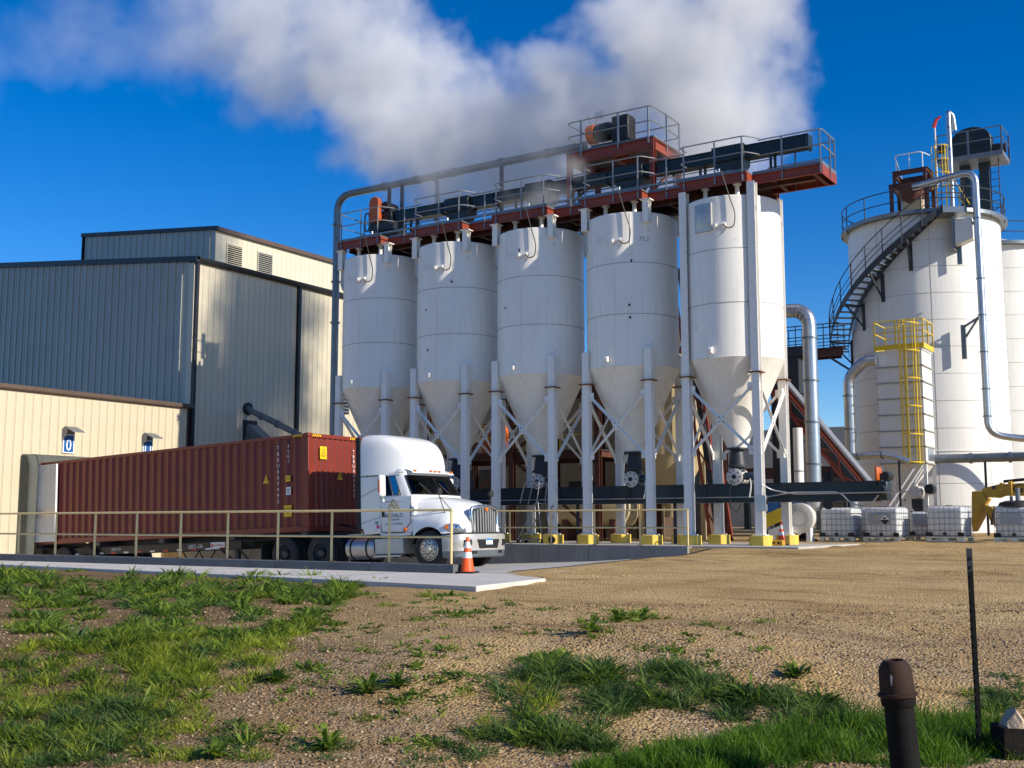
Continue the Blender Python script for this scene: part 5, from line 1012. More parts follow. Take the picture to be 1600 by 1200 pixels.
blu = T('blue_pump_skid', 'blue pump skid with grey motors under the end silo', 'pump', (-14.4, 38.6, 0.0))
P(blu, 'skid', MB().box(-0.6, 1.6, -0.3, 0.5, 0.0, 0.14), 'brown_steel'); P(blu, 'cabinet', MB().box(-0.4, 0.4, 0, 0.5, 0.75, 1.5), 'blue_machine', bevel=0.03); P(blu, 'cabinet', MB().box(0.6, 1.4, 0, 0.5, 0.75, 1.5), 'blue_machine', bevel=0.03)
for x in (-0.2, 0.3, 0.8, 1.2): P(blu, 'motor', MB().lathe([(0.001, -0.3), (0.13, -0.28), (0.15, -0.2), (0.15, 0.2), (0.001, 0.22)], (x, 0, 0.4), 14, axis='y'), 'galv')
P(blu, 'leg', MB().box(-0.4, -0.32, 0.1, 0.4, 0.14, 0.75).box(1.3, 1.38, 0.1, 0.4, 0.14, 0.75), 'dark_steel')

def incline(name, label, a, b, w, d, m, tube_m=None, n=9):
    a = Vector(a); b = Vector(b); t = T(name, label, 'conveyor', a); L = b - a; u = L.normalized(); up = Vector((0, 1, 0)); nr = u.cross(up).normalized()
    for s in (-1, 1):
        for q in (-1, 1): P(t, 'chord', MB().bar(nr * (s * d / 2) + up * (q * w / 2), L + nr * (s * d / 2) + up * (q * w / 2), 0.09), m)
    for k in range(n):
        p0 = L * (k / n); p1 = L * ((k + 1) / n)
        for q in (-1, 1): P(t, 'lacing', MB().bar(p0 + nr * (d / 2 * (1 if k % 2 else -1)) + up * (q * w / 2), p1 + nr * (d / 2 * (-1 if k % 2 else 1)) + up * (q * w / 2), 0.05), m)
    if tube_m:
        for q in (-1, 1): P(t, 'tube', MB().tube([-nr * (d * 0.95) + up * (q * 0.15), L - nr * (d * 0.95) + up * (q * 0.15)], 0.085, 12), tube_m)
    P(t, 'belt_casing', MB().bar(nr * 0.0, L, w * 0.7, d * 0.4, up=nr), 'dark_steel')
    return t
incline('inclined_conveyor', 'steep red lattice conveyor rising behind the end silo', (-15.75, 37.7, 0.05), (-17.05, 37.7, 9.9), 0.7, 0.5, 'red_steel')
incline('inclined_conveyor', 'red conveyor with tan tubes slanting down right of the end silo', (-11.7, 40.7, 1.9), (-15.6, 40.7, 6.9), 0.5, 0.42, 'red_steel', 'rail_grey')
P(T('conveyor_leg', 'dark steel trestle leg under the slanting conveyor behind the white totes', 'support', (-12.2, 40.7, 0.0)), 'leg', MB().bar((0, -0.2, 0.05), (0, -0.2, 2.2), 0.12).bar((0, 0.2, 0.05), (0, 0.2, 2.2), 0.12).bar((0, -0.2, 1.2), (0, 0.2, 0.4), 0.06), 'dark_steel')

# red crown platform seen between silos
rp = T('rear_platform', 'red and tan equipment platform glimpsed between the fourth and end silos', 'platform', (-18.6, 40.2, 7.4))
P(rp, 'deck', MB().box(-3.2, 2.2, -0.3, 1.6, 0, 0.08), 'dark_steel'); P(rp, 'beam', MB().ibeam((-3.2, -0.3, -0.12), (2.2, -0.3, -0.12), 0.14, 0.24), 'red_steel')
for x in (-3.1, -0.6, 2.1): P(rp, 'leg', MB().ibeam((x, -0.2, -7.35), (x, -0.2, 0), 0.18, 0.18, 0.02, up=(0, 1, 0)), 'brown_steel')
P(rp, 'rail', MB().tube([(-3.2, -0.3, 1.1), (2.2, -0.3, 1.1)], 0.024, 8).tube([(-3.2, -0.3, 0.6), (2.2, -0.3, 0.6)], 0.022, 8), 'yellow_bright')
for x in (-3.1, -1.4, 0.4, 2.1): P(rp, 'post', MB().cyl((x, -0.3, 0), (x, -0.3, 1.1), 0.024, 8), 'yellow_bright')
P(rp, 'hopper', MB().loft([[(0.7 + sx * w, 0.6 + sy * w, z) for sx, sy in ((-1, -1), (1, -1), (1, 1), (-1, 1))] for w, z in ((0.7, 1.2), (0.7, 0.7), (0.3, 0.08))], close=True, cap0=True), 'tan_bin')

# ------------------------------------------------------------------ galvanised ducts and fan
du = T('fan_duct', 'tall galvanised fan duct bending over beside the end silo', 'duct', (-12.8, 38.6, 0))
path = fillet([(-1.15, 0.0, 8.13), (0.12, 0.0, 8.13), (0.12, 0, 1.8), (0.05, 0.0, 1.2), (-0.35, 0.0, 0.75)], 0.62, 8)
P(du, 'pipe', MB().tube(path, 0.245, 24), 'galv', angle=60)
for z in (7.1, 5.6, 4.15, 2.7): P(du, 'seam_ring', MB().lathe([(0.25, z - 0.03), (0.285, z - 0.03), (0.285, z + 0.03), (0.25, z + 0.03)], (0.12, 0, 0), 24), 'galv_dark')
for k in range(1, 5):
    a = k * PI / 10; c = Vector((0.12 - 0.62 + 0.62 * math.sin(a), 0, 8.13 - 0.62 + 0.62 * math.cos(a))); d = Vector((math.cos(a), 0, -math.sin(a)))
    P(du, 'elbow_seam', MB().tube([c - d * 0.012, c + d * 0.012], 0.252, 24), 'galv_dark')
fn = T('blower_fan', 'white blower fan with yellow belt guard beside the white totes', 'fan', (-13.1, 38.3, 0.0))
P(fn, 'scroll', MB().lathe([(0.25, -0.22), (0.48, -0.22), (0.52, -0.2), (0.52, 0.2), (0.48, 0.22), (0.25, 0.22)], (0, 0, 0.85), 32, axis='y'), 'valve_white'); P(fn, 'scroll_face', MB().lathe([(0.001, -0.20), (0.49, -0.20)], (0, 0, 0.85), 32, axis='y'), 'silo_white')
P(fn, 'pedestal', MB().prism([(-0.95, 0), (-0.15, 0), (-0.2, 0.55), (-0.45, 0.62), (-0.95, 0.45)], (0, -0.6, 0), (1, 0, 0), (0, 0, 1), (0, 1, 0), 0.8), 'paint_white', bevel=0.015)
P(fn, 'leg', MB().box(0.25, 0.4, -0.2, 0.2, 0, 0.6), 'paint_white')
P(fn, 'belt_guard', MB().prism([(0, 0), (1.1, 0.42), (1.22, 0.2), (1.18, 0.02), (0.2, -0.38), (0.0, -0.3)], (-1.35, -0.75, 0.85), (1, 0, 0), (0, 0, 1), (0, 1, 0), 0.16), 'yellow_bright', bevel=0.02)
P(fn, 'motor', MB().lathe([(0.001, -0.3), (0.2, -0.28), (0.22, -0.2), (0.22, 0.2), (0.001, 0.22)], (-1.2, -0.3, 0.5), 16, axis='y'), 'dark_steel')
sd = T('stack_pipe', 'short grey-blue stack pipe between the end silo and the fan duct', 'pipe', (-13.55, 39.6, 0)); P(sd, 'pipe', MB().lathe([(0.17, 0.6), (0.17, 4.05), (0.15, 4.06)], n=20), 'column_white'); P(sd, 'joint', MB().lathe([(0.172, 2.5), (0.182, 2.5), (0.182, 2.54), (0.172, 2.54)], n=20), 'galv_dark'); P(sd, 'foot', MB().box(-0.25, 0.25, -0.25, 0.25, 0, 0.6), 'dark_steel')

# dark bucket elevator and bridge to the big tank
el = T('bucket_elevator', 'dark grey bucket elevator shaft behind the fan duct', 'elevator', (-16.35, 47.4, 0.2))
P(el, 'shaft', MB().box(-0.35, 0.35, -0.3, 0.3, 0, 8.0), 'dark_steel'); P(el, 'shaft', MB().box(-0.9, -0.5, -0.3, 0.3, 0, 8.0), 'dark_steel')
for z in (2, 4, 6): P(el, 'flange', MB().box(-0.95, 0.4, -0.35, 0.35, z, z + 0.08), 'dark_steel')
P(el, 'head', MB().box(-1.0, 0.6, -0.4, 0.4, 7.6, 8.0), 'dark_steel')
bg = T('access_bridge', 'dark steel access bridge from the elevator to the big tank stair', 'bridge', (-17.1, 48.1, 8.0))
P(bg, 'girder', MB().ibeam((0, 0, 0), (2.75, 0, 0), 0.14, 0.34), 'brown_steel'); P(bg, 'girder', MB().ibeam((0, 0.9, 0), (2.4, 0.9, 0), 0.14, 0.34), 'brown_steel'); P(bg, 'deck', MB().box(0, 2.7, 0, 0.9, 0.175, 0.21), 'dark_steel')
for y in (0.0, 0.9):
    g = P(bg, 'hand_rail', MB().tube([(0, y, 1.25), (2.6, y, 1.25)], 0.024, 8).tube([(0, y, 0.75), (2.6, y, 0.75)], 0.02, 8).tube([(0, y, 0.45), (2.6, y, 0.45)], 0.018, 8), 'dark_steel')
    for k in range(5): P(g, 'post', MB().cyl((0.05 + 0.62 * k, y, 0.2), (0.05 + 0.62 * k, y, 1.25), 0.022, 8), 'dark_steel')
P(bg, 'strut', MB().bar((2.0, 0.4, -0.15), (3.0, 0.9, -0.9), 0.08), 'dark_steel')

# ------------------------------------------------------------------ big bolted tanks
mat('tank_seam', (0.40, 0.37, 0.31), 0.6, var=0.2, scale=6)
def bolted_tank(label, c, Rr, h, z0, ringh):
    t = T('storage_tank', label, 'tank', (c[0], c[1], z0))
    P(t, 'shell', MB().lathe([(Rr, 0), (Rr, h), (Rr - 0.03, h + 0.02), (Rr * 0.4, h + 0.75), (0.4, h + 0.95), (0.001, h + 0.95)], n=96), 'tank_white', angle=30)
    zz = h - ringh; k = 0
    while zz > 0.2:
        P(t, 'ring_seam', MB().lathe([(Rr + 0.002, zz - 0.008), (Rr + 0.010, zz - 0.008), (Rr + 0.010, zz + 0.008), (Rr + 0.002, zz + 0.008)], n=96), 'tank_seam')
        for a in range(0, 360, 40):
            aa = a + 7
            if -180 < ((aa + 180) % 360) - 180 < 20: P(t, 'sheet_seam', MB().box(Rr - 0.01, Rr + 0.008, -0.006, 0.006, zz, min(zz + ringh, h)), 'tank_seam', None, (0, 0, R(aa)))
        zz -= ringh; k += 1
    return t
TC = (-11.67, 51.6); TR = 3.2; TH = 13.35; TZ0 = 0.25
tk = bolted_tank('big white bolted storage tank with dark spiral stair', TC, TR, TH, TZ0, 1.13)
for z in (0.62, 2.95, 3.35): P(tk, 'bolt_band', MB().lathe([(TR + 0.005, z), (TR + 0.03, z), (TR + 0.03, z + 0.05), (TR + 0.005, z + 0.05)], n=96), 'tank_white')
tk2 = bolted_tank('second white bolted tank mostly hidden behind the big one', (-10.55, 59.8), 3.2, 13.5, 0.3, 1.13)
for k, (cx, cy, zt, nm, lb) in enumerate(((TC[0], TC[1], TZ0 + TH, 'tank_railing', 'dark railing around the top of the big white tank'), (-10.55, 59.8, 13.8, 'tank_railing', 'dark railing around the top of the hidden rear tank'))):
    t = T(nm, lb, 'railing', (cx, cy, zt))
    circ = lambda r, z: [(r * math.cos(a), r * math.sin(a), z) for a in np.linspace(0, 2 * PI, 65)]
    P(t, 'top_rail', MB().tube(circ(TR + 0.22, 1.08), 0.024, 8), 'dark_steel'); P(t, 'mid_rail', MB().tube(circ(TR + 0.22, 0.58), 0.022, 8), 'dark_steel')
    P(t, 'toe_ring', MB().lathe([(TR + 0.01, -0.02), (TR + 0.30, -0.02), (TR + 0.30, 0.14), (TR + 0.28, 0.14), (TR + 0.28, 0.02), (TR + 0.01, 0.02)], n=64), 'galv_dark')
    for a in range(0, 360, 24): P(t, 'post', MB().cyl(((TR + 0.22) * math.cos(R(a)), (TR + 0.22) * math.sin(R(a)), -0.1), ((TR + 0.22) * math.cos(R(a)), (TR + 0.22) * math.sin(R(a)), 1.08), 0.024, 8), 'dark_steel')
# spiral stair
ss = T('spiral_stair', 'dark steel stair curving up the left side of the big tank', 'stair', (TC[0], TC[1], 0))
A0, A1, Z0, Z1, NT = -168, -66, 8.25, 13.55, 25
r0, r1 = TR + 0.12, TR + 0.92
for r in (r0, r1):
    P(ss, 'stringer', MB().loft([[(r * math.cos(R(a)), r * math.sin(R(a)), z - 0.16), (r * math.cos(R(a)), r * math.sin(R(a)), z + 0.16), ((r + 0.02) * math.cos(R(a)), (r + 0.02) * math.sin(R(a)), z + 0.16), ((r + 0.02) * math.cos(R(a)), (r + 0.02) * math.sin(R(a)), z - 0.16)] for a, z in zip(np.linspace(A0, A1, 40), np.linspace(Z0, Z1, 40))], close=True), 'dark_steel')
for k in range(NT):
    f = (k + 0.5) / NT; a = A0 + (A1 - A0) * f; z = Z0 + (Z1 - Z0) * f; q = Matrix.Rotation(R(a), 4, 'Z')
    P(ss, 'tread', MB().box(r0 + 0.02, r1, -0.13, 0.13, z - 0.02, z + 0.02, q), 'grey_steel')
for dz in (1.15, 0.65, 0.4):
    P(ss, 'hand_rail', MB().tube([((r1 + 0.02) * math.cos(R(a)), (r1 + 0.02) * math.sin(R(a)), z + dz) for a, z in zip(np.linspace(A0, A1, 40), np.linspace(Z0, Z1, 40))], 0.022 if dz > 1 else 0.017, 8), 'dark_steel')
for k in range(10):
    f = k / 9; a = R(A0 + (A1 - A0) * f); z = Z0 + (Z1 - Z0) * f; P(ss, 'post', MB().cyl(((r1 + 0.02) * math.cos(a), (r1 + 0.02) * math.sin(a), z - 0.15), ((r1 + 0.02) * math.cos(a), (r1 + 0.02) * math.sin(a), z + 1.15), 0.022, 8), 'dark_steel')
for f in (0.12, 0.38, 0.58, 0.8):
    a = R(A0 + (A1 - A0) * f); z = Z0 + (Z1 - Z0) * f; ca, sa = math.cos(a), math.sin(a)
    P(ss, 'bracket', MB().bar((TR * ca, TR * sa, z - 0.25), (r1 * ca, r1 * sa, z - 0.2), 0.07).bar((TR * ca, TR * sa, z - 1.2), (r1 * 0.99 * ca, r1 * 0.99 * sa, z - 0.25), 0.06).bar((TR * ca, TR * sa, z - 1.3), (TR * ca, TR * sa, z - 0.1), 0.16, 0.1), 'dark_steel')
aL = R(A1 + 6); q = Matrix.Rotation(aL, 4, 'Z')
P(ss, 'landing', MB().box(TR + 0.05, r1 + 0.1, -0.45, 0.5, Z1 - 0.22, Z1 + 0.02, q), 'galv_dark')
P(ss, 'landing_rail', MB().tube([q @ Vector(p) for p in ((TR + 0.2, 0.5, Z1 + 1.1), (r1 + 0.08, 0.5, Z1 + 1.1), (r1 + 0.08, -0.4, Z1 + 1.1))], 0.024, 8).tube([q @ Vector(p) for p in ((TR + 0.2, 0.5, Z1 + 0.6), (r1 + 0.08, 0.5, Z1 + 0.6), (r1 + 0.08, -0.4, Z1 + 0.6))], 0.022, 8).tube([q @ Vector((r1 + 0.08, 0.5, Z1 - 0.2)), q @ Vector((r1 + 0.08, 0.5, Z1 + 1.1))], 0.024, 8), 'dark_steel')

# equipment on top of the big tank
rf = T('hoist_gantry', 'rusty brown steel hoist frame on top of the big tank', 'gantry', (-12.3, 49.0, 13.7))
for x, y in ((0, 0), (1.45, 0), (0, 1.3), (1.45, 1.3)): P(rf, 'column', MB().ibeam((x, y, 0), (x, y, 1.35), 0.14, 0.14, 0.02, up=(0, 1, 0)), 'brown_steel')
for a, b, z in (((-0.1, 0), (1.55, 0), 1.4), ((-0.1, 1.3), (1.55, 1.3), 1.4), ((0, 0), (0, 1.3), 1.4), ((1.45, 0), (1.45, 1.3), 1.4), ((0.1, 0), (1.5, 0), 1.95), ((0.1, 1.2), (1.5, 1.2), 1.95), ((0.1, 0), (0.1, 1.2), 1.95), ((1.5, 0), (1.5, 1.2), 1.95)):
    P(rf, 'beam', MB().ibeam((*a, z), (*b, z), 0.12, 0.2, 0.02), 'brown_steel')
for x in (0.15, 1.42): P(rf, 'column', MB().bar((x, 0, 1.4), (x, 0, 2.0), 0.12), 'brown_steel')
P(rf, 'hopper', MB().lathe([(0.62, 1.35), (0.5, 0.9), (0.2, 0.5), (0.18, 0.1)], (0.72, 0.6, 0), 20), 'brown_steel')
P(rf, 'machine', MB().box(0.35, 1.15, 0.3, 0.9, 0.3, 1.2), 'tan_bin')
P(rf, 'rail', MB().tube(fillet([(0.2, 1.1, 2.0), (0.2, 0.0, 2.75), (1.3, 0.0, 2.75), (1.6, 0.3, 2.6)], 0.15), 0.024, 8).tube([(0.25, 0, 2.05), (0.25, 0, 2.75)], 0.022, 8).tube([(0.8, 0, 2.05), (0.8, 0, 2.75)], 0.022, 8).tube([(1.35, 0, 2.05), (1.35, 0, 2.7)], 0.022, 8), 'tank_white')
yl2 = T('caged_ladder', 'yellow caged ladder and stair rails beside the hoist frame', 'ladder', (-10.55, 49.6, 13.6))
P(yl2, 'ladder_rails', MB().cyl((0, 0, 0), (0, 0, 3.2), 0.03, 8).cyl((0.4, 0, 0), (0.4, 0, 3.2), 0.03, 8), 'yellow_bright')
for k in range(10): P(yl2, 'rung', MB().cyl((0, 0, 0.2 + 0.3 * k), (0.4, 0, 0.2 + 0.3 * k), 0.016, 6), 'yellow_bright')
for k in range(4): P(yl2, 'hoop', MB().tube([(0.2 + 0.34 * math.cos(a), -0.34 * math.sin(a), 1.3 + 0.6 * k) for a in np.linspace(0, PI, 12)], 0.02, 6), 'yellow_bright')
for a in np.linspace(0.3, PI - 0.3, 4): P(yl2, 'cage_bar', MB().cyl((0.2 + 0.34 * math.cos(a), -0.34 * math.sin(a), 1.3), (0.2 + 0.34 * math.cos(a), -0.34 * math.sin(a), 3.1), 0.014, 6), 'yellow_bright')
P(yl2, 'stair_rail', MB().tube([(0.5, 0, 2.0), (1.3, 0, 0.4)], 0.022, 8).tube([(0.5, 0, 1.5), (1.3, 0, 0.0)], 0.022, 8).tube([(0.5, 0, 0.9), (0.5, 0, 2.0)], 0.022, 8).tube([(0.9, 0, 0.3), (0.9, 0, 1.2)], 0.022, 8), 'yellow_bright')
hh = T('elevator_head', 'black elevator head on a railed deck high above the big tank', 'elevator', (-9.4, 52.7, 13.6))
for x in (-0.75, 0.05): P(hh, 'leg_casing', MB().box(x, x + 0.42, -0.2, 0.25, -0.3, 3.3), 'dark_green')
P(hh, 'deck', MB().box(-1.55, 1.2, -0.95, 0.75, 3.0, 3.22), 'grey_steel')
P(hh, 'head_drum', MB().prism([(-1.0, 3.22)] + [(-0.2 + 0.85 * math.cos(a), 4.05 + 0.62 * math.sin(a)) for a in np.linspace(PI, 0, 12)] + [(0.65, 3.22)], (0, -0.35, 0), (1, 0, 0), (0, 0, 1), (0, 1, 0), 0.75), 'dark_green', bevel=0.04)
P(hh, 'drive', MB().lathe([(0.001, -0.3), (0.25, -0.3), (0.27, 0.1), (0.2, 0.45), (0.001, 0.45)], (0.75, 0, 3.55), 16, axis='x'), 'decal_black')
g = P(hh, 'rail', MB().tube([(-1.55, -0.95, 4.3), (1.2, -0.95, 4.3), (1.2, 0.75, 4.3)], 0.026, 8).tube([(-1.55, -0.95, 3.8), (1.2, -0.95, 3.8), (1.2, 0.75, 3.8)], 0.024, 8), 'galv_dark')
for x, y in ((-1.5, -0.95), (-0.2, -0.95), (1.17, -0.95), (1.2, 0.7)): P(g, 'post', MB().bar((x, y, 3.1), (x, y, 4.3), 0.07), 'galv_dark')
P(hh, 'ladder', MB().cyl((0.55, -0.3, 0), (0.55, -0.3, 3.0), 0.025, 6).cyl((0.9, -0.3, 0), (0.9, -0.3, 3.0), 0.025, 6), 'dark_steel')
for k in range(9): P(hh, 'rung', MB().cyl((0.55, -0.3, 0.2 + 0.32 * k), (0.9, -0.3, 0.2 + 0.32 * k), 0.016, 6), 'dark_steel')
ws = T('wind_sock', 'red wind sock and lamp on a thin pole above the big tank', 'wind sock', (-10.85, 51.2, 15.4)); P(ws, 'pole', MB().cyl((0, 0, 0), (0, 0, 2.9), 0.035, 8), 'tank_white'); P(ws, 'sock', MB().tube([(-0.05, 0, 2.75), (0.08, 0, 3.1), (0.28, 0, 3.2)], 0.1, 8, radii=[0.09, 0.08, 0.04]), 'flag_red'); P(ws, 'lamp', MB().box(0.12, 0.42, -0.1, 0.1, 1.5, 1.85), 'decal_black', bevel=0.03); P(ws, 'lamp_arm', MB().tube([(0, 0, 1.2), (0.28, 0, 1.2), (0.28, 0, 1.5)], 0.025, 6), 'dark_steel')
vs_ = T('vent_stack', 'tall thin galvanised vent stack on the big tank', 'pipe', (-10.2, 50.9, 13.9)); P(vs_, 'pipe', MB().tube(fillet([(-0.35, 0, 0.25), (0, 0, 0.25), (0, 0, 4.75), (0.16, 0.1, 4.55), (0.2, 0.2, 3.9)], 0.12), 0.105, 14), 'galv', angle=60)
for z in (1.4, 3.0, 4.0): P(vs_, 'band', MB().lathe([(0.108, z), (0.125, z), (0.125, z + 0.04), (0.108, z + 0.04)], n=14), 'galv_dark')
dp = T('tank_downpipe', 'long galvanised pipe running down the front of the big tank', 'pipe', (-8.75, 48.3, 0))
P(dp, 'pipe', MB().tube(fillet([(-2.5, 0.05, 14.75), (0.0, 0, 15.05), (0.0, 0, 4.2), (1.2, 0.6, 4.0), (3.5, 1.2, 4.0)], 0.6, 8), 0.145, 16), 'galv', angle=60)
for z in (13.0, 10.5, 9.0, 7.5, 6.0, 4.9): P(dp, 'band', MB().lathe([(0.148, z), (0.175, z), (0.175, z + 0.05), (0.148, z + 0.05)], n=16), 'galv_dark')
for z in (8.75, 12.7): P(dp, 'bracket', MB().bar((0, 0.1, z + 0.3), (-0.85, 0.45, z - 0.1), 0.08).bar((-0.2, 0.2, z + 0.2), (-0.75, 0.45, z - 0.5), 0.07).box(-0.92, -0.74, 0.35, 0.5, z - 1.4, z + 0.0), 'galv_dark')
bxh = T('exhaust_hood', 'white exhaust hood bolted to the upper front of the big tank', 'vent', (-9.62, 48.75, 12.0)); P(bxh, 'hood', MB().prism([(0, 0), (0.7, 0.25), (0.7, 1.1), (0, 1.15)], (-0.05, -0.45, 0), (1, 0, 0), (0, 0, 1), (0, 1, 0), 0.6), 'tank_white', bevel=0.05); P(bxh, 'flange', MB().box(-0.12, -0.05, -0.5, 0.3, -0.1, 1.25), 'galv_dark')

# ------------------------------------------------------------------ dust collector
bh = T('dust_collector', 'white ribbed dust collector with yellow railed top in front of the big tank', 'dust collector', (-11.97, 44.5, 0.1))
BW, BD = 1.67, 1.5
zs = [2.85 + k * 0.62 for k in range(8)]
for k in range(7): P(bh, 'body_section', MB().box(0, BW, 0, BD, zs[k] + 0.02, zs[k + 1] - 0.02), 'tank_white'); 
for k in range(8): P(bh, 'stiffener', MB().box(-0.05, BW + 0.05, -0.05, BD + 0.05, zs[k] - 0.03, zs[k] + 0.02), 'seam' if k not in (7,) else 'tank_white')
P(bh, 'hopper', MB().loft([[(BW / 2 + sx * w, BD / 2 + sy * d, z) for sx, sy in ((-1, -1), (1, -1), (1, 1), (-1, 1))] for w, d, z in ((BW / 2, BD / 2, 2.83), (0.28, 0.28, 2.15), (0.2, 0.2, 1.9))], close=True), 'tank_white')
for x, y in ((0.05, 0.05), (BW - 0.05, 0.05), (0.05, BD - 0.05), (BW - 0.05, BD - 0.05)): P(bh, 'leg', MB().box(x - 0.06, x + 0.06, y - 0.06, y + 0.06, 0, 2.83), 'tank_white')
P(bh, 'leg_brace', MB().bar((0.05, 0, 0.3), (BW - 0.05, 0, 2.6), 0.06).bar((BW - 0.05, 0, 0.3), (0.05, 0, 2.6), 0.06), 'tank_white')
P(bh, 'leg_strut', MB().bar((BW - 0.1, -0.08, 2.75), (0.2, -0.5, 0.6), 0.06).bar((BW - 0.35, -0.08, 2.75), (-0.05, -0.5, 0.6), 0.06), 'paint_white')
P(bh, 'access_door', MB().box(BW + 0.002, BW + 0.03, 0.3, 1.2, 2.95, 3.4), 'galv')
P(bh, 'toe_board', MB().box(-0.08, BW + 0.12, -0.10, -0.06, 7.23, 7.42).box(BW + 0.08, BW + 0.12, -0.06, BD, 7.23, 7.42).box(-0.08, -0.04, -0.06, BD, 7.23, 7.42), 'yellow_bright')
g = P(bh, 'guard_rail', MB().tube([(-0.06, BD, 8.35), (-0.06, -0.08, 8.35), (BW + 0.1, -0.08, 8.35), (BW + 0.1, BD, 8.35), (-0.06, BD, 8.35)], 0.026, 8).tube([(-0.06, BD, 7.9), (-0.06, -0.08, 7.9), (BW + 0.1, -0.08, 7.9), (BW + 0.1, BD, 7.9), (-0.06, BD, 7.9)], 0.024, 8), 'yellow_bright')
for x, y in ((-0.06, -0.08), (0.75, -0.08), (BW + 0.1, -0.08), (BW + 0.1, 0.7), (BW + 0.1, BD), (-0.06, BD), (0.7, BD)): P(g, 'post', MB().bar((x, y, 7.3), (x, y, 8.35), 0.05), 'yellow_bright')
ld = T('caged_ladder', 'tall yellow caged ladder on the front of the dust collector', 'ladder', (-10.92, 44.38, 2.95))
for x in (0, 0.42): P(ld, 'ladder_rail', MB().cyl((x, 0, -0.1), (x, 0, 5.5), 0.028, 8), 'yellow_bright')
for k in range(18): P(ld, 'rung', MB().cyl((0, 0, 0.05 + 0.3 * k), (0.42, 0, 0.05 + 0.3 * k), 0.014, 6), 'yellow_bright')
for k in range(6): P(ld, 'hoop', MB().tube([(0.21 + 0.36 * math.cos(a), -0.60 * math.sin(a), 0.0 + 1.06 * k) for a in np.linspace(0, PI, 14)], 0.026, 6), 'yellow_bright')
for a in np.linspace(0.25, PI - 0.25, 5): P(ld, 'cage_bar', MB().bar((0.21 + 0.36 * math.cos(a), -0.60 * math.sin(a), 0), (0.21 + 0.36 * math.cos(a), -0.60 * math.sin(a), 5.4), 0.03), 'yellow_bright')
d2 = T('inlet_duct', 'galvanised inlet duct curving down left of the dust collector', 'duct', (-13.05, 44.3, 0.1))
P(d2, 'pipe', MB().tube(fillet([(1.1, 0, 6.85), (0.65, 0, 6.85), (0.0, 0, 6.3), (0, 0, 1.0)], 0.9, 8), 0.215, 20), 'galv', angle=60)
for z in (5.5, 4.2, 2.6, 1.9): P(d2, 'seam_ring', MB().lathe([(0.218, z), (0.25, z), (0.25, z + 0.05), (0.218, z + 0.05)], n=20), 'galv_dark')
h1 = T('blow_line', 'long grey pipe running right from the dust collector past the big tank', 'pipe', (-10.4, 46.0, 3.15)); P(h1, 'pipe', MB().cyl((0, 0, 0), (6.5, 0, 0), 0.175, 18), 'galv_dark')
for x in (0.02, 1.35, 2.75, 4.0): P(h1, 'coupling', MB().cyl((x, 0, 0), (x + 0.1, 0, 0), 0.21, 18), 'galv_dark')
for x in (1.9, 4.5): P(h1, 'stand', MB().bar((x, 0.0, -2.95), (x, 0, -0.17), 0.08), 'dark_steel')
h2 = T('transfer_pipe', 'pale elbowed pipe running left from the dust collector over the conveyor end', 'pipe', (-13.8, 43.5, 3.2)); P(h2, 'pipe', MB().tube(fillet([(0, 0, 0), (2.4, 0, 0.05), (3.1, 0.1, -0.25)], 0.5), 0.12, 16), 'galv', angle=60)
for x in (0.1, 1.2, 2.1): P(h2, 'coupling', MB().cyl((x, 0, 0.02), (x + 0.09, 0, 0.02), 0.155, 16), 'galv_dark')
P(h2, 'support', MB().bar((2.75, 0, -3.1), (2.75, 0, -0.2), 0.07), 'dark_steel'); P(h2, 'support', MB().bar((0.2, 0, -3.1), (0.2, 0, -0.1), 0.07), 'dark_steel')
ml = T('rotary_feeder', 'tan feeder with round white valve below the dust collector', 'machine', (-10.6, 44.6, 0.1)); P(ml, 'body', MB().box(-0.5, 0.2, -0.2, 0.4, 0.0, 0.95), 'tan_bin', bevel=0.02); P(ml, 'valve', MB().lathe([(0.001, -0.35), (0.22, -0.35), (0.24, -0.1), (0.24, 0.3), (0.001, 0.3)], (-0.1, 0, 1.75), 18, axis='y'), 'valve_white'); P(ml, 'drive', MB().lathe([(0.001, -0.4), (0.18, -0.4), (0.2, 0.0), (0.001, 0.0)], (0.42, 0, 1.85), 16, axis='y'), 'decal_black'); P(ml, 'stand', MB().box(-0.3, 0.1, -0.1, 0.3, 0.95, 1.5), 'dark_steel')
# distant building
fb = T('far_building', 'grey-blue building with white corner and dark windows in the far distance', 'building', (-22.6, 76, 0.4))
fw_ = P(fb, 'wall', MB().box(-9, 0, 0, 8, 0, 6.75), 'slate'); P(fb, 'corner', MB().box(0.002, 0.5, -0.02, 8, 0, 6.8), 'paint_white')
for x in (-1.0, -2.1): P(fw_, 'window', MB().box(x - 0.9, x, -0.05, -0.002, 4.9, 5.5), 'glass_dark')
P(fw_, 'window_frame', MB().box(-3.1, 0, -0.2, -0.01, 5.5, 5.62), 'slate')
fb2 = T('pipe_rack', 'dark steel pipe rack crossing behind the ducts', 'pipe rack', (-24, 60, 0.3))
P(fb2, 'beam', MB().ibeam((0, 0, 3.1), (14, 0, 3.1), 0.2, 0.6), 'brown_steel'); P(fb2, 'beam', MB().ibeam((0, 0, 2.2), (14, 0, 2.2), 0.2, 0.3), 'dark_steel')
for x in (0.5, 5, 9.5): P(fb2, 'column', MB().bar((x, 0, 0), (x, 0, 3.1), 0.3), 'dark_steel')
P(fb2, 'shed', MB().box(4, 13.5, 1, 5, 0, 2.9), 'tan_wall')

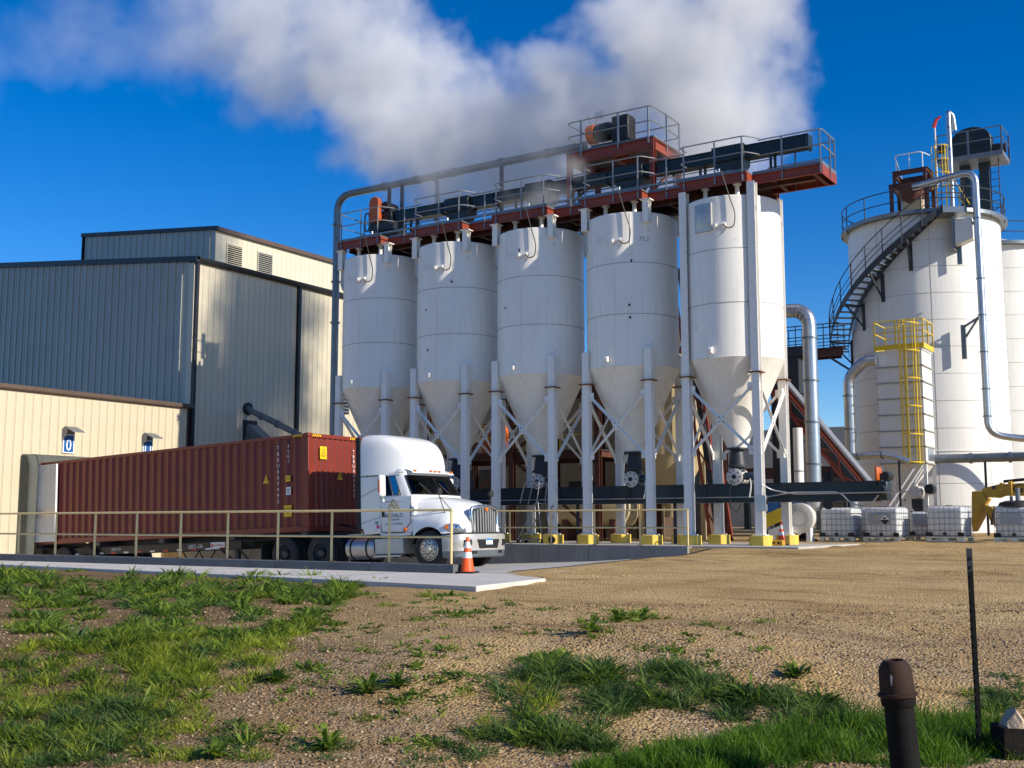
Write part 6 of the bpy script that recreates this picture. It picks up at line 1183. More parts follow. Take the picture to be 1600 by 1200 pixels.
# ------------------------------------------------------------------ totes
def bottle_mesh(w, d, h):
    bm = bmesh.new(); bmesh.ops.create_cube(bm, size=1.0)
    for v in bm.verts: v.co = (v.co.x * w, v.co.y * d, v.co.z * h + h / 2)
    bmesh.ops.bevel(bm, geom=bm.edges[:], offset=0.11, segments=4, affect='EDGES', profile=0.5)
    me = bpy.data.meshes.new('bottle'); bm.to_mesh(me); bm.free(); me.materials.append(MATS['ibc_plastic']); me.shade_smooth(); me.set_sharp_from_angle(angle=R(50)); return me
def cage_mb(w, d, h, z0):
    mb = MB(); W, D = w / 2, d / 2
    for k in range(6):
        z = z0 + (h - z0) * k / 5
        mb.tube(fillet([(-W, -D, z), (W, -D, z), (W, D, z), (-W, D, z), (-W, -D + 0.01, z)], 0.09, 3), 0.009, 6)
    for k in range(7):
        x = -W + 0.10 + (w - 0.2) * k / 6
        for y in (-D, D): mb.cyl((x, y, z0), (x, y, h), 0.007, 6)
    for k in range(6):
        y = -D + 0.10 + (d - 0.2) * k / 5
        for x in (-W, W): mb.cyl((x, y, z0), (x, y, h), 0.007, 6)
    return mb
IBM = {}
def tote(label, x, y, rz, h=1.16, sheet=None, diamond=False, dome=False):
    t = T('bulk_tote', label, 'tote', (x, y, gz(x, y) + 0.005), (0, 0, R(rz)), 'white plastic totes in steel cages')
    if h not in IBM:
        IBM[h] = (bottle_mesh(1.14, 0.95, h - 0.20), cage_mb(1.20, 1.0, h - 0.02, 0.17).mesh('cage', 'ibc_cage'))
    P(t, 'bottle', IBM[h][0], None, (0, 0, 0.17)); P(t, 'cage', IBM[h][1], None)
    pal = P(t, 'pallet', MB().box(-0.6, 0.6, -0.5, 0.5, 0.12, 0.165).box(-0.6, 0.6, -0.49, -0.41, 0.0, 0.035).box(-0.6, 0.6, 0.41, 0.49, 0.0, 0.035), 'galv')
    for a in (-0.52, 0, 0.52):
        for b in (-0.44, 0.44): P(pal, 'pallet_foot', MB().box(a - 0.08, a + 0.08, b - 0.055, b + 0.055, 0.036, 0.118), 'galv')
    for a in (-0.5, 0.5): P(t, 'corner_guard', MB().box(a - 0.10, a + 0.10, -0.515, -0.48, 0.17, 0.30), 'black_rubber')
    P(t, 'fill_cap', MB().lathe([(0.001, 0.04), (0.10, 0.04), (0.11, 0.0)], (0, 0, h - 0.03), 16), 'black_rubber')
    P(t, 'outlet_valve', MB().cyl((0, -0.56, 0.25), (0, -0.46, 0.25), 0.05, 10), 'black_rubber')
    if sheet:
        s_ = P(t, 'label_sheet', MB().box(sheet[0], sheet[1], -0.522, -0.514, 0.55, 0.90), 'ibc_label')
        if diamond:
            cx = sheet[1] - 0.17
            P(s_, 'hazard_diamond', MB().prism([(-0.17, 0), (0, -0.17), (0.17, 0), (0, 0.17)], (cx, -0.523, 0.725), (1, 0, 0), (0, 0, 1), (0, -1, 0), 0.003), 'paint_white')
            P(s_, 'diamond_base', MB().prism([(-0.165, 0), (0, -0.165), (0.165, 0)], (cx, -0.527, 0.722), (1, 0, 0), (0, 0, 1), (0, -1, 0), 0.003), 'decal_black')
            P(s_, 'drip_mark', MB().prism([(-0.06, 0.0), (0.05, 0.02), (0.07, 0.05), (-0.05, 0.07)], (cx, -0.527, 0.735), (1, 0, 0), (0, 0, 1), (0, -1, 0), 0.003), 'decal_black')
            P(s_, 'small_mark', MB().box(sheet[0] + 0.25, sheet[0] + 0.31, -0.526, -0.522, 0.80, 0.85), 'decal_yellow')
        else:
            for k in range(4): P(s_, 'print_line', MB().box(sheet[0] + 0.05, sheet[1] - 0.08 - 0.1 * (k % 2), -0.525, -0.522, 0.62 + 0.06 * k, 0.635 + 0.06 * k), 'decal_grey')
    if dome:
        P(t, 'black_cover', MB().lathe([(0.56, h - 0.02), (0.50, h + 0.10), (0.30, h + 0.16), (0.001, h + 0.17)], n=24), 'black_rubber')
        P(t, 'pump', MB().cyl((0.05, 0, h + 0.15), (0.05, 0, h + 0.55), 0.07, 12).cyl((-0.15, 0, h + 0.15), (-0.15, 0, h + 0.3), 0.05, 10), 'galv_dark')
    return t
tote('white caged tote nearest the blower fan, leftmost of the totes', -11.88, 38.9, -3)
tote('white caged tote standing behind the hazard-diamond tote', -10.95, 40.2, 2)
tote('white caged tote with grey sheet and black-and-white hazard diamond', -10.30, 38.7, -8, sheet=(-0.42, 0.32), diamond=True)
tote('short grey tote with printed front between two taller totes', -9.35, 40.6, 0, h=1.0, sheet=(-0.45, 0.4))
tote('white caged tote left of the yellow jaws', -8.38, 39.0, -6)
tote('white caged tote with black domed cover at the right edge', -6.35, 39.1, -4, sheet=(-0.40, 0.22), dome=True)

# ------------------------------------------------------------------ yellow handler behind the totes
ym = T('telehandler', 'yellow boom machine with open jaws at the right edge, behind the totes', 'machine', (-7.38, 41.0, 0.0))
YL = [(-0.58, 1.74), (-0.27, 1.76), (-0.12, 1.48), (-0.25, 1.31), (-0.33, 0.9), (-0.53, 0.54), (-0.62, 0.39), (-0.64, 0.74)]
YR = [(-0.21, 1.27), (0.03, 1.22), (0.16, 1.05), (0.22, 0.78), (0.19, 0.44), (-0.04, 0.73)]
YB_ = [(-0.27, 1.82), (-0.02, 1.9), (0.24, 1.96), (1.17, 1.97), (1.15, 1.59), (0.44, 1.58), (0.26, 1.51), (-0.24, 1.56)]
bo = P(ym, 'boom', MB().prism(YB_[:3] + [(4.6, 2.15), (4.6, 1.55)] + YB_[5:], (0, -0.4, 0), (1, 0, 0), (0, 0, 1), (0, 1, 0), 0.34), 'machine_yellow', bevel=0.02)
text(bo, 'boom_lettering', 'GEHL', 0.40, 'decal_black', (1.28, -0.405, 1.80), RT, sx=1.25)
P(bo, 'boom_collar', MB().box(0.30, 0.40, -0.44, -0.02, 1.60, 2.02), 'machine_yellow', bevel=0.02); P(bo, 'boom_collar', MB().box(0.56, 0.68, -0.45, -0.01, 1.58, 2.06), 'machine_yellow', bevel=0.02)
P(bo, 'hose', MB().tube([(0.4, -0.25, 2.06), (1.6, -0.25, 2.16), (4.5, -0.25, 2.22)], 0.05, 8), 'cable_black')
P(bo, 'pivot_pin', MB().cyl((0.12, -0.5, 1.86), (0.12, 0.1, 1.86), 0.06, 12), 'dark_steel')
P(ym, 'jaw', MB().prism(YL, (0, -0.45, 0), (1, 0, 0), (0, 0, 1), (0, 1, 0), 0.9), 'machine_yellow', label='rear clamshell jaw', bevel=0.02)
P(ym, 'jaw', MB().prism(YR, (0, -0.45, 0), (1, 0, 0), (0, 0, 1), (0, 1, 0), 0.9), 'machine_yellow', label='front clamshell jaw', bevel=0.02)
P(ym, 'jaw_cylinder', MB().cyl((0.0, -0.5, 0.62), (0.14, -0.5, 1.2), 0.045, 10), 'dark_steel')
P(ym, 'chassis', MB().prism([(3.0, 0.55), (7.0, 0.55), (7.0, 1.5), (5.8, 1.7), (4.2, 1.25), (3.0, 1.1)], (0, -0.2, 0), (1, 0, 0), (0, 0, 1), (0, 1, 0), 1.9), 'machine_yellow', bevel=0.05)
P(ym, 'operator_cab', MB().box(4.6, 6.0, 0.55, 1.55, 1.5, 2.7), 'glass_dark', bevel=0.08)
for x in (3.6, 6.4):
    for y in (-0.4, 1.9): P(ym, 'wheel', MB().lathe([(0.001, -0.2), (0.3, -0.18), (0.5, -0.2), (0.6, -0.12), (0.6, 0.12), (0.5, 0.2), (0.001, 0.2)], (x, y, 0.6), 28, axis='y'), 'tyre')

# ------------------------------------------------------------------ traffic cones
def tcone(label, x, y, z):
    t = T('traffic_cone', label, 'traffic cone', (x, y, z), (0, 0, R(12)), 'orange traffic cones')
    P(t, 'base', MB().box(-0.18, 0.18, -0.18, 0.18, 0, 0.035), 'black_rubber', bevel=0.012)
    def cr(h): return 0.135 + (0.028 - 0.135) * (h - 0.035) / 0.665
    b = P(t, 'cone', MB().lathe([(0.15, 0.03), (0.135, 0.05), (cr(0.66), 0.66), (0.026, 0.70), (0.001, 0.70)], n=24), 'cone_orange')
    for a, c in ((0.29, 0.40), (0.48, 0.60)): P(b, 'reflective_band', MB().lathe([(cr(a) + 0.003, a), (cr(c) + 0.003, c)], n=24), 'cone_white')
tcone('orange traffic cone by the truck bumper at the end of the kerb wall', -12.86, 18.22, -0.288)
tcone('orange traffic cone beside the end silo footing', -11.82, 32.85, 0.032)
sb = T('splice_block', 'small low yellow block beside the footing of the end silo', 'block', (-11.72, 32.2, 0.03)); P(sb, 'block', MB().box(-0.2, 0.2, -0.12, 0.12, 0, 0.16), 'machine_yellow', bevel=0.02); P(sb, 'slot', MB().box(-0.12, -0.04, -0.125, -0.118, 0.05, 0.11).box(0.04, 0.12, -0.125, -0.118, 0.05, 0.11), 'decal_black')

# rolling ladder and hand truck behind the far railing
rl = T('rolling_ladder', 'grey rolling step ladder standing behind the truck bumper', 'ladder', (-20.4, 31.75, 0.03))
for y in (0, 0.5):
    P(rl, 'side_rail', MB().tube(fillet([(0.0, y, 0.1), (0.75, y, 1.35), (0.85, y, 2.0), (0.3, y, 2.0), (0.1, y, 1.3)], 0.12), 0.018, 8), 'rail_grey'); P(rl, 'rear_post', MB().cyl((0.95, y, 0.1), (0.78, y, 1.35), 0.018, 8).cyl((0.0, y, 0.12), (0.95, y, 0.12), 0.018, 8), 'rail_grey')
for k in range(5): P(rl, 'step', MB().box(0.05 + 0.15 * k, 0.27 + 0.15 * k, 0.0, 0.5, 0.28 + 0.25 * k, 0.30 + 0.25 * k), 'rail_grey')
for x in (0.02, 0.95):
    for y in (0, 0.5): P(rl, 'caster', MB().lathe([(0.001, -0.02), (0.06, -0.02), (0.06, 0.02), (0.001, 0.02)], (x, y, 0.06), 12, axis='y'), 'black_rubber')
hk = T('hand_truck', 'dark hand truck leaning beside the rolling ladder', 'hand truck', (-19.15, 31.75, 0.03))
P(hk, 'frame', MB().tube(fillet([(0, 0, 0.12), (0.05, 0, 1.2), (0.05, 0.4, 1.2), (0, 0.4, 0.12)], 0.1), 0.02, 8).tube([(0.02, 0, 0.5), (0.02, 0.4, 0.5)], 0.015, 6).tube([(0.03, 0, 0.85), (0.03, 0.4, 0.85)], 0.015, 6), 'dark_steel'); P(hk, 'toe_plate', MB().box(-0.25, 0, 0, 0.4, 0.03, 0.05), 'dark_steel')
for y in (-0.06, 0.46): P(hk, 'wheel', MB().lathe([(0.001, -0.03), (0.12, -0.03), (0.12, 0.03), (0.001, 0.03)], (0.1, y, 0.12), 16, axis='y'), 'black_rubber')

# ------------------------------------------------------------------ foreground posts and rubble
tp = T('steel_post', 'thin black studded steel post standing in the right foreground', 'post', (-1.80, 9.02, gz(-1.80, 9.02) - 0.05), (R(-1.0), R(-0.2), R(20)))
P(tp, 'flange', MB().box(-0.020, 0.020, -0.004, 0.004, 0, 1.53), 'post_black'); P(tp, 'web', MB().box(-0.004, 0.004, 0.005, 0.036, 0, 1.53), 'post_black')
sd_ = MB().box(-0.009, 0.009, -0.014, -0.004, 0, 0.022).mesh('stud', 'post_black')
for k in range(22): P(tp, 'stud', sd_, None, (0, 0, 0.12 + 0.063 * k))
P(tp, 'bare_tip', MB().box(-0.0205, 0.0205, -0.0045, 0.0045, 1.36, 1.531), 'dark_steel')
bl = T('capped_pipe', 'black upright pipe with rusty cap leaning in the right foreground', 'pipe', (-2.02, 7.86, gz(-2.02, 7.86) - 0.1), (R(3), R(-3.2), 0))
P(bl, 'pipe', MB().lathe([(0.095, 0), (0.095, 0.60), (0.110, 0.62), (0.112, 0.68)], n=28), 'pipe_black')
P(bl, 'cap', MB().lathe([(0.112, 0.665), (0.128, 0.675), (0.128, 0.69), (0.112, 0.70), (0.106, 0.84), (0.098, 0.865), (0.072, 0.90), (0.060, 0.905), (0.058, 0.88), (0.001, 0.875)], n=28), 'pipe_rusty', angle=25)
P(bl, 'grease_streak', MB().prism([(0, 0), (0.005, 0.02), (0.010, 0.055), (0.004, 0.075), (-0.004, 0.06), (-0.003, 0.025)], (-0.004, -0.112, 0.75), (1, 0, 0), (0, 0, 1), (0, 1, 0), 0.02), 'decal_grey')
tr = T('steel_tray', 'dark open steel tray holding stones at the bottom right edge', 'tray', (-1.50, 9.17, gz(-1.50, 9.17) + 0.0), (0, R(2), R(30)))
P(tr, 'side', MB().box(-0.22, 0.5, -0.14, -0.115, -0.05, 0.21), 'tray_black'); P(tr, 'side', MB().box(-0.22, 0.5, 0.115, 0.14, -0.05, 0.21), 'tray_black'); P(tr, 'side', MB().box(-0.22, -0.195, -0.114, 0.114, -0.05, 0.209), 'tray_black'); P(tr, 'bottom', MB().box(-0.19, 0.5, -0.11, 0.11, 0.0, 0.02), 'tray_black')
def rock(name, label, x, y, z, r, seed):
    bm = bmesh.new(); bmesh.ops.create_icosphere(bm, subdivisions=3, radius=1); rn = random.Random(seed); off = Vector((rn.random() * 9, rn.random() * 9, rn.random() * 9))
    for v in bm.verts:
        c = v.co.copy(); k = 1 + 0.35 * mnoise.noise(c * 1.1 + off) + 0.12 * mnoise.noise(c * 3 + off)
        v.co = Vector((c.x * r[0], c.y * r[1], c.z * r[2])) * k
        for pl in ((0.8, 0.1, 0.55), (-0.6, -0.5, 0.6), (0.1, -0.9, 0.3)):
            n_ = Vector(pl).normalized(); d_ = v.co.dot(n_) - 0.72 * r[0]
            if d_ > 0: v.co -= n_ * d_
    me = bpy.data.meshes.new(name); bm.to_mesh(me); bm.free(); me.materials.append(MATS['rock']); me.shade_smooth(); me.set_sharp_from_angle(angle=R(28))
    return tag(link(name, me, None, (x, y, z)), label, 'rock')
zt = gz(-1.45, 9.2)
rock('rock', 'tan angular stone resting upright in the steel tray', -1.58, 9.15, zt + 0.22, (0.10, 0.09, 0.13), 2)
rock('rock', 'brown flat stone in the steel tray at the picture edge', -1.36, 9.28, zt + 0.16, (0.14, 0.10, 0.08), 5)

# ------------------------------------------------------------------ steam plume
BLOBS = [(-16.4, 36.1, 13.21, 2.93, 2.2, 1.36), (-14.88, 36.6, 14.76, 2.26, 2.6, 1.81), (-14.54, 37.1, 17.1, 2.03, 3.0, 2.29), (-14.32, 37.6, 19.29, 1.69, 2.8, 1.62), (-17.32, 36.6, 16.95, 2.81, 3.2, 2.58), (-18.3, 37.6, 19.42, 1.87, 2.6, 1.47), (-20.57, 36.1, 14.98, 3.29, 3.0, 2.05), (-20.84, 36.6, 17.21, 2.23, 2.8, 1.35), (-23.12, 35.6, 14.81, 3.77, 3.0, 1.85), (-25.0, 36.6, 16.9, 3.24, 2.8, 1.55), (-26.81, 35.6, 15.75, 3.18, 2.8, 2.07), (-29.83, 36.6, 19.43, 3.3, 2.8, 2.2), (-32.6, 36.6, 22.11, 3.7, 2.6, 1.85), (-29.91, 36.1, 17.3, 2.76, 2.4, 1.63), (-34.88, 36.6, 21.14, 4.67, 2.8, 1.89), (-36.16, 36.6, 23.9, 4.82, 2.8, 1.78), (-40.81, 36.6, 23.44, 4.85, 2.4, 1.55), (-42.74, 36.6, 25.89, 5.96, 2.4, 1.43), (-48.08, 36.6, 25.49, 5.58, 2.1, 1.34), (-52.52, 36.6, 28.01, 4.95, 2.0, 1.4), (-55.22, 36.6, 26.26, 5.17, 1.8, 1.07), (-24.03, 35.2, 13.34, 3.53, 1.6, 0.86), (-19.72, 32.8, 11.81, 1.22, 1.1, 0.71), (-18.68, 33.0, 12.64, 0.69, 1.0, 0.53)]
ng = bpy.data.node_groups.new('steam', 'GeometryNodeTree'); ng.interface.new_socket('Geometry', in_out='OUTPUT', socket_type='NodeSocketGeometry')
gn = ng.nodes; gl_ = ng.links; go = gn.new('NodeGroupOutput'); pos = gn.new('GeometryNodeInputPosition')
prevf = None
for (x, y, z, rx, ry, rz) in BLOBS:
    s1 = gn.new('ShaderNodeVectorMath'); s1.operation = 'SUBTRACT'; s1.inputs[1].default_value = (x, y, z); gl_.new(pos.outputs[0], s1.inputs[0])
    s2 = gn.new('ShaderNodeVectorMath'); s2.operation = 'DIVIDE'; s2.inputs[1].default_value = (rx * 1.45, ry * 1.45, rz * 1.45); gl_.new(s1.outputs[0], s2.inputs[0])
    s3 = gn.new('ShaderNodeVectorMath'); s3.operation = 'LENGTH'; gl_.new(s2.outputs[0], s3.inputs[0])
    s4 = gn.new('ShaderNodeMath'); s4.operation = 'SUBTRACT'; s4.inputs[0].default_value = 1.0; gl_.new(s3.outputs['Value'], s4.inputs[1])
    o_ = s4.outputs[0]
    if prevf is not None:
        mx = gn.new('ShaderNodeMath'); mx.operation = 'SMOOTH_MAX'; mx.inputs[2].default_value = 0.18; gl_.new(prevf, mx.inputs[0]); gl_.new(o_, mx.inputs[1]); o_ = mx.outputs[0]
    prevf = o_
nz1 = gn.new('ShaderNodeTexNoise'); nz1.inputs['Scale'].default_value = 0.42; nz1.inputs['Detail'].default_value = 6; nz1.inputs['Roughness'].default_value = 0.62; nz1.inputs['Distortion'].default_value = 0.4
gl_.new(pos.outputs[0], nz1.inputs['Vector'])
STEAM_NOISE, STEAM_BIAS, STEAM_K, STEAM_MAX = 1.75, -1.02, 0.75, 0.60
nz2 = gn.new('ShaderNodeTexNoise'); nz2.inputs['Scale'].default_value = 1.7; nz2.inputs['Detail'].default_value = 5; nz2.inputs['Roughness'].default_value = 0.6; gl_.new(pos.outputs[0], nz2.inputs['Vector'])
vo = gn.new('ShaderNodeTexVoronoi'); vo.feature = 'SMOOTH_F1'; vo.inputs['Scale'].default_value = 0.45; vo.inputs['Smoothness'].default_value = 0.5; gl_.new(pos.outputs[0], vo.inputs['Vector'])
b1 = gn.new('ShaderNodeMath'); b1.operation = 'MULTIPLY_ADD'; b1.inputs[1].default_value = -0.55; b1.inputs[2].default_value = 0.22; gl_.new(vo.outputs['Distance'], b1.inputs[0])
b2 = gn.new('ShaderNodeMath'); b2.operation = 'MULTIPLY_ADD'; b2.inputs[1].default_value = 0.85; gl_.new(nz2.outputs[0], b2.inputs[0]); gl_.new(b1.outputs[0], b2.inputs[2])
b3 = gn.new('ShaderNodeMath'); b3.operation = 'ADD'; b3.inputs[1].default_value = -0.44; gl_.new(b2.outputs[0], b3.inputs[0])
b4 = gn.new('ShaderNodeMath'); b4.operation = 'ADD'; gl_.new(b3.outputs[0], b4.inputs[0]); gl_.new(prevf, b4.inputs[1]); prevf = b4.outputs[0]
a1 = gn.new('ShaderNodeMath'); a1.operation = 'MULTIPLY_ADD'; a1.inputs[1].default_value = STEAM_NOISE; gl_.new(nz1.outputs[0], a1.inputs[0]); gl_.new(prevf, a1.inputs[2])
a2 = gn.new('ShaderNodeMath'); a2.operation = 'ADD'; a2.inputs[1].default_value = STEAM_BIAS; gl_.new(a1.outputs[0], a2.inputs[0])
a3 = gn.new('ShaderNodeMapRange'); a3.inputs['From Min'].default_value = 0.0; a3.inputs['From Max'].default_value = 0.55; a3.inputs['To Min'].default_value = 0.0; a3.inputs['To Max'].default_value = STEAM_MAX; gl_.new(a2.outputs[0], a3.inputs[0])
vc = gn.new('GeometryNodeVolumeCube'); vmin, vmax = (-62, 31.0, 10.8), (-11.0, 42.5, 30)
vc.inputs['Min'].default_value = vmin; vc.inputs['Max'].default_value = vmax
vc.inputs['Resolution X'].default_value = 300; vc.inputs['Resolution Y'].default_value = 66; vc.inputs['Resolution Z'].default_value = 116
sx_ = gn.new('ShaderNodeSeparateXYZ'); gl_.new(pos.outputs[0], sx_.inputs[0])
fx = gn.new('ShaderNodeMapRange'); fx.inputs['From Min'].default_value = -46; fx.inputs['From Max'].default_value = -27; fx.inputs['To Min'].default_value = 0.09; fx.inputs['To Max'].default_value = 1.0; gl_.new(sx_.outputs[0], fx.inputs[0])
fm = gn.new('ShaderNodeMath'); fm.operation = 'MULTIPLY'; gl_.new(a3.outputs[0], fm.inputs[0]); gl_.new(fx.outputs[0], fm.inputs[1])
gl_.new(fm.outputs[0], vc.inputs['Density'])
sm_ = bpy.data.materials.new('steam'); sm_.use_nodes = True; n_ = sm_.node_tree.nodes; n_.remove(n_['Principled BSDF'])
pv = n_.new('ShaderNodeVolumePrincipled'); pv.inputs['Color'].default_value = (0.98, 0.98, 0.98, 1); pv.inputs['Density'].default_value = 1.0; pv.inputs['Anisotropy'].default_value = -0.10
sm_.node_tree.links.new(pv.outputs[0], n_['Material Output'].inputs['Volume'])
st_ = gn.new('GeometryNodeSetMaterial'); st_.inputs['Material'].default_value = sm_; gl_.new(vc.outputs[0], st_.inputs[0]); gl_.new(st_.outputs[0], go.inputs[0])
sme = bpy.data.meshes.new('steam_plume'); sme.materials.append(sm_)
so = link('steam_plume', sme); md = so.modifiers.new('steam', 'NODES'); md.node_group = ng
tag(so, 'white steam plume drifting left above the silos', None, None, 'stuff')

# ------------------------------------------------------------------ grass, weeds, stones
def leaf_mat(name, c0, c1, tr=0.35):
    m = bpy.data.materials.new(name); m.use_nodes = True; n = m.node_tree.nodes; l = m.node_tree.links; b = n['Principled BSDF']; b.inputs['Roughness'].default_value = 0.55; b.inputs['Specular IOR Level'].default_value = 0.3
    g = n.new('ShaderNodeNewGeometry'); r = n.new('ShaderNodeValToRGB'); r.color_ramp.elements[0].color = (*c0, 1); r.color_ramp.elements[1].color = (*c1, 1)
    nz = n.new('ShaderNodeTexNoise'); nz.inputs['Scale'].default_value = 3.2; l.new(g.outputs['Position'], nz.inputs['Vector'])
    ad = n.new('ShaderNodeMath'); ad.operation = 'MULTIPLY_ADD'; ad.inputs[1].default_value = 0.55; l.new(g.outputs['Random Per Island'], ad.inputs[0])
    sc_ = n.new('ShaderNodeMath'); sc_.operation = 'MULTIPLY_ADD'; sc_.inputs[1].default_value = 2.4; sc_.inputs[2].default_value = -0.98; l.new(nz.outputs[0], sc_.inputs[0]); l.new(sc_.outputs[0], ad.inputs[2])
    l.new(ad.outputs[0], r.inputs['Fac']); l.new(r.outputs[0], b.inputs['Base Color'])
    t_ = n.new('ShaderNodeBsdfTranslucent'); l.new(r.outputs[0], t_.inputs[0]); mx = n.new('ShaderNodeMixShader'); mx.inputs[0].default_value = tr
    l.new(b.outputs[0], mx.inputs[1]); l.new(t_.outputs[0], mx.inputs[2]); l.new(mx.outputs[0], n['Material Output'].inputs[0]); MATS[name] = m
leaf_mat('grass_light', (0.075, 0.145, 0.012), (0.450, 0.500, 0.055), 0.5)
leaf_mat('weed_green', (0.035, 0.090, 0.012), (0.260, 0.370, 0.045), 0.5)
leaf_mat('grass_dark', (0.030, 0.085, 0.018), (0.190, 0.290, 0.075), 0.5)
leaf_mat('lawn', (0.030, 0.100, 0.010), (0.180, 0.320, 0.025), 0.5)
rng = np.random.default_rng(11)
def blades(cl, dens, wid, lean, segs=3, broad=False):
    V = []; F = []; base = 0
    for x, y, r, h in cl:
        d = max(5.0, -0.5446 * x + 0.8387 * y); k = d / 10.0
        n = int(dens * (math.pi * r * r) / (k ** 1.35)) + 6
        rr = r * np.sqrt(rng.random(n)); th = rng.random(n) * 2 * PI
        bx_, by_ = x + rr * np.cos(th), y + rr * np.sin(th)
        bz_ = np.array([gz(a, b) for a, b in zip(bx_, by_)]) - 0.01
        hh = h * (0.30 + 0.95 * rng.random(n) ** 1.5) * (1.05 - 0.6 * (rr / r) ** 2); w = wid * k ** 0.6 * (0.6 + 0.8 * rng.random(n))
        az = th + rng.normal(0, 0.9, n); ln = lean * (0.4 + rng.random(n)) * (0.5 + rr / r)
        tw = rng.random(n) * 2 * PI
        px_, py_ = np.cos(tw), np.sin(tw)
        lv_n = segs + 1
        vv = np.zeros((n, lv_n * 2 - 1, 3))
        for s in range(lv_n):
            f = s / segs; off = ln * hh * f ** 1.8
            cx = bx_ + np.cos(az) * off; cy = by_ + np.sin(az) * off; cz = bz_ + hh * f * (1 - 0.28 * ln * f)
            ww = w * ((1 - f) ** 0.6 if not broad else (math.sin(PI * min(0.97, 0.15 + 0.80 * f)) + 0.05))
            if s < segs:
                vv[:, s * 2] = np.stack([cx - px_ * ww, cy - py_ * ww, cz], 1); vv[:, s * 2 + 1] = np.stack([cx + px_ * ww, cy + py_ * ww, cz], 1)
            else: vv[:, s * 2] = np.stack([cx, cy, cz], 1)
        V.append(vv.reshape(-1, 3)); m_ = lv_n * 2 - 1
        ids = base + np.arange(n)[:, None] * m_
        tri = []
        for s in range(segs - 1): tri += [ids + np.array([s * 2, s * 2 + 1, s * 2 + 3]), ids + np.array([s * 2, s * 2 + 3, s * 2 + 2])]
        tri.append(ids + np.array([(segs - 1) * 2, (segs - 1) * 2 + 1, segs * 2])); F.append(np.concatenate(tri)); base += n * m_
    return np.concatenate(V), np.concatenate(F)
def np_mesh(name, V, F, m):
    me = bpy.data.meshes.new(name); me.vertices.add(len(V)); me.vertices.foreach_set('co', V.astype(np.float32).ravel())
    me.loops.add(F.size); me.loops.foreach_set('vertex_index', F.astype(np.int32).ravel()); me.polygons.add(len(F))
    me.polygons.foreach_set('loop_start', np.arange(0, F.size, 3, dtype=np.int32)); me.polygons.foreach_set('loop_total', np.full(len(F), 3, dtype=np.int32))
    me.update(calc_edges=True); me.materials.append(MATS[m]); return me

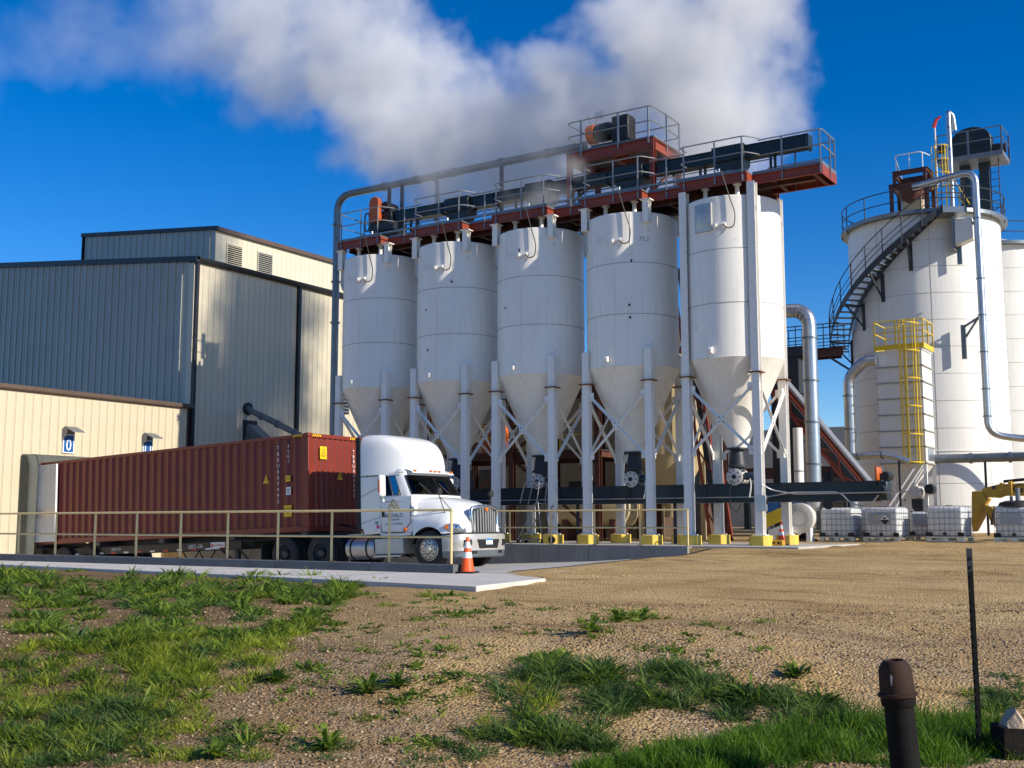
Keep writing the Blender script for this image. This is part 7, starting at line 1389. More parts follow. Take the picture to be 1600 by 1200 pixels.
CLUMPS = ('-8.36,6.92,0.11,0.15,0;-7.96,5.29,0.07,0.08,0;-7.8,6.45,0.09,0.16,1;-7.5,5.29,0.08,0.06,0;-7.32,6.65,0.08,0.07,0;-6.78,5.76,0.08,0.14,1;-7.37,6.61,0.13,0.08,0;-8.92,5.96,0.08,0.14,0;-7.27,5.73,0.09,0.11,1;-9.07,6.57,0.14,0.07,0;-7.32,6.23,0.11,0.1,0;-9.14,7.64,0.13,0.16,0;-9.95,7.35,0.15,0.22,1;-7.73,7.15,0.07,0.1,0;-8.54,5.74,0.06,0.14,0;-9.36,7.91,0.09,0.14,0;-10.33,7.23,0.15,0.12,0;-7.26,5.62,0.08,0.15,1;-7.4,5.11,0.1,0.08,0;-6.54,5.85,0.08,0.08,0;-7.54,5.74,0.13,0.09,0;-9.03,7.6,0.13,0.12,0;-8.38,7.08,0.09,0.11,0;-8.45,7.15,0.09,0.17,0;-7.26,6.09,0.07,0.08,0;-8.49,5.83,0.13,0.14,0;-7.65,5.66,0.05,0.16,0;-8.11,6.84,0.1,0.17,1;-8.41,7.23,0.11,0.07,0;-8.7,6.23,0.13,0.14,0;-6.63,5.55,0.1,0.06,0;-6.9,6.27,0.12,0.12,0;-10.13,7.36,0.15,0.15,0;-7.49,7.18,0.06,0.12,0;-8.85,7.19,0.06,0.14,0;-8.35,8.09,0.07,0.21,0;-8.77,8.12,0.09,0.09,0;-7.82,5.55,0.12,0.14,0;-8.28,7.5,0.12,0.14,0;-7.48,5.66,0.11,0.14,0;-8.94,6.01,0.06,0.15,0;-9.16,7.4,0.07,0.13,0;-8.57,5.95,0.11,0.11,1;-9.09,6.44,0.11,0.17,0;-8.28,6.38,0.11,0.11,0;-8.99,7.92,0.11,0.14,0;-7.22,5.59,0.11,0.08,1;-7.82,5.44,0.1,0.15,0;-9.41,6.47,0.11,0.17,2;-7.78,6.4,0.11,0.11,0;-8.51,7.99,0.15,0.17,1;-7.08,5.97,0.05,0.14,1;-8.83,7.85,0.14,0.2,0;-8.16,6.16,0.12,0.09,0;-9.57,7.48,0.11,0.21,2;-7.09,6.44,0.09,0.11,0;-8.28,7.97,0.07,0.18,0;-9.47,6.96,0.12,0.11,0;-6.54,5.79,0.07,0.13,0;-7.61,5.75,0.06,0.17,0;-7.93,6.72,0.13,0.16,0;-7.46,6.02,0.12,0.1,0;-8.92,7.14,0.08,0.17,0;-9.42,6.7,0.08,0.16,0;-10.3,7.25,0.08,0.09,1;-7.82,5.37,0.07,0.09,'
          '0;-8.2,6.49,0.07,0.13,0;-9.37,6.49,0.14,0.08,1;-8.07,6.39,0.07,0.13,0;-8.09,7.09,0.1,0.15,0;-7.63,7.51,0.11,0.14,0;-9.45,7.68,0.09,0.18,0;-7.41,6.41,0.07,0.16,2;-7.55,5.26,0.06,0.09,0;-8.81,6.91,0.08,0.13,2;-8.18,5.55,0.11,0.12,2;-9.56,6.55,0.06,0.09,1;-7.91,5.85,0.09,0.16,0;-7.23,6,0.08,0.15,1;-9.85,7.24,0.07,0.18,0;-7.47,6.61,0.11,0.11,0;-8.94,7.54,0.1,0.1,0;-8.83,7.37,0.08,0.18,0;-7.28,5.49,0.07,0.11,1;-10.02,6.66,0.12,0.09,0;-8.53,6.09,0.06,0.12,0;-7.88,5.51,0.1,0.06,0;-9.98,7.22,0.12,0.21,0;-7.35,5.03,0.12,0.07,2;-7.58,5.71,0.08,0.15,0;-8.33,6.46,0.06,0.17,0;-9.65,7.78,0.11,0.18,0;-9.65,7.67,0.09,0.2,0;-8.6,6.58,0.14,0.17,0;-7.32,5.64,0.09,0.07,0;-7.88,6.64,0.11,0.08,0;-9.14,7.23,0.14,0.13,0;-8.24,5.51,0.07,0.06,0;-7.61,5.28,0.09,0.14,0;-9.11,6.14,0.06,0.14,0;-9.06,7.29,0.11,0.12,0;-8.43,6.4,0.09,0.14,1;-7.21,6.54,0.08,0.17,0;-8.16,6.39,0.1,0.13,0;-7.95,5.65,0.11,0.15,1;-7.6,7.41,0.09,0.1,0;-7.44,5.68,0.09,0.14,1;-8.29,6.43,0.07,0.15,2;-7.4,5.94,0.1,0.07,0;-7.1,5.67,0.1,0.09,0;-9.21,6.24,0.14,0.08,0;-10.25,7.04,0.13,0.11,0;-8.25,5.8,0.1,0.06,0;-7.91,7.85,0.11,0.13,0;-7.31,5.53,0.11,0.1,2;-8,5.38,0.09,0.15,0;-7.35,5.74,0.1,0.07,0;-7.17,6.27,0.08,0.13,0;-8.24,7.11,0.07,0.16,0;-7.82,7.03,0.11,0.14,2;-9.54,7.5,0.09,0.1,0;-7.52,5.45,0.1,0.1,2;-7.74,7.32,0.07,0.15,0;-9.35,7.86,0.16,0.08,0;-8.19,7.32,0.11,0.15,0;-8.22,7.41,0.1,0.11,0;-8.57,7.84,0.11,0.2,2;-8.64,6.2,0.12,0.1,0;-8.52,6.4,0.1,0.13,1;-7.66,5.6,0.05,0.07,0;-9.02,7.43,0.07,0.1,0;-7.34,5.45,0.11,0.12,0;-8.08,7.22,0.06'
          ',0.07,1;-7.97,5.57,0.11,0.11,0;-9.5,7.65,0.15,0.14,0;-8.16,6.4,0.07,0.09,2;-8.45,6.45,0.13,0.12,0;-9.01,7.55,0.07,0.14,0;-7.9,5.5,0.11,0.09,0;-8.91,6.68,0.12,0.19,0;-9.89,6.63,0.06,0.11,0;-9.42,7.81,0.11,0.14,0;-9.55,6.91,0.07,0.14,1;-6.96,5.99,0.05,0.09,0;-8.27,6.15,0.07,0.12,0;-8.08,5.68,0.11,0.11,0;-9.34,6.16,0.07,0.14,0;-8.9,7.69,0.08,0.15,0;-7.75,5.6,0.08,0.08,0;-10.13,6.94,0.09,0.13,0;-9.92,6.73,0.15,0.21,2;-8.19,7.26,0.06,0.11,0;-8.12,7.36,0.13,0.17,0;-8.48,7.96,0.12,0.08,0;-8.43,5.98,0.07,0.08,0;-8.27,6.91,0.12,0.1,0;-8.4,7.06,0.11,0.1,0;-7.51,6.28,0.1,0.14,0;-8.68,7.35,0.16,0.17,0;-7.54,5.73,0.06,0.12,0;-7.62,6.33,0.08,0.09,0;-10.07,7.22,0.12,0.08,0;-8.05,5.58,0.08,0.12,0;-8.7,6.69,0.1,0.18,0;-8.79,6.05,0.08,0.06,0;-7.84,5.18,0.06,0.1,0;-8.2,5.48,0.07,0.11,0;-8.09,6.15,0.09,0.17,0;-9.34,6.51,0.11,0.08,0;-7.5,7.18,0.13,0.11,0;-7.1,6.14,0.12,0.07,0;-8.32,6.7,0.14,0.17,0;-6.57,5.71,0.05,0.11,0;-7.79,6.4,0.06,0.09,2;-9.26,6.62,0.14,0.09,0;-8.25,7.05,0.13,0.18,0;-8.15,6.7,0.12,0.17,2;-7.11,5.78,0.06,0.07,0;-10.26,7.27,0.12,0.13,1;-9.2,6.19,0.09,0.09,2;-7.93,5.84,0.08,0.07,0;-8.51,7.52,0.12,0.15,0;-7.87,7.12,0.1,0.14,0;-9.59,7.58,0.14,0.2,0;-8.57,7.19,0.14,0.16,0;-8.09,7.21,0.12,0.14,0;-7.05,5.82,0.08,0.11,0;-9.83,7.55,0.1,0.17,1;-6.45,5.73,0.09,0.11,0;-9,6.68,0.1,0.19,0;-7.77,7.07,0.09,0.09,0;-7.66,5.48,0.1,0.09,0;-7.03,5.65,0.09,0.09,0;-9.01,7.26,0.11,0.09,2;-6.87,5.7,0.11,0.11,0;-9.63,6.5,0.09,0.19,0;-7.19,5.31,0.06,0.11,0;-9.53,6.8,0.15,0.18,0;-8.17,5.62,0.11,0.08,0;-8'
          '.95,6,0.14,0.08,0;-7.57,6.84,0.11,0.12,1;-10.03,6.71,0.12,0.1,0;-8.45,7.56,0.13,0.16,2;-7.6,6.52,0.13,0.1,0;-7.31,5.29,0.05,0.1,0;-9.3,6.42,0.13,0.16,0;-10.3,7.01,0.13,0.09,0;-7.75,6.66,0.11,0.13,0;-9.18,7.26,0.14,0.08,0;-9.91,7.74,0.1,0.18,0;-7.9,5.44,0.08,0.14,1;-8.23,7.18,0.08,0.13,0;-9.71,6.98,0.1,0.13,1;-7.67,6.36,0.08,0.07,0;-7.7,5.69,0.1,0.13,0;-7.47,6.31,0.12,0.08,2;-8.63,7.09,0.15,0.19,0;-8.57,7.01,0.11,0.1,0;-9.88,7.34,0.07,0.19,0;-9.51,6.29,0.08,0.17,0;-8.2,6.84,0.11,0.08,0;-9.66,7.01,0.1,0.17,0;-6.79,5.57,0.05,0.06,0;-8.24,6.87,0.1,0.14,0;-7.72,5.79,0.07,0.11,0;-9.03,7.25,0.09,0.08,1;-7.56,6.37,0.07,0.08,0;-8.65,6.14,0.08,0.17,0;-8.55,6.49,0.06,0.16,0;-7.56,7.31,0.1,0.08,1;-9.25,6.16,0.13,0.14,2;-7.9,6.74,0.06,0.13,0;-8.72,5.8,0.11,0.17,0;-7.74,7.2,0.1,0.08,0;-7.4,5.35,0.09,0.07,0;-7.8,6.69,0.11,0.13,0;-7.7,6.4,0.08,0.13,0;-9.78,6.76,0.08,0.12,0;-7.42,5.4,0.07,0.09,1;-7.8,6.46,0.09,0.12,0;-9.71,6.57,0.08,0.09,2;-9.63,7.56,0.16,0.11,0;-8.03,7.9,0.15,0.11,0;-7.67,5.3,0.08,0.09,0;-8.62,7.28,0.07,0.15,0;-9.64,7.26,0.09,0.15,0;-9.03,6.83,0.1,0.17,0;-7.57,6.9,0.06,0.09,0;-7.47,5.54,0.06,0.11,1;-7.04,6.24,0.12,0.1,0;-9.59,7.88,0.07,0.12,0;-7.53,6.21,0.06,0.14,0;-9.57,7.37,0.14,0.14,0;-8.77,7.88,0.14,0.17,2;-10.26,7.03,0.1,0.19,0;-9.35,7.39,0.15,0.17,0;-7.14,5.4,0.11,0.13,0;-8.18,5.44,0.08,0.13,0;-8.29,6.79,0.1,0.14,0;-7.57,5.36,0.08,0.1,0;-8.2,7.25,0.09,0.17,0;-8.54,6.38,0.14,0.13,0;-7.46,6.5,0.1,0.12,0;-7.15,5.81,0.06,0.14,0;-8.64,8.14,0.11,0.14,0;-9.39,6.72,0.07,0.14,0'
          ';-10.13,6.65,0.08,0.2,0;-8.56,7.14,0.12,0.17,0;-9.21,6.07,0.1,0.07,0;-8.48,7.07,0.15,0.13,0;-10.22,7.29,0.15,0.09,0;-10.09,6.73,0.07,0.19,0;-7.93,5.78,0.1,0.07,0;-8.24,7.23,0.11,0.14,0;-7.91,7.26,0.09,0.13,0;-8.34,6.51,0.09,0.07,0;-8.78,8,0.16,0.13,0;-7.6,5.04,0.1,0.1,0;-7.91,6.97,0.08,0.08,0;-7.67,7.42,0.09,0.07,0;-6.61,5.62,0.06,0.15,0;-8.29,7.31,0.07,0.12,0;-7.79,6.75,0.07,0.13,0;-9.16,7.1,0.12,0.1,2;-7.5,5.76,0.07,0.15,2;-7.36,6.38,0.11,0.08,0;-7.4,5.05,0.07,0.11,0;-7.92,5.67,0.11,0.13,2;-7.54,6.74,0.09,0.13,0;-7.08,6.15,0.13,0.07,0;-6.82,5.67,0.07,0.09,2;-7.33,5.4,0.11,0.1,0;-7.11,6.01,0.09,0.08,0;-7.14,5.64,0.09,0.09,2;-7.54,6.5,0.12,0.12,1;-7.89,6.93,0.12,0.1,0;-8.41,6.11,0.08,0.14,0;-6.68,5.88,0.11,0.06,0;-8.98,7.51,0.12,0.16,0;-8.23,6.29,0.06,0.11,0;-10.35,6.86,0.1,0.13,0;-10.25,7.04,0.07,0.18,0;-8.27,7.79,0.08,0.16,0;-7.61,6.16,0.06,0.09,0;-6.97,5.99,0.08,0.06,0;-9.3,7.95,0.08,0.19,0;-7.8,5.63,0.12,0.09,2;-8.85,7.19,0.1,0.18,0;-8.87,7.52,0.13,0.19,0;-8.89,6.1,0.13,0.17,0;-7.53,5.92,0.06,0.16,0;-7.87,7.82,0.14,0.18,0;-9.46,7.91,0.1,0.08,0;-7.73,5.37,0.1,0.12,0;-8.61,8.28,0.1,0.2,0;-7.59,6.3,0.06,0.09,1;-9.86,7.35,0.15,0.18,1;-7.92,7.08,0.14,0.15,0;-6.54,5.79,0.06,0.12,0;-8.72,7.27,0.11,0.13,0;-8.18,6.91,0.1,0.14,1;-7,5.43,0.05,0.14,2;-9.71,7.27,0.15,0.13,0;-8.23,7.3,0.15,0.13,0;-7.87,6.7,0.13,0.13,0;-8.8,6.33,0.06,0.17,0;-8.78,8.05,0.12,0.1,2;-7.9,7.16,0.13,0.12,0;-8.55,5.91,0.13,0.17,0;-7.44,6.39,0.08,0.13,2;-11.44,10.45,0.18,0.11,1;-12,10.27,0.14,0.14,2;-13.42,12.8'
          '2,0.17,0.19,1;-12.48,13.43,0.1,0.22,1;-18.73,12.73,0.24,0.26,1;-11.04,12.5,0.17,0.24,1;-13.38,11.23,0.12,0.13,0;-13.66,11.64,0.17,0.15,0;-18.96,12.82,0.13,0.3,1;-11.22,7.66,0.11,0.07,0;-13.04,11.56,0.18,0.19,1;-9.2,9.87,0.1,0.16,0;-11.21,9.64,0.12,0.11,1;-10.68,11.12,0.1,0.16,1;-14.6,11.75,0.19,0.22,1;-12.83,11.28,0.17,0.13,1;-10.21,8.02,0.08,0.12,1;-12.53,8.78,0.18,0.2,2;-14.09,12.14,0.15,0.14,1;-8.88,8.88,0.08,0.12,1;-14.42,10.79,0.16,0.26,1;-10.08,7.74,0.08,0.17,1;-10.88,11.83,0.15,0.24,2;-14.43,10.79,0.17,0.14,1;-15.63,11.5,0.22,0.21,1;-10.97,9.37,0.16,0.08,1;-14.41,13.91,0.17,0.13,1;-12.51,10.47,0.14,0.1,1;-10.64,8.22,0.12,0.08,1;-10.23,8.13,0.12,0.14,2;-11.97,11.66,0.14,0.21,1;-11,11.63,0.1,0.18,1;-12.52,11,0.14,0.14,2;-10.93,9.52,0.09,0.16,1;-12.24,11.91,0.11,0.24,1;-8.87,8.35,0.12,0.14,2;-12.39,9.11,0.15,0.13,1;-10.68,10.34,0.17,0.11,1;-10.28,7.91,0.17,0.16,0;-10.17,8.16,0.12,0.08,1;-11.45,10.98,0.2,0.17,1;-11.15,12.44,0.2,0.12,1;-11.18,7.68,0.11,0.14,0;-12.4,12.22,0.21,0.09,1;-11.78,10.71,0.21,0.17,1;-11.35,11.77,0.14,0.22,1;-10.57,9.16,0.18,0.14,1;-11.4,8.02,0.18,0.11,0;-13.15,10.9,0.16,0.13,0;-11.95,10.36,0.17,0.13,1;-12.27,8.59,0.15,0.13,1;-14.71,10.13,0.17,0.19,2;-11.32,9.69,0.13,0.16,0;-10.33,8.12,0.1,0.14,1;-15.77,13.33,0.17,0.22,2;-9.58,8.79,0.14,0.17,1;-19.61,12.94,0.26,0.31,1;-11.3,9.22,0.19,0.08,2;-11.56,10.37,0.14,0.17,1;-9.05,9.01,0.17,0.14,1;-10.65,12.1,0.12,0.12,1;-11.75,11.86,0.14,0.23,1;-15.55,12.15,0.22,0.14,1;-12.87,11.5,0.22,0.16,1;-11.88,11.36,0.1'
          '1,0.24,1;-10.84,8.86,0.18,0.08,2;-16.36,14.57,0.14,0.29,1;-11.87,8.97,0.18,0.16,1;-10.11,8.68,0.12,0.17,1;-12.17,12.85,0.22,0.26,2;-17.42,11.42,0.22,0.19,1;-11.26,9.48,0.12,0.12,2;-16.93,12.34,0.11,0.19,1;-12.24,11.31,0.2,0.13,0;-9.44,9.77,0.18,0.18,1;-9.94,10.7,0.09,0.12,1;-10.83,11.15,0.15,0.1,0;-12.67,9.05,0.15,0.09,1;-14.41,9.96,0.09,0.17,1;-11.05,12.44,0.21,0.16,1;-12.28,13.02,0.18,0.21,1;-13.06,10.65,0.17,0.1,2;-10.7,7.76,0.1,0.15,0;-12.52,9.38,0.16,0.12,1;-8.97,8.4,0.1,0.09,1;-11.44,10.51,0.2,0.11,1;-14.97,12.77,0.18,0.19,1;-15.04,14.89,0.16,0.26,0;-12.51,13.95,0.14,0.22,1;-13.54,14.42,0.12,0.16,1;-18.58,14.93,0.13,0.33,1;-12.73,10.15,0.16,0.21,2;-11.22,9.81,0.19,0.13,1;-10.03,8.25,0.09,0.15,1;-11.19,9.47,0.13,0.18,1;-16.39,10.95,0.21,0.23,1;-13.84,14.05,0.25,0.14,1;-12.74,10.44,0.19,0.17,1;-13.66,11.22,0.14,0.1,0;-9.54,8.45,0.11,0.13,1;-13.22,9.83,0.17,0.14,1;-10.33,7.82,0.12,0.18,1;-12.21,14.15,0.21,0.16,1;-15.91,10.54,0.23,0.2,2;-10.97,7.82,0.17,0.15,1;-13.57,9.78,0.14,0.13,1;-13.41,12.58,0.13,0.19,1;-10.47,8.8,0.15,0.12,1;-10.81,8.76,0.16,0.11,1;-12.48,8.51,0.13,0.18,1;-14.9,11.02,0.12,0.25,1;-11.65,12.11,0.2,0.15,1;-10.73,8.93,0.11,0.15,1;-10.81,11.16,0.14,0.17,1;-15.2,15.09,0.15,0.12,1;-9.69,10.33,0.16,0.21,1;-18.27,12.73,0.24,0.31,1;-11.86,11.2,0.22,0.23,1;-10.62,7.75,0.13,0.18,2;-14.09,12.14,0.11,0.27,1;-9.31,8.48,0.15,0.1,1;-12.58,9.47,0.09,0.2,1;-12.34,8.78,0.15,0.09,1;-10.93,11.26,0.18,0.12,1;-18.33,13.47,0.15,0.13,2;-17.75,12.23,0.27,0.28,1;-14.44,13,0.2,0.'
          '14,1;-11.44,7.75,0.12,0.16,1;-17.88,12.09,0.15,0.2,1;-8.94,9.32,0.12,0.07,2;-9.47,9.81,0.12,0.16,1;-10.7,11.65,0.17,0.1,1;-9.96,9.62,0.17,0.17,2;-13.29,9.13,0.09,0.19,1;-8.71,8.39,0.11,0.13,1;-9.89,8.34,0.14,0.17,2;-12.56,10.26,0.22,0.23,1;-17.25,14.9,0.29,0.25,1;-13.29,9.54,0.18,0.13,1;-11.7,10.22,0.08,0.09,1;-11.89,11.66,0.09,0.13,1;-13.21,13.38,0.26,0.15,1;-9.61,9.84,0.14,0.08,1;-14.94,13.69,0.22,0.27,0;-15.08,14.8,0.16,0.27,1;-12.41,12.21,0.24,0.17,1;-16.42,11.53,0.12,0.27,1;-12.99,11.12,0.16,0.16,1;-17.5,11.61,0.18,0.18,1;-14.37,9.8,0.1,0.19,1;-13.14,11.62,0.17,0.17,1;-14.39,9.43,0.15,0.1,2;-8.86,9.02,0.17,0.17,1;-12.52,12.8,0.22,0.22,1;-11.64,12.71,0.16,0.23,1;-14.23,12.83,0.25,0.16,1;-11.88,8.31,0.12,0.11,1;-11.76,11.8,0.19,0.18,0;-10.43,9.43,0.08,0.08,1;-9.2,9.87,0.11,0.13,1;-8.95,8.66,0.09,0.11,1;-11.23,7.71,0.16,0.17,1;-11.44,7.93,0.18,0.14,1;-10.11,7.72,0.1,0.09,1;-15.18,9.94,0.17,0.23,1;-11.93,9.89,0.21,0.13,1;-13.72,10.53,0.11,0.24,1;-12.77,12.7,0.2,0.26,1;-11.65,13.25,0.21,0.26,1;-10.85,12.15,0.15,0.24,1;-17.98,12.08,0.2,0.18,1;-11.9,12.42,0.23,0.16,1;-10.21,8.5,0.17,0.14,1;-13.87,12.23,0.16,0.1,1;-13.14,14.8,0.15,0.27,2;-13.89,9.76,0.19,0.12,2;-13.34,9.09,0.17,0.2,0;-12.07,9.98,0.13,0.17,1;-9.96,8.78,0.16,0.11,1;-9.44,9.95,0.09,0.12,1;-12.15,12.69,0.2,0.15,1;-10.06,8.77,0.15,0.19,1;-15.91,15.47,0.3,0.2,1;-11.73,7.81,0.1,0.1,1;-15.08,14.68,0.14,0.15,1;-13.7,9.58,0.21,0.19,1;-11.97,8.31,0.16,0.09,1;-10.13,8.01,0.18,0.17,1;-21.15,14.16,0.14,0.29,0;-10.39,10.17,0.1'
          '4,0.12,1;-13.76,11.58,0.1,0.1,1;-15.52,12.84,0.25,0.25,1;-16.96,13.52,0.2,0.14,1;-12.45,10.33,0.11,0.22,1;-11.68,8.2,0.18,0.18,1;-18.14,12.82,0.27,0.11,0;-11.61,9.68,0.19,0.09,1;-11.1,9.11,0.09,0.13,1;-15.15,10.26,0.1,0.25,1;-12.09,8.65,0.1,0.16,1;-13.11,9.48,0.19,0.19,1;-9.43,8.28,0.11,0.13,1;-10.17,8.7,0.16,0.11,0;-11.76,11.86,0.14,0.18,1;-13.38,11.71,0.24,0.26,1;-13.6,12.52,0.24,0.23,2;-10.94,8.85,0.12,0.15,1;-15.29,12.08,0.21,0.27,1;-11.11,7.85,0.09,0.08,1;-11.48,11.98,0.09,0.14,1;-15.84,13.53,0.26,0.25,1;-14.92,11.66,0.1,0.21,1;-9.36,8.93,0.1,0.11,1;-17.95,15.34,0.2,0.2,1;-9.32,9.85,0.13,0.08,1;-16.52,11.71,0.2,0.15,1;-9.37,10.06,0.11,0.18,1;-13.58,10.62,0.22,0.14,2;-10.14,9.97,0.18,0.17,1;-9.64,10.36,0.13,0.15,2;-12.48,9.41,0.14,0.14,1;-9.12,8.42,0.11,0.12,0;-13.59,15.53,0.15,0.27,1;-14.74,9.98,0.16,0.16,1;-14.41,11.46,0.12,0.18,1;-9.36,8.21,0.07,0.12,2;-11.41,8.01,0.11,0.09,0;-15.32,15.67,0.24,0.24,1;-13.12,9.6,0.14,0.15,1;-17.46,13.92,0.23,0.14,1;-12.5,8.38,0.12,0.17,1;-8.91,9.34,0.17,0.15,1;-9.37,8.2,0.1,0.17,1;-14.7,15.83,0.23,0.25,1;-10.21,7.78,0.15,0.1,1;-15.31,11.11,0.17,0.15,1;-14.69,14.1,0.18,0.14,1;-11.39,13.06,0.21,0.21,0;-11.84,11.27,0.1,0.15,1;-9.29,8.61,0.1,0.09,1;-13.91,9.5,0.18,0.11,1;-11.36,9.78,0.1,0.1,1;-10.43,8.59,0.18,0.19,1;-13.78,12.53,0.23,0.18,1;-14.54,10.59,0.13,0.2,1;-10.94,12.39,0.22,0.23,1;-8.76,8.6,0.17,0.15,1;-21.26,14.03,0.13,0.18,2;-12.54,11.59,0.16,0.1,2;-8.96,8.95,0.17,0.14,1;-11.77,8.38,0.14,0.11,1;-14.69,10.61,0.09,0.21,1;-12.4,10.31'
          ',0.09,0.17,0;-10.71,8.59,0.17,0.12,1;-9.32,9.49,0.13,0.15,1;-10.24,10.14,0.18,0.12,1;-9.69,10.44,0.18,0.18,1;-17.31,12.81,0.17,0.26,1;-11.07,10.45,0.18,0.15,2;-11.59,10.23,0.18,0.16,0;-10.52,9.13,0.09,0.19,0;-21.71,14.34,0.31,0.32,1;-14.69,12.06,0.18,0.26,1;-16.93,11.32,0.12,0.27,1;-13.71,11.43,0.1,0.14,2;-13.65,11.11,0.2,0.24,1;-12.21,12.76,0.14,0.23,1;-10.46,8.63,0.17,0.12,1;-8.86,9.26,0.11,0.1,0;-12.1,12.36,0.12,0.1,1;-14.37,9.74,0.13,0.09,1;-13.22,9.77,0.13,0.22,1;-11.44,12.07,0.18,0.18,1;-10.54,8.58,0.07,0.14,1;-9.06,9.54,0.18,0.14,1;-11.26,9.9,0.18,0.22,2;-11.46,7.98,0.15,0.09,2;-11.45,8.35,0.1,0.18,1;-11.7,8.3,0.19,0.11,1;-9.26,8.27,0.17,0.07,1;-11.15,11.59,0.16,0.18,1;-11.39,9.58,0.17,0.2,1;-10.66,11.14,0.13,0.21,1;-9.79,10.86,0.12,0.18,1;-18.71,12.2,0.29,0.24,1;-9.38,9.45,0.08,0.2,1;-10.41,9.08,0.13,0.12,1;-8.96,8.41,0.16,0.18,1;-10.8,12.06,0.14,0.16,1;-12.04,10.54,0.09,0.15,1;-12.66,11.39,0.15,0.17,1;-13.26,9.09,0.09,0.14,2;-13.13,9.41,0.2,0.13,1;-19.21,13.38,0.23,0.29,1;-10.72,8.82,0.1,0.12,1;-10.76,9.57,0.12,0.16,1;-18.8,12.44,0.19,0.31,0;-11.06,7.7,0.16,0.16,1;-17.04,13.65,0.14,0.24,1;-11.65,10.19,0.12,0.22,1;-16.37,11.62,0.22,0.27,1;-12.32,14.01,0.25,0.24,1;-14.04,9.66,0.15,0.16,1;-11.03,9.7,0.11,0.15,0;-17.1,13.01,0.24,0.13,2;-15.86,11.66,0.14,0.25,2;-11.17,9.12,0.12,0.11,2;-9.17,9.77,0.18,0.19,0;-12.35,9.86,0.12,0.22,2;-13.74,9.56,0.2,0.14,1;-11.49,10.17,0.09,0.13,1;-12.01,12.3,0.14,0.14,0;-18.88,12.33,0.19,0.3,1;-10.06,10.8,0.21,0.09,1;-10.24,7.94,0.15,0.09,1'
          ';-13.15,13,0.14,0.18,2;-16.08,11.87,0.15,0.16,1;-10,7.8,0.15,0.14,1;-20.21,13.87,0.19,0.25,2;-11.3,12.58,0.1,0.23,0;-12.76,13,0.12,0.25,1;-10.94,8.74,0.12,0.11,1;-9.44,8.34,0.1,0.15,1;-14.83,13.53,0.13,0.25,1;-10.55,10.13,0.09,0.21,1;-11.08,7.99,0.08,0.17,1;-9.37,9.04,0.18,0.14,2;-9.97,8.05,0.11,0.18,0;-10.38,11.61,0.18,0.16,1;-13.89,10,0.14,0.18,2;-12.9,11.78,0.18,0.24,1;-9.41,10.03,0.11,0.19,1;-11.47,10.01,0.12,0.18,1;-11.89,8,0.14,0.17,0;-11.84,8.22,0.15,0.16,1;-12.29,11.33,0.21,0.23,0;-9.55,8.09,0.17,0.17,1;-10.76,7.72,0.09,0.14,1;-11.41,12.15,0.15,0.23,1;-18.04,12.58,0.24,0.21,2;-11.99,13.03,0.15,0.15,1;-10.24,8.18,0.1,0.08,1;-10.37,8.27,0.11,0.1,1;-19.91,13.89,0.18,0.14,1;-8.96,8.65,0.09,0.12,1;-14.26,11.13,0.15,0.24,1;-14.31,14.52,0.17,0.17,1;-14.08,10.05,0.21,0.19,1;-17.34,14.47,0.14,0.16,1;-11.86,10.36,0.11,0.13,1;-15.23,10.56,0.13,0.16,1;-12.44,10.33,0.12,0.11,0;-8.78,8.7,0.13,0.16,1;-9.31,8.9,0.15,0.17,1;-10.55,8.39,0.17,0.1,1;-16.56,10.84,0.13,0.14,1;-16.24,12.67,0.27,0.12,1;-10.99,12.24,0.2,0.14,1;-14.26,11.98,0.2,0.17,1;-10.63,10.25,0.12,0.21,1;-8.97,9.54,0.16,0.14,0;-9.18,8.15,0.14,0.12,0;-8.67,8.36,0.09,0.12,0;-8.2,8.49,0.08,0.1,0;-7.83,7.85,0.13,0.08,0;-8.04,7.94,0.14,0.13,0;-8.81,7.21,0.13,0.14,0;-8.68,7.53,0.1,0.11,1;-9.16,7.51,0.13,0.13,1;-8.97,7.64,0.14,0.12,0;-9.65,7.72,0.12,0.09,0;-8.4,8.54,0.12,0.16,0;-8.64,7.68,0.13,0.16,2;-8.59,8.41,0.12,0.09,1;-9.96,8.36,0.13,0.16,0;-8.76,8.18,0.1,0.14,0;-9.34,7.52,0.11,0.12,0;-9.51,8.89,0.16,0.13,0;-9.19,8.32,0.14,'
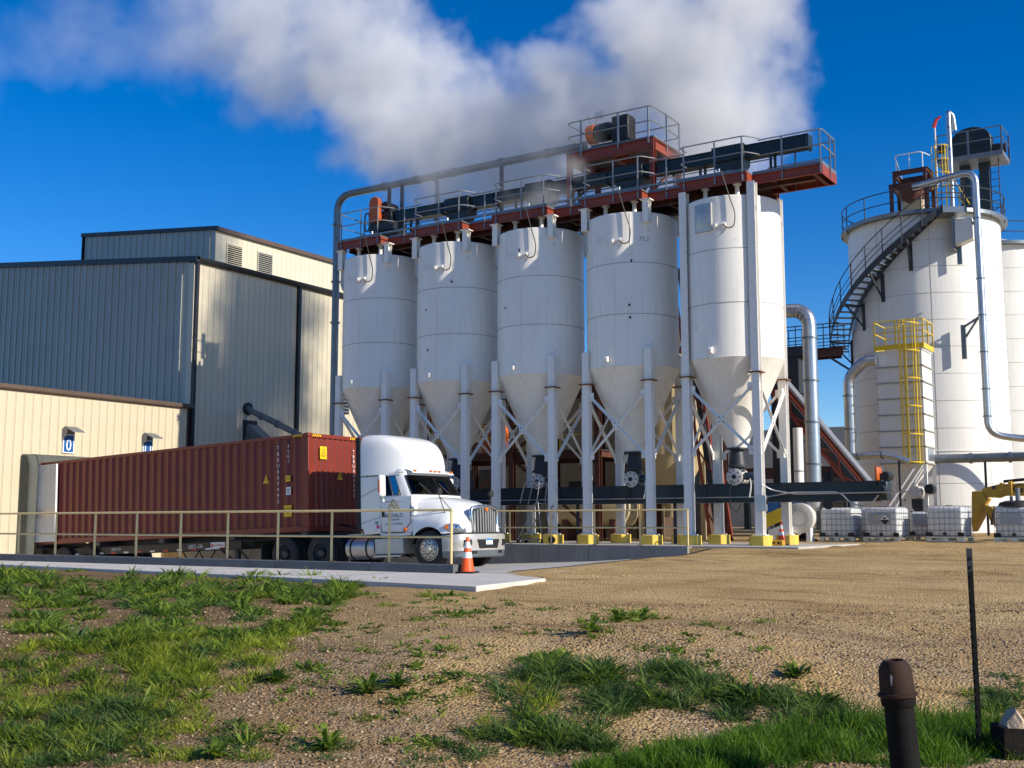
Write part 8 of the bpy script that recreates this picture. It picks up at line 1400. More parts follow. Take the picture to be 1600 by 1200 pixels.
          '0.13,0;-9.02,7.6,0.11,0.13,0;-10.21,8.14,0.16,0.12,0;-9.99,8.1,0.16,0.11,0;-8.63,8.03,0.1,0.1,0;-8.1,8.32,0.16,0.14,0;-8.5,8.41,0.16,0.1,0;-8.24,7.76,0.11,0.11,0;-9.95,8.31,0.1,0.11,0;-8.97,8.23,0.09,0.08,0;-8.39,7.89,0.11,0.1,2;-9.71,8.23,0.1,0.09,0;-8.58,8.3,0.12,0.1,0;-8.9,9.23,0.16,0.09,0;-9.23,9.85,0.18,0.14,0;-9,8.75,0.17,0.09,0;-8.64,7.62,0.13,0.14,0;-9.7,8.71,0.1,0.17,0;-9.68,8.6,0.13,0.15,2;-8.4,7.42,0.08,0.12,0;-8.42,8.29,0.15,0.15,0;-8.57,7.54,0.15,0.13,0;-8.76,7.89,0.14,0.09,0;-8.95,8.18,0.09,0.1,0;-8.39,7.19,0.08,0.08,0;-10.29,8.2,0.17,0.1,0;-8.95,9.43,0.15,0.13,0;-9.37,7.79,0.09,0.08,2;-8.29,7.9,0.11,0.15,0;-8.23,7.53,0.08,0.14,0;-8.19,7.38,0.07,0.1,0;-9.25,7.98,0.14,0.12,1;-9.3,7.42,0.08,0.09,0;-9.07,7.51,0.14,0.11,0;-9.17,8.1,0.08,0.15,0;-9.53,8.52,0.12,0.15,0;-8.96,8.53,0.08,0.09,1;-9.81,8.1,0.08,0.1,1;-8.14,7.47,0.14,0.11,0;-8.83,7.43,0.09,0.13,0;-8.33,8.35,0.13,0.09,0;-9.74,8.62,0.09,0.14,0;-10.23,8.31,0.13,0.18,0;-8.91,8.09,0.13,0.09,0;-8.86,8.65,0.14,0.11,0;-8.04,7.3,0.11,0.07,0;-8.58,7.3,0.14,0.11,1;-10.12,8.43,0.12,0.17,0;-9,9.34,0.13,0.1,0;-9.6,7.76,0.1,0.14,0;-8.61,9.12,0.11,0.15,0;-8.93,7.43,0.09,0.12,0;-8.73,8.14,0.12,0.12,0;-9.43,8.88,0.12,0.09,0;-8.38,7.96,0.08,0.11,0;-8.37,8.38,0.16,0.14,0;-8.72,8.5,0.08,0.14,0;-9.62,8.22,0.1,0.14,0;-9.88,7.93,0.11,0.08,0;-8.81,9.05,0.17,0.16,0;-9.57,7.84,0.16,0.11,0;-8.86,7.71,0.12,0.14,0;-7.96,7.65,0.13,0.15,2;-8.4,8.66,0.11,0.16,0;-8.59,8.23,0.08,0.1,0;-8.87,9.13,0.15,0.09,0;-9.14,9.37,0.13,0.11,0;-8.14,7.29,0'
          '.13,0.08,0;-9.3,7.89,0.16,0.14,0;-8.75,7.19,0.14,0.07,0;-9.45,7.68,0.08,0.11,0;-9.1,8.02,0.1,0.13,0;-7.71,5.86,0.1,0.18,2;-7.38,5.66,0.14,0.14,2;-7.53,5.51,0.08,0.14,2;-8.46,5.79,0.09,0.16,1;-7.32,5.88,0.1,0.17,0;-7.15,5.4,0.09,0.09,2;-7.61,5.57,0.1,0.16,2;-7.41,5.53,0.15,0.13,0;-7.9,5.56,0.16,0.16,2;-7.23,5.34,0.15,0.13,2;-8.36,5.61,0.15,0.1,2;-8,6.32,0.13,0.18,2;-7.77,5.82,0.12,0.1,2;-7.64,5.49,0.1,0.17,2;-7.43,5.99,0.1,0.13,2;-7.98,5.98,0.11,0.18,2;-7.42,5.16,0.11,0.14,2;-7.6,5.23,0.09,0.14,2;-8.36,5.55,0.09,0.13,1;-7.6,5.1,0.12,0.15,0;-8.11,6.19,0.11,0.11,0;-7.78,5.64,0.1,0.14,2;-7.21,5.53,0.09,0.16,2;-6.99,5.74,0.14,0.1,2;-7.25,5.68,0.13,0.1,2;-8.06,5.93,0.16,0.18,2;-7.74,5.96,0.1,0.13,2;-7.92,6.37,0.13,0.16,2;-7.93,6.19,0.12,0.12,2;-8.83,5.9,0.09,0.17,2;-7.82,5.38,0.1,0.16,1;-7.8,6.33,0.14,0.19,2;-7.41,5.94,0.08,0.14,2;-7.78,5.23,0.13,0.16,2;-7.81,5.62,0.11,0.11,2;-7.87,5.76,0.12,0.13,2;-7.99,6.21,0.13,0.18,2;-7.37,6.08,0.15,0.16,2;-7.53,5.97,0.13,0.11,2;-8.05,5.46,0.14,0.12,1;-6.86,5.4,0.11,0.12,2;-7.62,6.21,0.16,0.13,2;-8.35,5.56,0.09,0.12,2;-8.36,6.15,0.09,0.12,2;-8.53,6.1,0.13,0.11,2;-8,5.85,0.11,0.14,2;-8.55,5.84,0.11,0.11,2;-7.76,6.36,0.17,0.14,2;-7.6,6.05,0.13,0.17,2;-8.16,5.98,0.13,0.15,2;-7.34,5.21,0.15,0.15,2;-8.11,5.95,0.15,0.13,2;-8.48,6.01,0.12,0.12,0;-7.16,5.33,0.15,0.14,2;-7.41,5.94,0.1,0.14,1;-8.23,6.29,0.1,0.15,2;-8.05,5.52,0.12,0.16,2;-7.36,5.79,0.09,0.12,2;-7.13,5.59,0.1,0.17,2;-8.49,5.83,0.12,0.14,2;-5.21,9.31,0.09,0.27,2;-5.06,7.58,0.14,0.19,2;-4.25'
          ',7.81,0.11,0.14,2;-5.1,9.21,0.15,0.24,1;-4.46,7.97,0.12,0.2,1;-4.84,7.61,0.12,0.22,1;-4.74,8.68,0.12,0.14,2;-4.58,8.72,0.16,0.17,2;-5.34,8.88,0.18,0.22,2;-5.15,9.12,0.12,0.27,2;-4.78,7.58,0.1,0.25,2;-4.58,7.9,0.1,0.24,2;-4.52,8.58,0.16,0.27,2;-5.29,7.79,0.1,0.15,0;-4.74,8.85,0.14,0.18,2;-4.82,7.8,0.12,0.2,2;-4.7,7.75,0.15,0.25,1;-4.77,8.01,0.08,0.21,2;-4.26,7.8,0.13,0.22,2;-5.03,8.02,0.12,0.2,1;-4.42,7.82,0.13,0.21,2;-5.23,8.59,0.1,0.19,2;-5.14,8.54,0.11,0.28,2;-4.72,7.75,0.11,0.13,2;-4.79,7.76,0.11,0.17,2;-5.19,9.15,0.1,0.26,2;-5.66,8.49,0.09,0.23,2;-4.83,8.79,0.17,0.27,2;-4.5,7.65,0.12,0.13,2;-5.3,8.9,0.1,0.15,0;-4.66,7.84,0.09,0.25,2;-4.42,8.7,0.09,0.21,2;-4.52,7.52,0.11,0.16,2;-4.72,8.39,0.12,0.2,2;-5.53,9.11,0.12,0.29,0;-5.49,9.19,0.18,0.24,2;-5.21,8.37,0.09,0.27,2;-5.41,8.89,0.13,0.15,2;-5.5,8.3,0.1,0.28,2;-5.56,9.2,0.18,0.25,2;-5.39,9.02,0.13,0.27,2;-4.58,8.6,0.14,0.27,2;-4.28,7.79,0.12,0.15,2;-4.46,7.85,0.12,0.14,1;-4.65,7.73,0.08,0.16,2;-5,8.04,0.16,0.15,0;-5.2,8.14,0.1,0.27,2;-5.42,8.53,0.12,0.21,0;-5.68,8.89,0.11,0.25,2;-4.6,7.88,0.08,0.25,2;-5.35,8.87,0.09,0.24,2;-4.86,8.89,0.11,0.2,2;-5.59,8.89,0.1,0.24,2;-4.99,9.28,0.13,0.21,2;-5.12,8.37,0.13,0.22,0;-4.34,7.81,0.13,0.2,2;-4.42,7.7,0.08,0.16,2;-4.8,9.17,0.09,0.16,2;-5.03,7.66,0.15,0.21,2;-4.51,8.24,0.09,0.24,2;-4.56,7.67,0.12,0.25,0;-5.56,8.97,0.14,0.21,2;-4.84,8.02,0.14,0.19,2;-5.06,9.06,0.15,0.16,2;-4.16,9.41,0.12,0.24,2;-3.31,9.6,0.1,0.16,2;-3.84,9.44,0.16,0.15,2;-4.68,9.6,0.17,0.24,2;-4.47,9.5,0.13,0.15,2;-3.'
          '58,9.67,0.11,0.18,2;-3.87,9.47,0.13,0.22,2;-4.09,9.75,0.14,0.14,2;-3.73,9.51,0.17,0.25,1;-5.03,9.2,0.18,0.26,1;-3.93,9.56,0.14,0.16,1;-3.76,9.43,0.14,0.22,2;-4.54,9.1,0.15,0.2,2;-3.5,9.54,0.16,0.22,2;-3.32,9.3,0.1,0.21,2;-4.32,8.95,0.13,0.19,1;-4.24,9.06,0.17,0.25,2;-4.36,8.98,0.16,0.13,2;-4.5,9.13,0.08,0.13,1;-3,9.81,0.08,0.14,2;-3.72,9.28,0.12,0.13,2;-4.06,9.3,0.15,0.15,1;-4.27,9.57,0.11,0.2,2;-3.34,9.58,0.14,0.18,2;-4.37,9.51,0.17,0.18,2;-5.02,9.32,0.1,0.22,2;-5.16,9.34,0.12,0.21,2;-3.83,9.56,0.12,0.16,1;-4.54,9.75,0.15,0.17,2;-3.19,9.74,0.14,0.24,1;-3.91,9.51,0.14,0.22,2;-4.58,9.72,0.16,0.2,2;-3.12,9.67,0.1,0.16,2;-4.37,9.74,0.1,0.19,2;-3.1,9.56,0.16,0.19,2;-3.06,9.41,0.14,0.18,2;-4.56,8.97,0.12,0.24,2;-4.62,9.28,0.09,0.26,1;-4.38,9.68,0.13,0.22,2;-3.78,9.36,0.1,0.25,2;-3.68,9.01,0.1,0.13,2;-5.1,9.39,0.18,0.22,2;-4.33,9.47,0.09,0.17,2;-3.57,9.73,0.11,0.23,2;-4.67,9.01,0.11,0.22,2;-3.5,9.6,0.08,0.2,2;-4.55,9.8,0.11,0.18,2;-4.26,9.64,0.09,0.24,2;-4.73,9.74,0.09,0.19,2;-2.89,9.53,0.13,0.21,2;-3.74,9.03,0.16,0.21,2;-3.23,9.77,0.14,0.16,2;-3.31,9.19,0.11,0.2,2;-4.26,9.58,0.12,0.15,2;-4.57,9.67,0.15,0.18,1;-4.13,8.95,0.12,0.18,2;-3.26,9.52,0.12,0.13,0;-3.45,9.57,0.11,0.18,2;-3.94,9.37,0.1,0.18,2;-3.17,9.46,0.09,0.24,2;-5.08,6.86,0.09,0.1,2;-5.24,7.23,0.1,0.11,2;-5.34,7.52,0.09,0.13,2;-4.99,7.1,0.09,0.09,2;-5.3,7.19,0.09,0.12,2;-5.1,7.14,0.1,0.13,2;-5.17,7.51,0.13,0.13,0;-4.97,7.23,0.14,0.09,2;-4.94,7.13,0.09,0.13,2;-5.2,7.49,0.09,0.13,2;-4.91,6.97,0.09,0.11,2;-5.36,7.15,0.15,0.'
          '09,1;-5.15,6.63,0.09,0.09,2;-5.2,6.78,0.09,0.1,2;-2.81,9.4,0.14,0.23,3;-2.49,9.37,0.13,0.2,3;-2.53,9.35,0.19,0.2,3;-2.85,8.42,0.15,0.18,3;-2.57,8.67,0.17,0.18,3;-3.55,7.91,0.12,0.15,3;-3.37,8.38,0.12,0.2,3;-2.79,8.76,0.21,0.17,3;-3.15,7.87,0.16,0.14,3;-3.1,9.09,0.2,0.18,3;-3.35,7.62,0.18,0.15,3;-3.74,7.79,0.18,0.16,3;-3.15,8.29,0.16,0.17,3;-3.83,7.73,0.11,0.14,3;-2.54,9.04,0.12,0.17,3;-1.98,9.47,0.21,0.19,3;-2.01,9.27,0.14,0.18,3;-3.66,8.25,0.12,0.15,3;-2.21,9.19,0.14,0.21,3;-3.4,8.66,0.14,0.17,3;-2.21,9.37,0.17,0.19,3;-2.1,9.74,0.19,0.21,3;-2.2,8.85,0.14,0.2,3;-3.83,7.79,0.19,0.19,3;-3.13,7.82,0.11,0.19,3;-2.56,9.56,0.2,0.15,3;-2.15,9.36,0.12,0.16,3;-3.54,7.56,0.18,0.19,3;-3.36,8.1,0.14,0.19,3;-3.43,8.46,0.16,0.16,3;-3.54,8.15,0.14,0.19,3;-2.96,8.29,0.18,0.17,3;-1.87,9.6,0.16,0.21,3;-3.17,8.51,0.18,0.19,3;-3.05,8.3,0.2,0.16,3;-1.94,9.55,0.2,0.15,3;-2.23,9.3,0.12,0.16,3;-2.37,9.68,0.19,0.24,3;-3.36,8.27,0.13,0.14,3;-3.7,7.82,0.12,0.21,3;-2.46,8.98,0.18,0.19,3;-1.91,9.81,0.18,0.22,3;-2.94,8.54,0.14,0.2,3;-3.1,8.5,0.12,0.2,3;-3.58,7.77,0.11,0.13,3;-2,8.8,0.13,0.18,3;-1.59,9.06,0.13,0.19,3;-3.36,8.27,0.18,0.2,3;-2.06,8.88,0.19,0.21,3;-2.26,8.39,0.19,0.14,3;-1.86,9.3,0.17,0.21,3;-3.85,7.6,0.12,0.2,3;-1.68,9.36,0.2,0.16,3;-1.69,9.42,0.17,0.15,3;-3.77,7.65,0.19,0.14,3;-3.43,8.29,0.15,0.19,3;-1.93,9.49,0.14,0.16,3;-3.29,8.08,0.19,0.13,3;-1.94,9.61,0.13,0.19,3;-3.35,8.58,0.14,0.2,3;-1.82,9.51,0.18,0.21,3;-1.86,9.42,0.11,0.21,3;-3.42,7.94,0.16,0.15,3;-3.42,7.64,0.19,0.18,3;-3.26,8.28,'
          '0.2,0.17,3;-2.23,8.41,0.1,0.15,3;-1.85,9.85,0.2,0.15,3;-1.86,8.77,0.16,0.16,3;-2.66,8.31,0.14,0.16,3;-3.3,7.66,0.12,0.18,3;-3.29,8.08,0.19,0.14,3;-3.14,8.36,0.12,0.16,3;-1.79,9.06,0.14,0.18,3;-1.99,9.69,0.14,0.19,3;-1.61,9.47,0.17,0.2,3;-2.98,8.64,0.18,0.17,3;-1.55,9.15,0.15,0.21,3;-3.46,8.5,0.14,0.17,3;-2.03,8.96,0.17,0.15,3;-2.39,9.14,0.17,0.2,3;-2.43,9.23,0.2,0.21,3;-3.19,8.03,0.13,0.15,3;-2.36,8.98,0.18,0.22,3;-3.19,8.38,0.18,0.19,3;-1.65,9.38,0.19,0.19,3;-2.64,8.62,0.11,0.18,3;-2.28,9.33,0.12,0.18,3;-2.65,8.73,0.12,0.14,3;-2.91,8.74,0.12,0.17,3;-2.44,9.29,0.13,0.21,3;-2.9,8.39,0.12,0.18,3;-1.9,9.16,0.14,0.2,3;-4.02,7.25,0.15,0.13,3;-3.48,7.96,0.2,0.21,3;-1.79,9.35,0.2,0.17,3;-2.39,8.9,0.13,0.19,3;-2.05,9.48,0.17,0.19,3;-2.49,8.36,0.1,0.18,3;-3.16,8.81,0.18,0.21,3;-3.4,8.54,0.2,0.21,3;-3.7,7.46,0.16,0.19,3;-3.37,8.5,0.17,0.18,3;-2.06,8.76,0.12,0.21,3;-2.83,9.33,0.14,0.19,3;-3.04,8.12,0.16,0.19,3;-2.05,8.88,0.17,0.2,3;-3.18,8.09,0.15,0.17,3;-2.37,9.15,0.15,0.15,3;-1.95,8.53,0.17,0.19,3;-4.02,7.31,0.17,0.17,3;-3.9,7.5,0.16,0.18,3;-3.49,7.65,0.19,0.14,3;-1.7,9.29,0.14,0.16,3;-3.3,7.83,0.15,0.17,3;-3.68,7.89,0.12,0.21,3;-1.74,9.21,0.15,0.19,3;-2.56,8.55,0.14,0.21,3;-2.28,9.03,0.11,0.19,3;-1.56,9.2,0.14,0.19,3;-3.32,8.18,0.11,0.21,3;-2.49,9.49,0.12,0.23,3;-3.95,7.59,0.19,0.13,3;-2.18,8.86,0.17,0.21,3;-3.84,7.96,0.11,0.21,3;-3.17,7.86,0.11,0.19,3;-2.84,8.01,0.14,0.13,3;-2.04,9.13,0.18,0.2,3;-2.98,8.93,0.2,0.17,3;-2.12,9.49,0.18,0.15,3;-3.75,8.14,0.14,0.16,3;-2.16,8.99,0.11,0.21'
          ',3;-3.57,7.72,0.15,0.16,3;-1.87,9.07,0.12,0.18,3;-2.3,9.14,0.21,0.15,3;-3.56,8.2,0.14,0.14,3;-1.6,9.12,0.14,0.17,3;-3.23,8.77,0.18,0.19,3;-2.84,9.26,0.2,0.22,3;-2.58,9.48,0.2,0.23,3;-1.71,9.82,0.19,0.17,3;-1.85,11.09,0.09,0.15,2;-2,10.4,0.14,0.15,2;-1.94,10.31,0.13,0.12,2;-2,11.34,0.12,0.11,2;-2.05,10.83,0.11,0.1,2;-1.79,10.71,0.09,0.14,2;-1.92,10.27,0.12,0.1,0;-1.86,10.49,0.1,0.09,2;-1.91,10.69,0.15,0.11,2;-2.06,10.71,0.15,0.11,2;-2.18,10.63,0.09,0.15,0;-1.93,10.44,0.14,0.1,2;-1.82,10.81,0.11,0.12,2;-1.91,10.45,0.15,0.1,2;-5.87,6.53,0.09,0.1,2;-5.84,6.6,0.12,0.11,2;-6.44,6.27,0.13,0.12,1;-6.65,6.43,0.14,0.1,1;-5.65,6.31,0.1,0.09,2;-6.57,6.01,0.1,0.09,2;-6.38,5.84,0.11,0.1,2;-6.56,6.2,0.12,0.11,2;-6.04,6,0.11,0.12,0;-5.99,6.39,0.1,0.12,2;-6.12,5.94,0.11,0.12,2;-6.66,6.19,0.09,0.1,2;-6.85,6.53,0.09,0.13,2;-5.99,5.97,0.08,0.08,2;-6.29,6.13,0.1,0.1,2;-5.88,6.7,0.12,0.09,2;-6.6,7.76,0.07,0.06,1;-5.92,8.03,0.09,0.07,1;-6.26,8.51,0.08,0.08,1;-6.12,7.72,0.08,0.07,1;-6.81,8.39,0.08,0.08,0;-6.37,8.32,0.07,0.09,1;-6.57,7.73,0.08,0.05,1;-6.17,8.63,0.07,0.08,1;-6.04,8.66,0.07,0.05,1;-5.93,8.38,0.09,0.06,1;-5.88,8.29,0.08,0.08,1;-3.66,9.55,0.08,0.08,2;-6.96,8.06,0.03,0.06,1;-9.3,11.96,0.07,0.06,1;-4.28,10.03,0.09,0.08,1;-5.25,11.66,0.05,0.08,1;-3.56,10.74,0.08,0.04,2;-6.43,9.11,0.07,0.04,1;-6.27,10.46,0.08,0.08,1;-5.05,10.06,0.08,0.07,1;-7.32,8.06,0.03,0.05,2;-6.7,7.11,0.05,0.07,2;-4.99,10.16,0.04,0.09,2;-6.42,7.23,0.05,0.08,1;-7.16,8.11,0.04,0.04,1;-8.09,9.27,0.07,0.04,1;-4.7,11.3,0.09,0'
          '.07,1;-9.29,13.22,0.08,0.1,1;-6.58,8.49,0.06,0.07,1;-6.91,8.97,0.07,0.07,1;-7.36,8.15,0.05,0.05,1;-7.1,7.44,0.07,0.04,1;-5.24,12.02,0.06,0.1,1;-8.1,9.69,0.08,0.08,1;-6.2,8.61,0.06,0.07,1;-6.98,9.58,0.08,0.09,1;-4.49,9.96,0.07,0.07,0;-4.37,9.92,0.05,0.06,2;-8.73,13.23,0.04,0.09,1;-7.47,9.56,0.08,0.09,0;-4.82,10.68,0.09,0.08,1;-5.61,10.17,0.07,0.09,1;-6.51,9.53,0.05,0.09,1;-6.71,7.81,0.07,0.04,1;-5.81,9.45,0.08,0.09,1;-7.04,7.71,0.08,0.07,1;-3.69,10.36,0.08,0.05,1;-4.83,11.45,0.06,0.1,1;-7.41,8.71,0.05,0.08,1;-6,11.88,0.09,0.1,1;-8.12,9.32,0.06,0.07,1;-9.76,13.16,0.07,0.08,1;-8.4,9.91,0.09,0.08,1;-7.58,9.97,0.07,0.05,1;-7.11,7.9,0.05,0.08,1;-4.37,10.03,0.07,0.07,1;-7.85,8.31,0.06,0.04,2;-8.43,8.64,0.03,0.04,1;-6.55,9.86,0.03,0.05,1;-7.61,7.82,0.04,0.06,1;-9.87,12.12,0.09,0.05,0;-7.12,8.01,0.05,0.06,1;-6.7,9.58,0.05,0.04,1;-7.01,8.97,0.03,0.09,1;-5.56,10.38,0.06,0.08,1;-4.12,9.61,0.05,0.06,1;-6.74,9.2,0.08,0.04,1;-5.31,10.25,0.08,0.04,0;-5.85,11.33,0.05,0.05,1;-6.02,11.1,0.1,0.08,2;-4.03,10.79,0.07,0.07,1;-6.63,8.92,0.07,0.09,1;-7.04,9.3,0.09,0.05,1;-5.26,11.95,0.03,0.07,1;-5.18,10.1,0.03,0.05,1;-8.35,12.33,0.11,0.09,1;-6.32,12.81,0.04,0.08,2;-6.77,10.19,0.03,0.07,1;-7.71,11.02,0.04,0.11,1;-9.55,9.76,0.06,0.06,0;-6.23,7.35,0.03,0.05,2;-6.91,10.4,0.1,0.09,1;-4.12,10.67,0.07,0.08,1;-9.73,10.96,0.07,0.11,0;-6.27,7.98,0.03,0.06,1;-7.16,9.04,0.08,0.09,1;-5.96,8.71,0.07,0.07,1;-9.01,10.11,0.04,0.08,1;-4.37,9.97,0.04,0.08,2;-6.06,7.35,0.03,0.05,1;-4.3,11.02,0.06,0.05,0;-6.41,9.36,0.08,'
          '0.07,1;-6.26,7.81,0.06,0.08,1;-7.11,8.37,0.08,0.04,2;-5.72,9.33,0.08,0.05,1;-7.55,10.28,0.06,0.11,0;-4.08,10.16,0.08,0.05,1;-7.27,8.33,0.03,0.07,1;-8.97,12.59,0.05,0.1,2;-5.28,12.29,0.1,0.07,1;-3.39,10.14,0.06,0.06,1;-6.36,8.39,0.03,0.04,1;-9.2,10.17,0.1,0.08,1;-4.34,9.76,0.08,0.06,1;-6.91,12.37,0.08,0.06,1;-7.32,9.18,0.04,0.05,0;-8.04,11.27,0.09,0.08,1;-5.17,10.1,0.07,0.06,1;-4.92,11.69,0.1,0.07,1;-7.88,10.96,0.09,0.07,1;-8.16,8.34,0.06,0.08,1;-6.76,8.78,0.07,0.09,1;-6.18,8.56,0.03,0.05,1;-4.15,9.65,0.02,0.05,1;-6.35,10.17,0.06,0.1,1;-4.7,10.47,0.09,0.06,1;-8.17,8.92,0.04,0.07,1;-6.38,9.56,0.08,0.05,2;-7.12,7.48,0.03,0.06,2;-4.65,10.09,0.05,0.08,1;-4.46,11.04,0.06,0.07,1;-6.37,8.79,0.07,0.05,1;-3.53,10.05,0.03,0.05,2;-9.23,10.03,0.03,0.11,1;-3.45,9.51,0.05,0.06,1;-7.21,8.66,0.07,0.08,2;-6.89,8.28,0.04,0.04,0;-5.38,11.69,0.08,0.04,1;-7.91,8.68,0.03,0.05,1;-3.65,10.15,0.07,0.07,0;-8.87,9.67,0.13,0.07,2;-9.96,13.15,0.13,0.11,0;-7.98,11.08,0.1,0.11,1;-10.13,13.34,0.09,0.13,1;-8.98,10.19,0.07,0.06,2;-9.99,13.13,0.13,0.11,0;-8.84,9.57,0.06,0.06,1;-8.75,9.74,0.1,0.11,1;-8.27,11.3,0.1,0.1,1;-10.41,11.47,0.12,0.13,1;-9.1,10.11,0.15,0.05,0;-9.01,10.17,0.13,0.07,1;-8.33,10.07,0.12,0.06,1;-8.03,10.75,0.09,0.07,1;-8.59,10.2,0.08,0.05,1;-8.49,11.34,0.07,0.12,1;-9.38,10.29,0.12,0.12,1;-9.3,12.86,0.08,0.07,1;-8.22,10.74,0.09,0.08,1;-9.6,12.84,0.15,0.07,1;-9.05,12.12,0.11,0.08,1;-8.91,10.06,0.1,0.09,1;-8.99,10.06,0.12,0.1,1;-8.18,10.59,0.09,0.09,1;-9.61,12.41,0.09,0.07,1;-8.51,9.54,0.13,0.05'
          ',1;-8.3,8.96,0.08,0.06,2;-8.3,11.71,0.09,0.07,1;-9.73,11.97,0.17,0.1,0;-8.64,11.66,0.09,0.09,1;-5.53,8.99,0.1,0.12,1;-5.4,9.43,0.08,0.09,1;-5.64,9.5,0.08,0.1,1;-5.65,9.56,0.13,0.11,1;-5.55,8.97,0.1,0.09,1;-5.46,9.21,0.13,0.09,1;-5.6,9.59,0.08,0.09,1;-5.74,9.44,0.13,0.1,1;-5.83,9.27,0.11,0.12,1;-5.59,9.24,0.11,0.11,1;-5.72,9.16,0.08,0.09,2;-5.87,9.36,0.1,0.09,1;-5.43,9.29,0.08,0.1,1;-5.82,9.45,0.11,0.09,1;-5.32,9.3,0.12,0.11,1;-5.37,9.5,0.12,0.12,2;-7.09,7.86,0.08,0.06,1;-6.08,7.33,0.06,0.1,1;-6.59,8.53,0.09,0.1,1;-6.97,7.17,0.1,0.06,1;-7.88,8.05,0.09,0.1,0;-6.42,9.06,0.07,0.12,2;-6.14,8.48,0.11,0.06,1;-7.55,7.74,0.08,0.06,1;-6.18,8.04,0.09,0.11,1;-7.29,8.02,0.09,0.08,1;-7.11,7.37,0.08,0.08,1;-6.14,7.23,0.09,0.11,0;-6.51,6.88,0.05,0.05,0;-5.88,7.87,0.08,0.05,1;-7.18,7.68,0.08,0.07,1;-7.46,8.03,0.07,0.07,1;-7.66,8.49,0.07,0.13,2;-7.4,7.54,0.11,0.11,0;-5.94,7.48,0.06,0.1,1;-8.15,8.35,0.06,0.07,2;-5.82,8.21,0.09,0.08,0;-5.35,6.86,0.07,0.06,1;-7.35,8.68,0.09,0.1,1;-5.3,7.01,0.04,0.08,0;-6.85,7.83,0.07,0.09,0;-6.13,7.71,0.05,0.06,1;-6.55,6.67,0.08,0.07,1;-6.87,7.41,0.09,0.06,1;-5.87,8.59,0.11,0.11,2;-6.17,8.28,0.08,0.08,2;-6.72,7.92,0.07,0.09,1;-5.43,7.16,0.09,0.06,1;-5.74,7.49,0.05,0.08,1;-5.92,6.55,0.08,0.08,0;-6.4,6.65,0.08,0.1,0;-6.15,6.58,0.05,0.06,1;-7.07,8.75,0.1,0.06,2;-6.18,7.8,0.06,0.11,1;-5.68,7.65,0.05,0.1,0;-5.78,7.76,0.09,0.06,1;-6.2,8.37,0.08,0.1,1;-7.36,8.03,0.1,0.12,1;-6.38,6.55,0.06,0.1,1;-5.58,6.95,0.1,0.06,1;-6.26,6.39,0.05,0.1,1;-15.94,15.75,0.27,0.19,0;-12.99,'
          '15.68,0.22,0.16,1;-14.43,16.13,0.17,0.12,1;-17.64,15.61,0.23,0.15,1;-21.36,15.71,0.22,0.14,1;-10.95,12.93,0.24,0.09,1;-9.8,13.49,0.24,0.11,1;-10.61,15.3,0.1,0.09,1;-8.38,12.91,0.1,0.1,1;-8.28,10.94,0.15,0.06,1;-8.01,11.48,0.23,0.08,1;-7.56,11.65,0.09,0.05,1;-7.63,12.56,0.15,0.07,1;-11.15,18.26,0.14,0.06,1;-6.89,13.88,0.08,0.04,1;-4.86,12.86,0.12,0.09,1;-6.37,12.42,0.2,0.15,1;-6.12,12.59,0.15,0.12,1;-6.2,11.52,0.14,0.12,1;-6.29,11.04,0.1,0.07,1;-6.32,10.48,0.07,0.05,1;-6.79,10.72,0.07,0.04,1;-6.73,9.21,0.15,0.09,1;-6.76,8.84,0.09,0.05,1;-7.09,8.86,0.06,0.04,1;-6.13,8.6,0.13,0.07,1;-6.11,7.91,0.14,0.07,1;-6.23,7.71,0.11,0.06,1;-7.63,8.92,0.06,0.04,1;-10.56,12.76,0.13,0.07,1;-4.79,10.12,0.12,0.09,1;-4.42,10.24,0.1,0.07,1;-3.61,10.41,0.11,0.13,1;-3.54,9.93,0.11,0.09,1;-4.63,11.23,0.05,0.03,1;-3.63,12.53,0.04,0.03,1;-2.06,10.77,0.08,0.08,1;-7.39,7.61,0.1,0.08,1;-7.47,8.02,0.13,0.09,1;-6.25,6.87,0.05,0.05,1;-5.94,8.13,0.06,0.04,1')
CL_ = [tuple(float(v) for v in c.split(',')) for c in CLUMPS.split(';')]
def cls(k): return [c[:4] for c in CL_ if int(c[4]) == k]
for k, nm, m, dens, wid, lean, lab in ((0, 'meadow_grass', 'grass_light', 2100, 0.0055, 1.0, 'bright green tufty grass on the left verge'), (1, 'low_weeds', 'weed_green', 1150, 0.0115, 1.35, 'low dark green weeds scattered over the bare verge'),
                                        (2, 'rough_grass', 'grass_dark', 1900, 0.0072, 1.3, 'dark tussocky grass in the middle foreground'), (3, 'lawn_grass', 'lawn', 2200, 0.0048, 0.6, 'dense bright grass along the bottom right edge')):
    V, F = blades(cls(k), dens, wid, lean, broad=(k == 1)); tag(link(nm, np_mesh(nm, V, F, m)), lab, None, None, 'stuff')
# broad-leaved weeds standing in the gravel, each a plant
WEEDS = [(-7.43, 7.57, 0.13, 0.13, 'low broad-leaved weed at the edge of the bright left grass'), (-5.74, 10.32, 0.17, 0.19, 'broad-leaved weed with long shadow on the gravel crest'), (-6.52, 7.76, 0.17, 0.19, 'large broad-leaved weed in bare gravel, lower centre-left'),
         (-6.42, 8.05, 0.13, 0.15, 'broad-leaved weed just behind the large one, lower centre-left'), (-5.86, 6.53, 0.12, 0.19, 'upright broad-leaved weed near the bottom edge in bare soil'), (-6.17, 11.71, 0.16, 0.17, 'broad-leaved weed in the dark patch before the yard'),
         (-6.09, 12.19, 0.13, 0.15, 'broad-leaved weed farthest back, on the edge of the yard'), (-6.28, 5.84, 0.11, 0.15, 'broad-leaved weed cut by the bottom edge, left of centre'), (-3.59, 10.19, 0.09, 0.13, 'small broad-leaved weed right of the dark tussocks')]
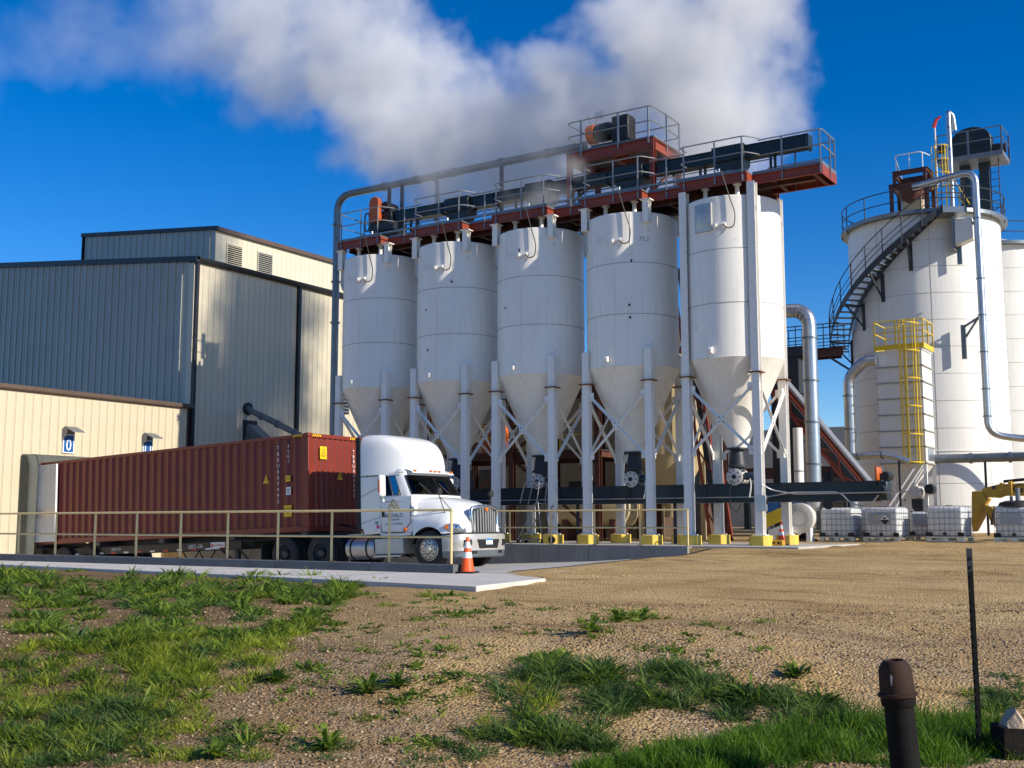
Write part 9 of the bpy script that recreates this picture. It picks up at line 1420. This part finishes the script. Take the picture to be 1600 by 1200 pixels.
for x, y, r, h, lab in WEEDS:
    t = T('broadleaf_weed', lab, 'plant', (x, y, gz(x, y)), (0, 0, rng.random() * 6), 'broad-leaved weeds in the gravel')
    for k in range(30):
        a = k * 2.399; ln = (r * 1.5) * (0.6 + 0.5 * rng.random()); up_ = h * (0.25 + 0.75 * rng.random()) * (1 if k > 12 else 0.45); w = 0.014 + 0.012 * rng.random(); pts = []
        for f, ww in ((0, 0.25), (0.3, 0.9), (0.6, 1.0), (0.85, 0.6), (1, 0.05)):
            cx, cy, cz = math.cos(a) * ln * f, math.sin(a) * ln * f, up_ * math.sin(min(1.0, f * 1.15) * PI * 0.62)
            pts.append([(cx + math.sin(a) * w * ww, cy - math.cos(a) * w * ww, cz + 0.006 * ww), (cx, cy, cz), (cx - math.sin(a) * w * ww, cy + math.cos(a) * w * ww, cz + 0.006 * ww)])
        me = bpy.data.meshes.new('leaf'); mbx = MB().loft(pts); me.from_pydata(mbx.v, [], mbx.f); me.materials.append(MATS['weed_green']); me.shade_smooth(); link('leaf', me, t)
# loose stones
def stones(n, lo, hi):
    oct_v = np.array([(1, 0, 0), (-1, 0, 0), (0, 1, 0), (0, -1, 0), (0, 0, 1), (0, 0, -1)], float); oct_f = np.array([(0, 2, 4), (2, 1, 4), (1, 3, 4), (3, 0, 4), (2, 0, 5), (1, 2, 5), (3, 1, 5), (0, 3, 5)])
    V = np.zeros((n, 6, 3)); k = 0
    while k < n:
        d = 8.0 + 7.5 * rng.random() ** 1.3; s_ = (rng.random() - 0.5) * 1.0 * d
        x = 0.8387 * s_ - 0.5446 * d; y = 0.5446 * s_ + 0.8387 * d
        if y > 15.2 and x < -10: continue
        if mnoise.noise(Vector((x * 0.8, y * 0.8, 7))) < rng.random() * 1.1 - 0.5: continue
        sz = lo + (hi - lo) * rng.random() ** 4
        th = rng.random() * 6.28; c, s2 = math.cos(th), math.sin(th)
        p = oct_v * (0.6 + 0.7 * rng.random((6, 1))) * np.array([1, 0.6 + 0.5 * rng.random(), 0.45 + 0.3 * rng.random()]) * sz
        p = np.stack([p[:, 0] * c - p[:, 1] * s2, p[:, 0] * s2 + p[:, 1] * c, p[:, 2]], 1)
        V[k] = p + np.array([x, y, gz(x, y) + sz * 0.15]); k += 1
    F = (np.arange(n)[:, None, None] * 6 + oct_f[None]).reshape(-1, 3)
    return V.reshape(-1, 3), F
sm2 = bpy.data.materials.new('stone'); sm2.use_nodes = True; n = sm2.node_tree.nodes; l = sm2.node_tree.links; b = n['Principled BSDF']; b.inputs['Roughness'].default_value = 0.9
g = n.new('ShaderNodeNewGeometry'); r_ = n.new('ShaderNodeValToRGB'); e = r_.color_ramp.elements; e[0].color = (0.12, 0.075, 0.038, 1); e[1].color = (0.52, 0.40, 0.26, 1); e.new(0.75).color = (0.30, 0.195, 0.10, 1)
l.new(g.outputs['Random Per Island'], r_.inputs[0]); l.new(r_.outputs[0], b.inputs['Base Color']); MATS['stone'] = sm2
V, F = stones(52000, 0.005, 0.024); tag(link('gravel', np_mesh('gravel', V, F, 'stone')), 'loose tan gravel strewn over the verge', None, None, 'stuff')
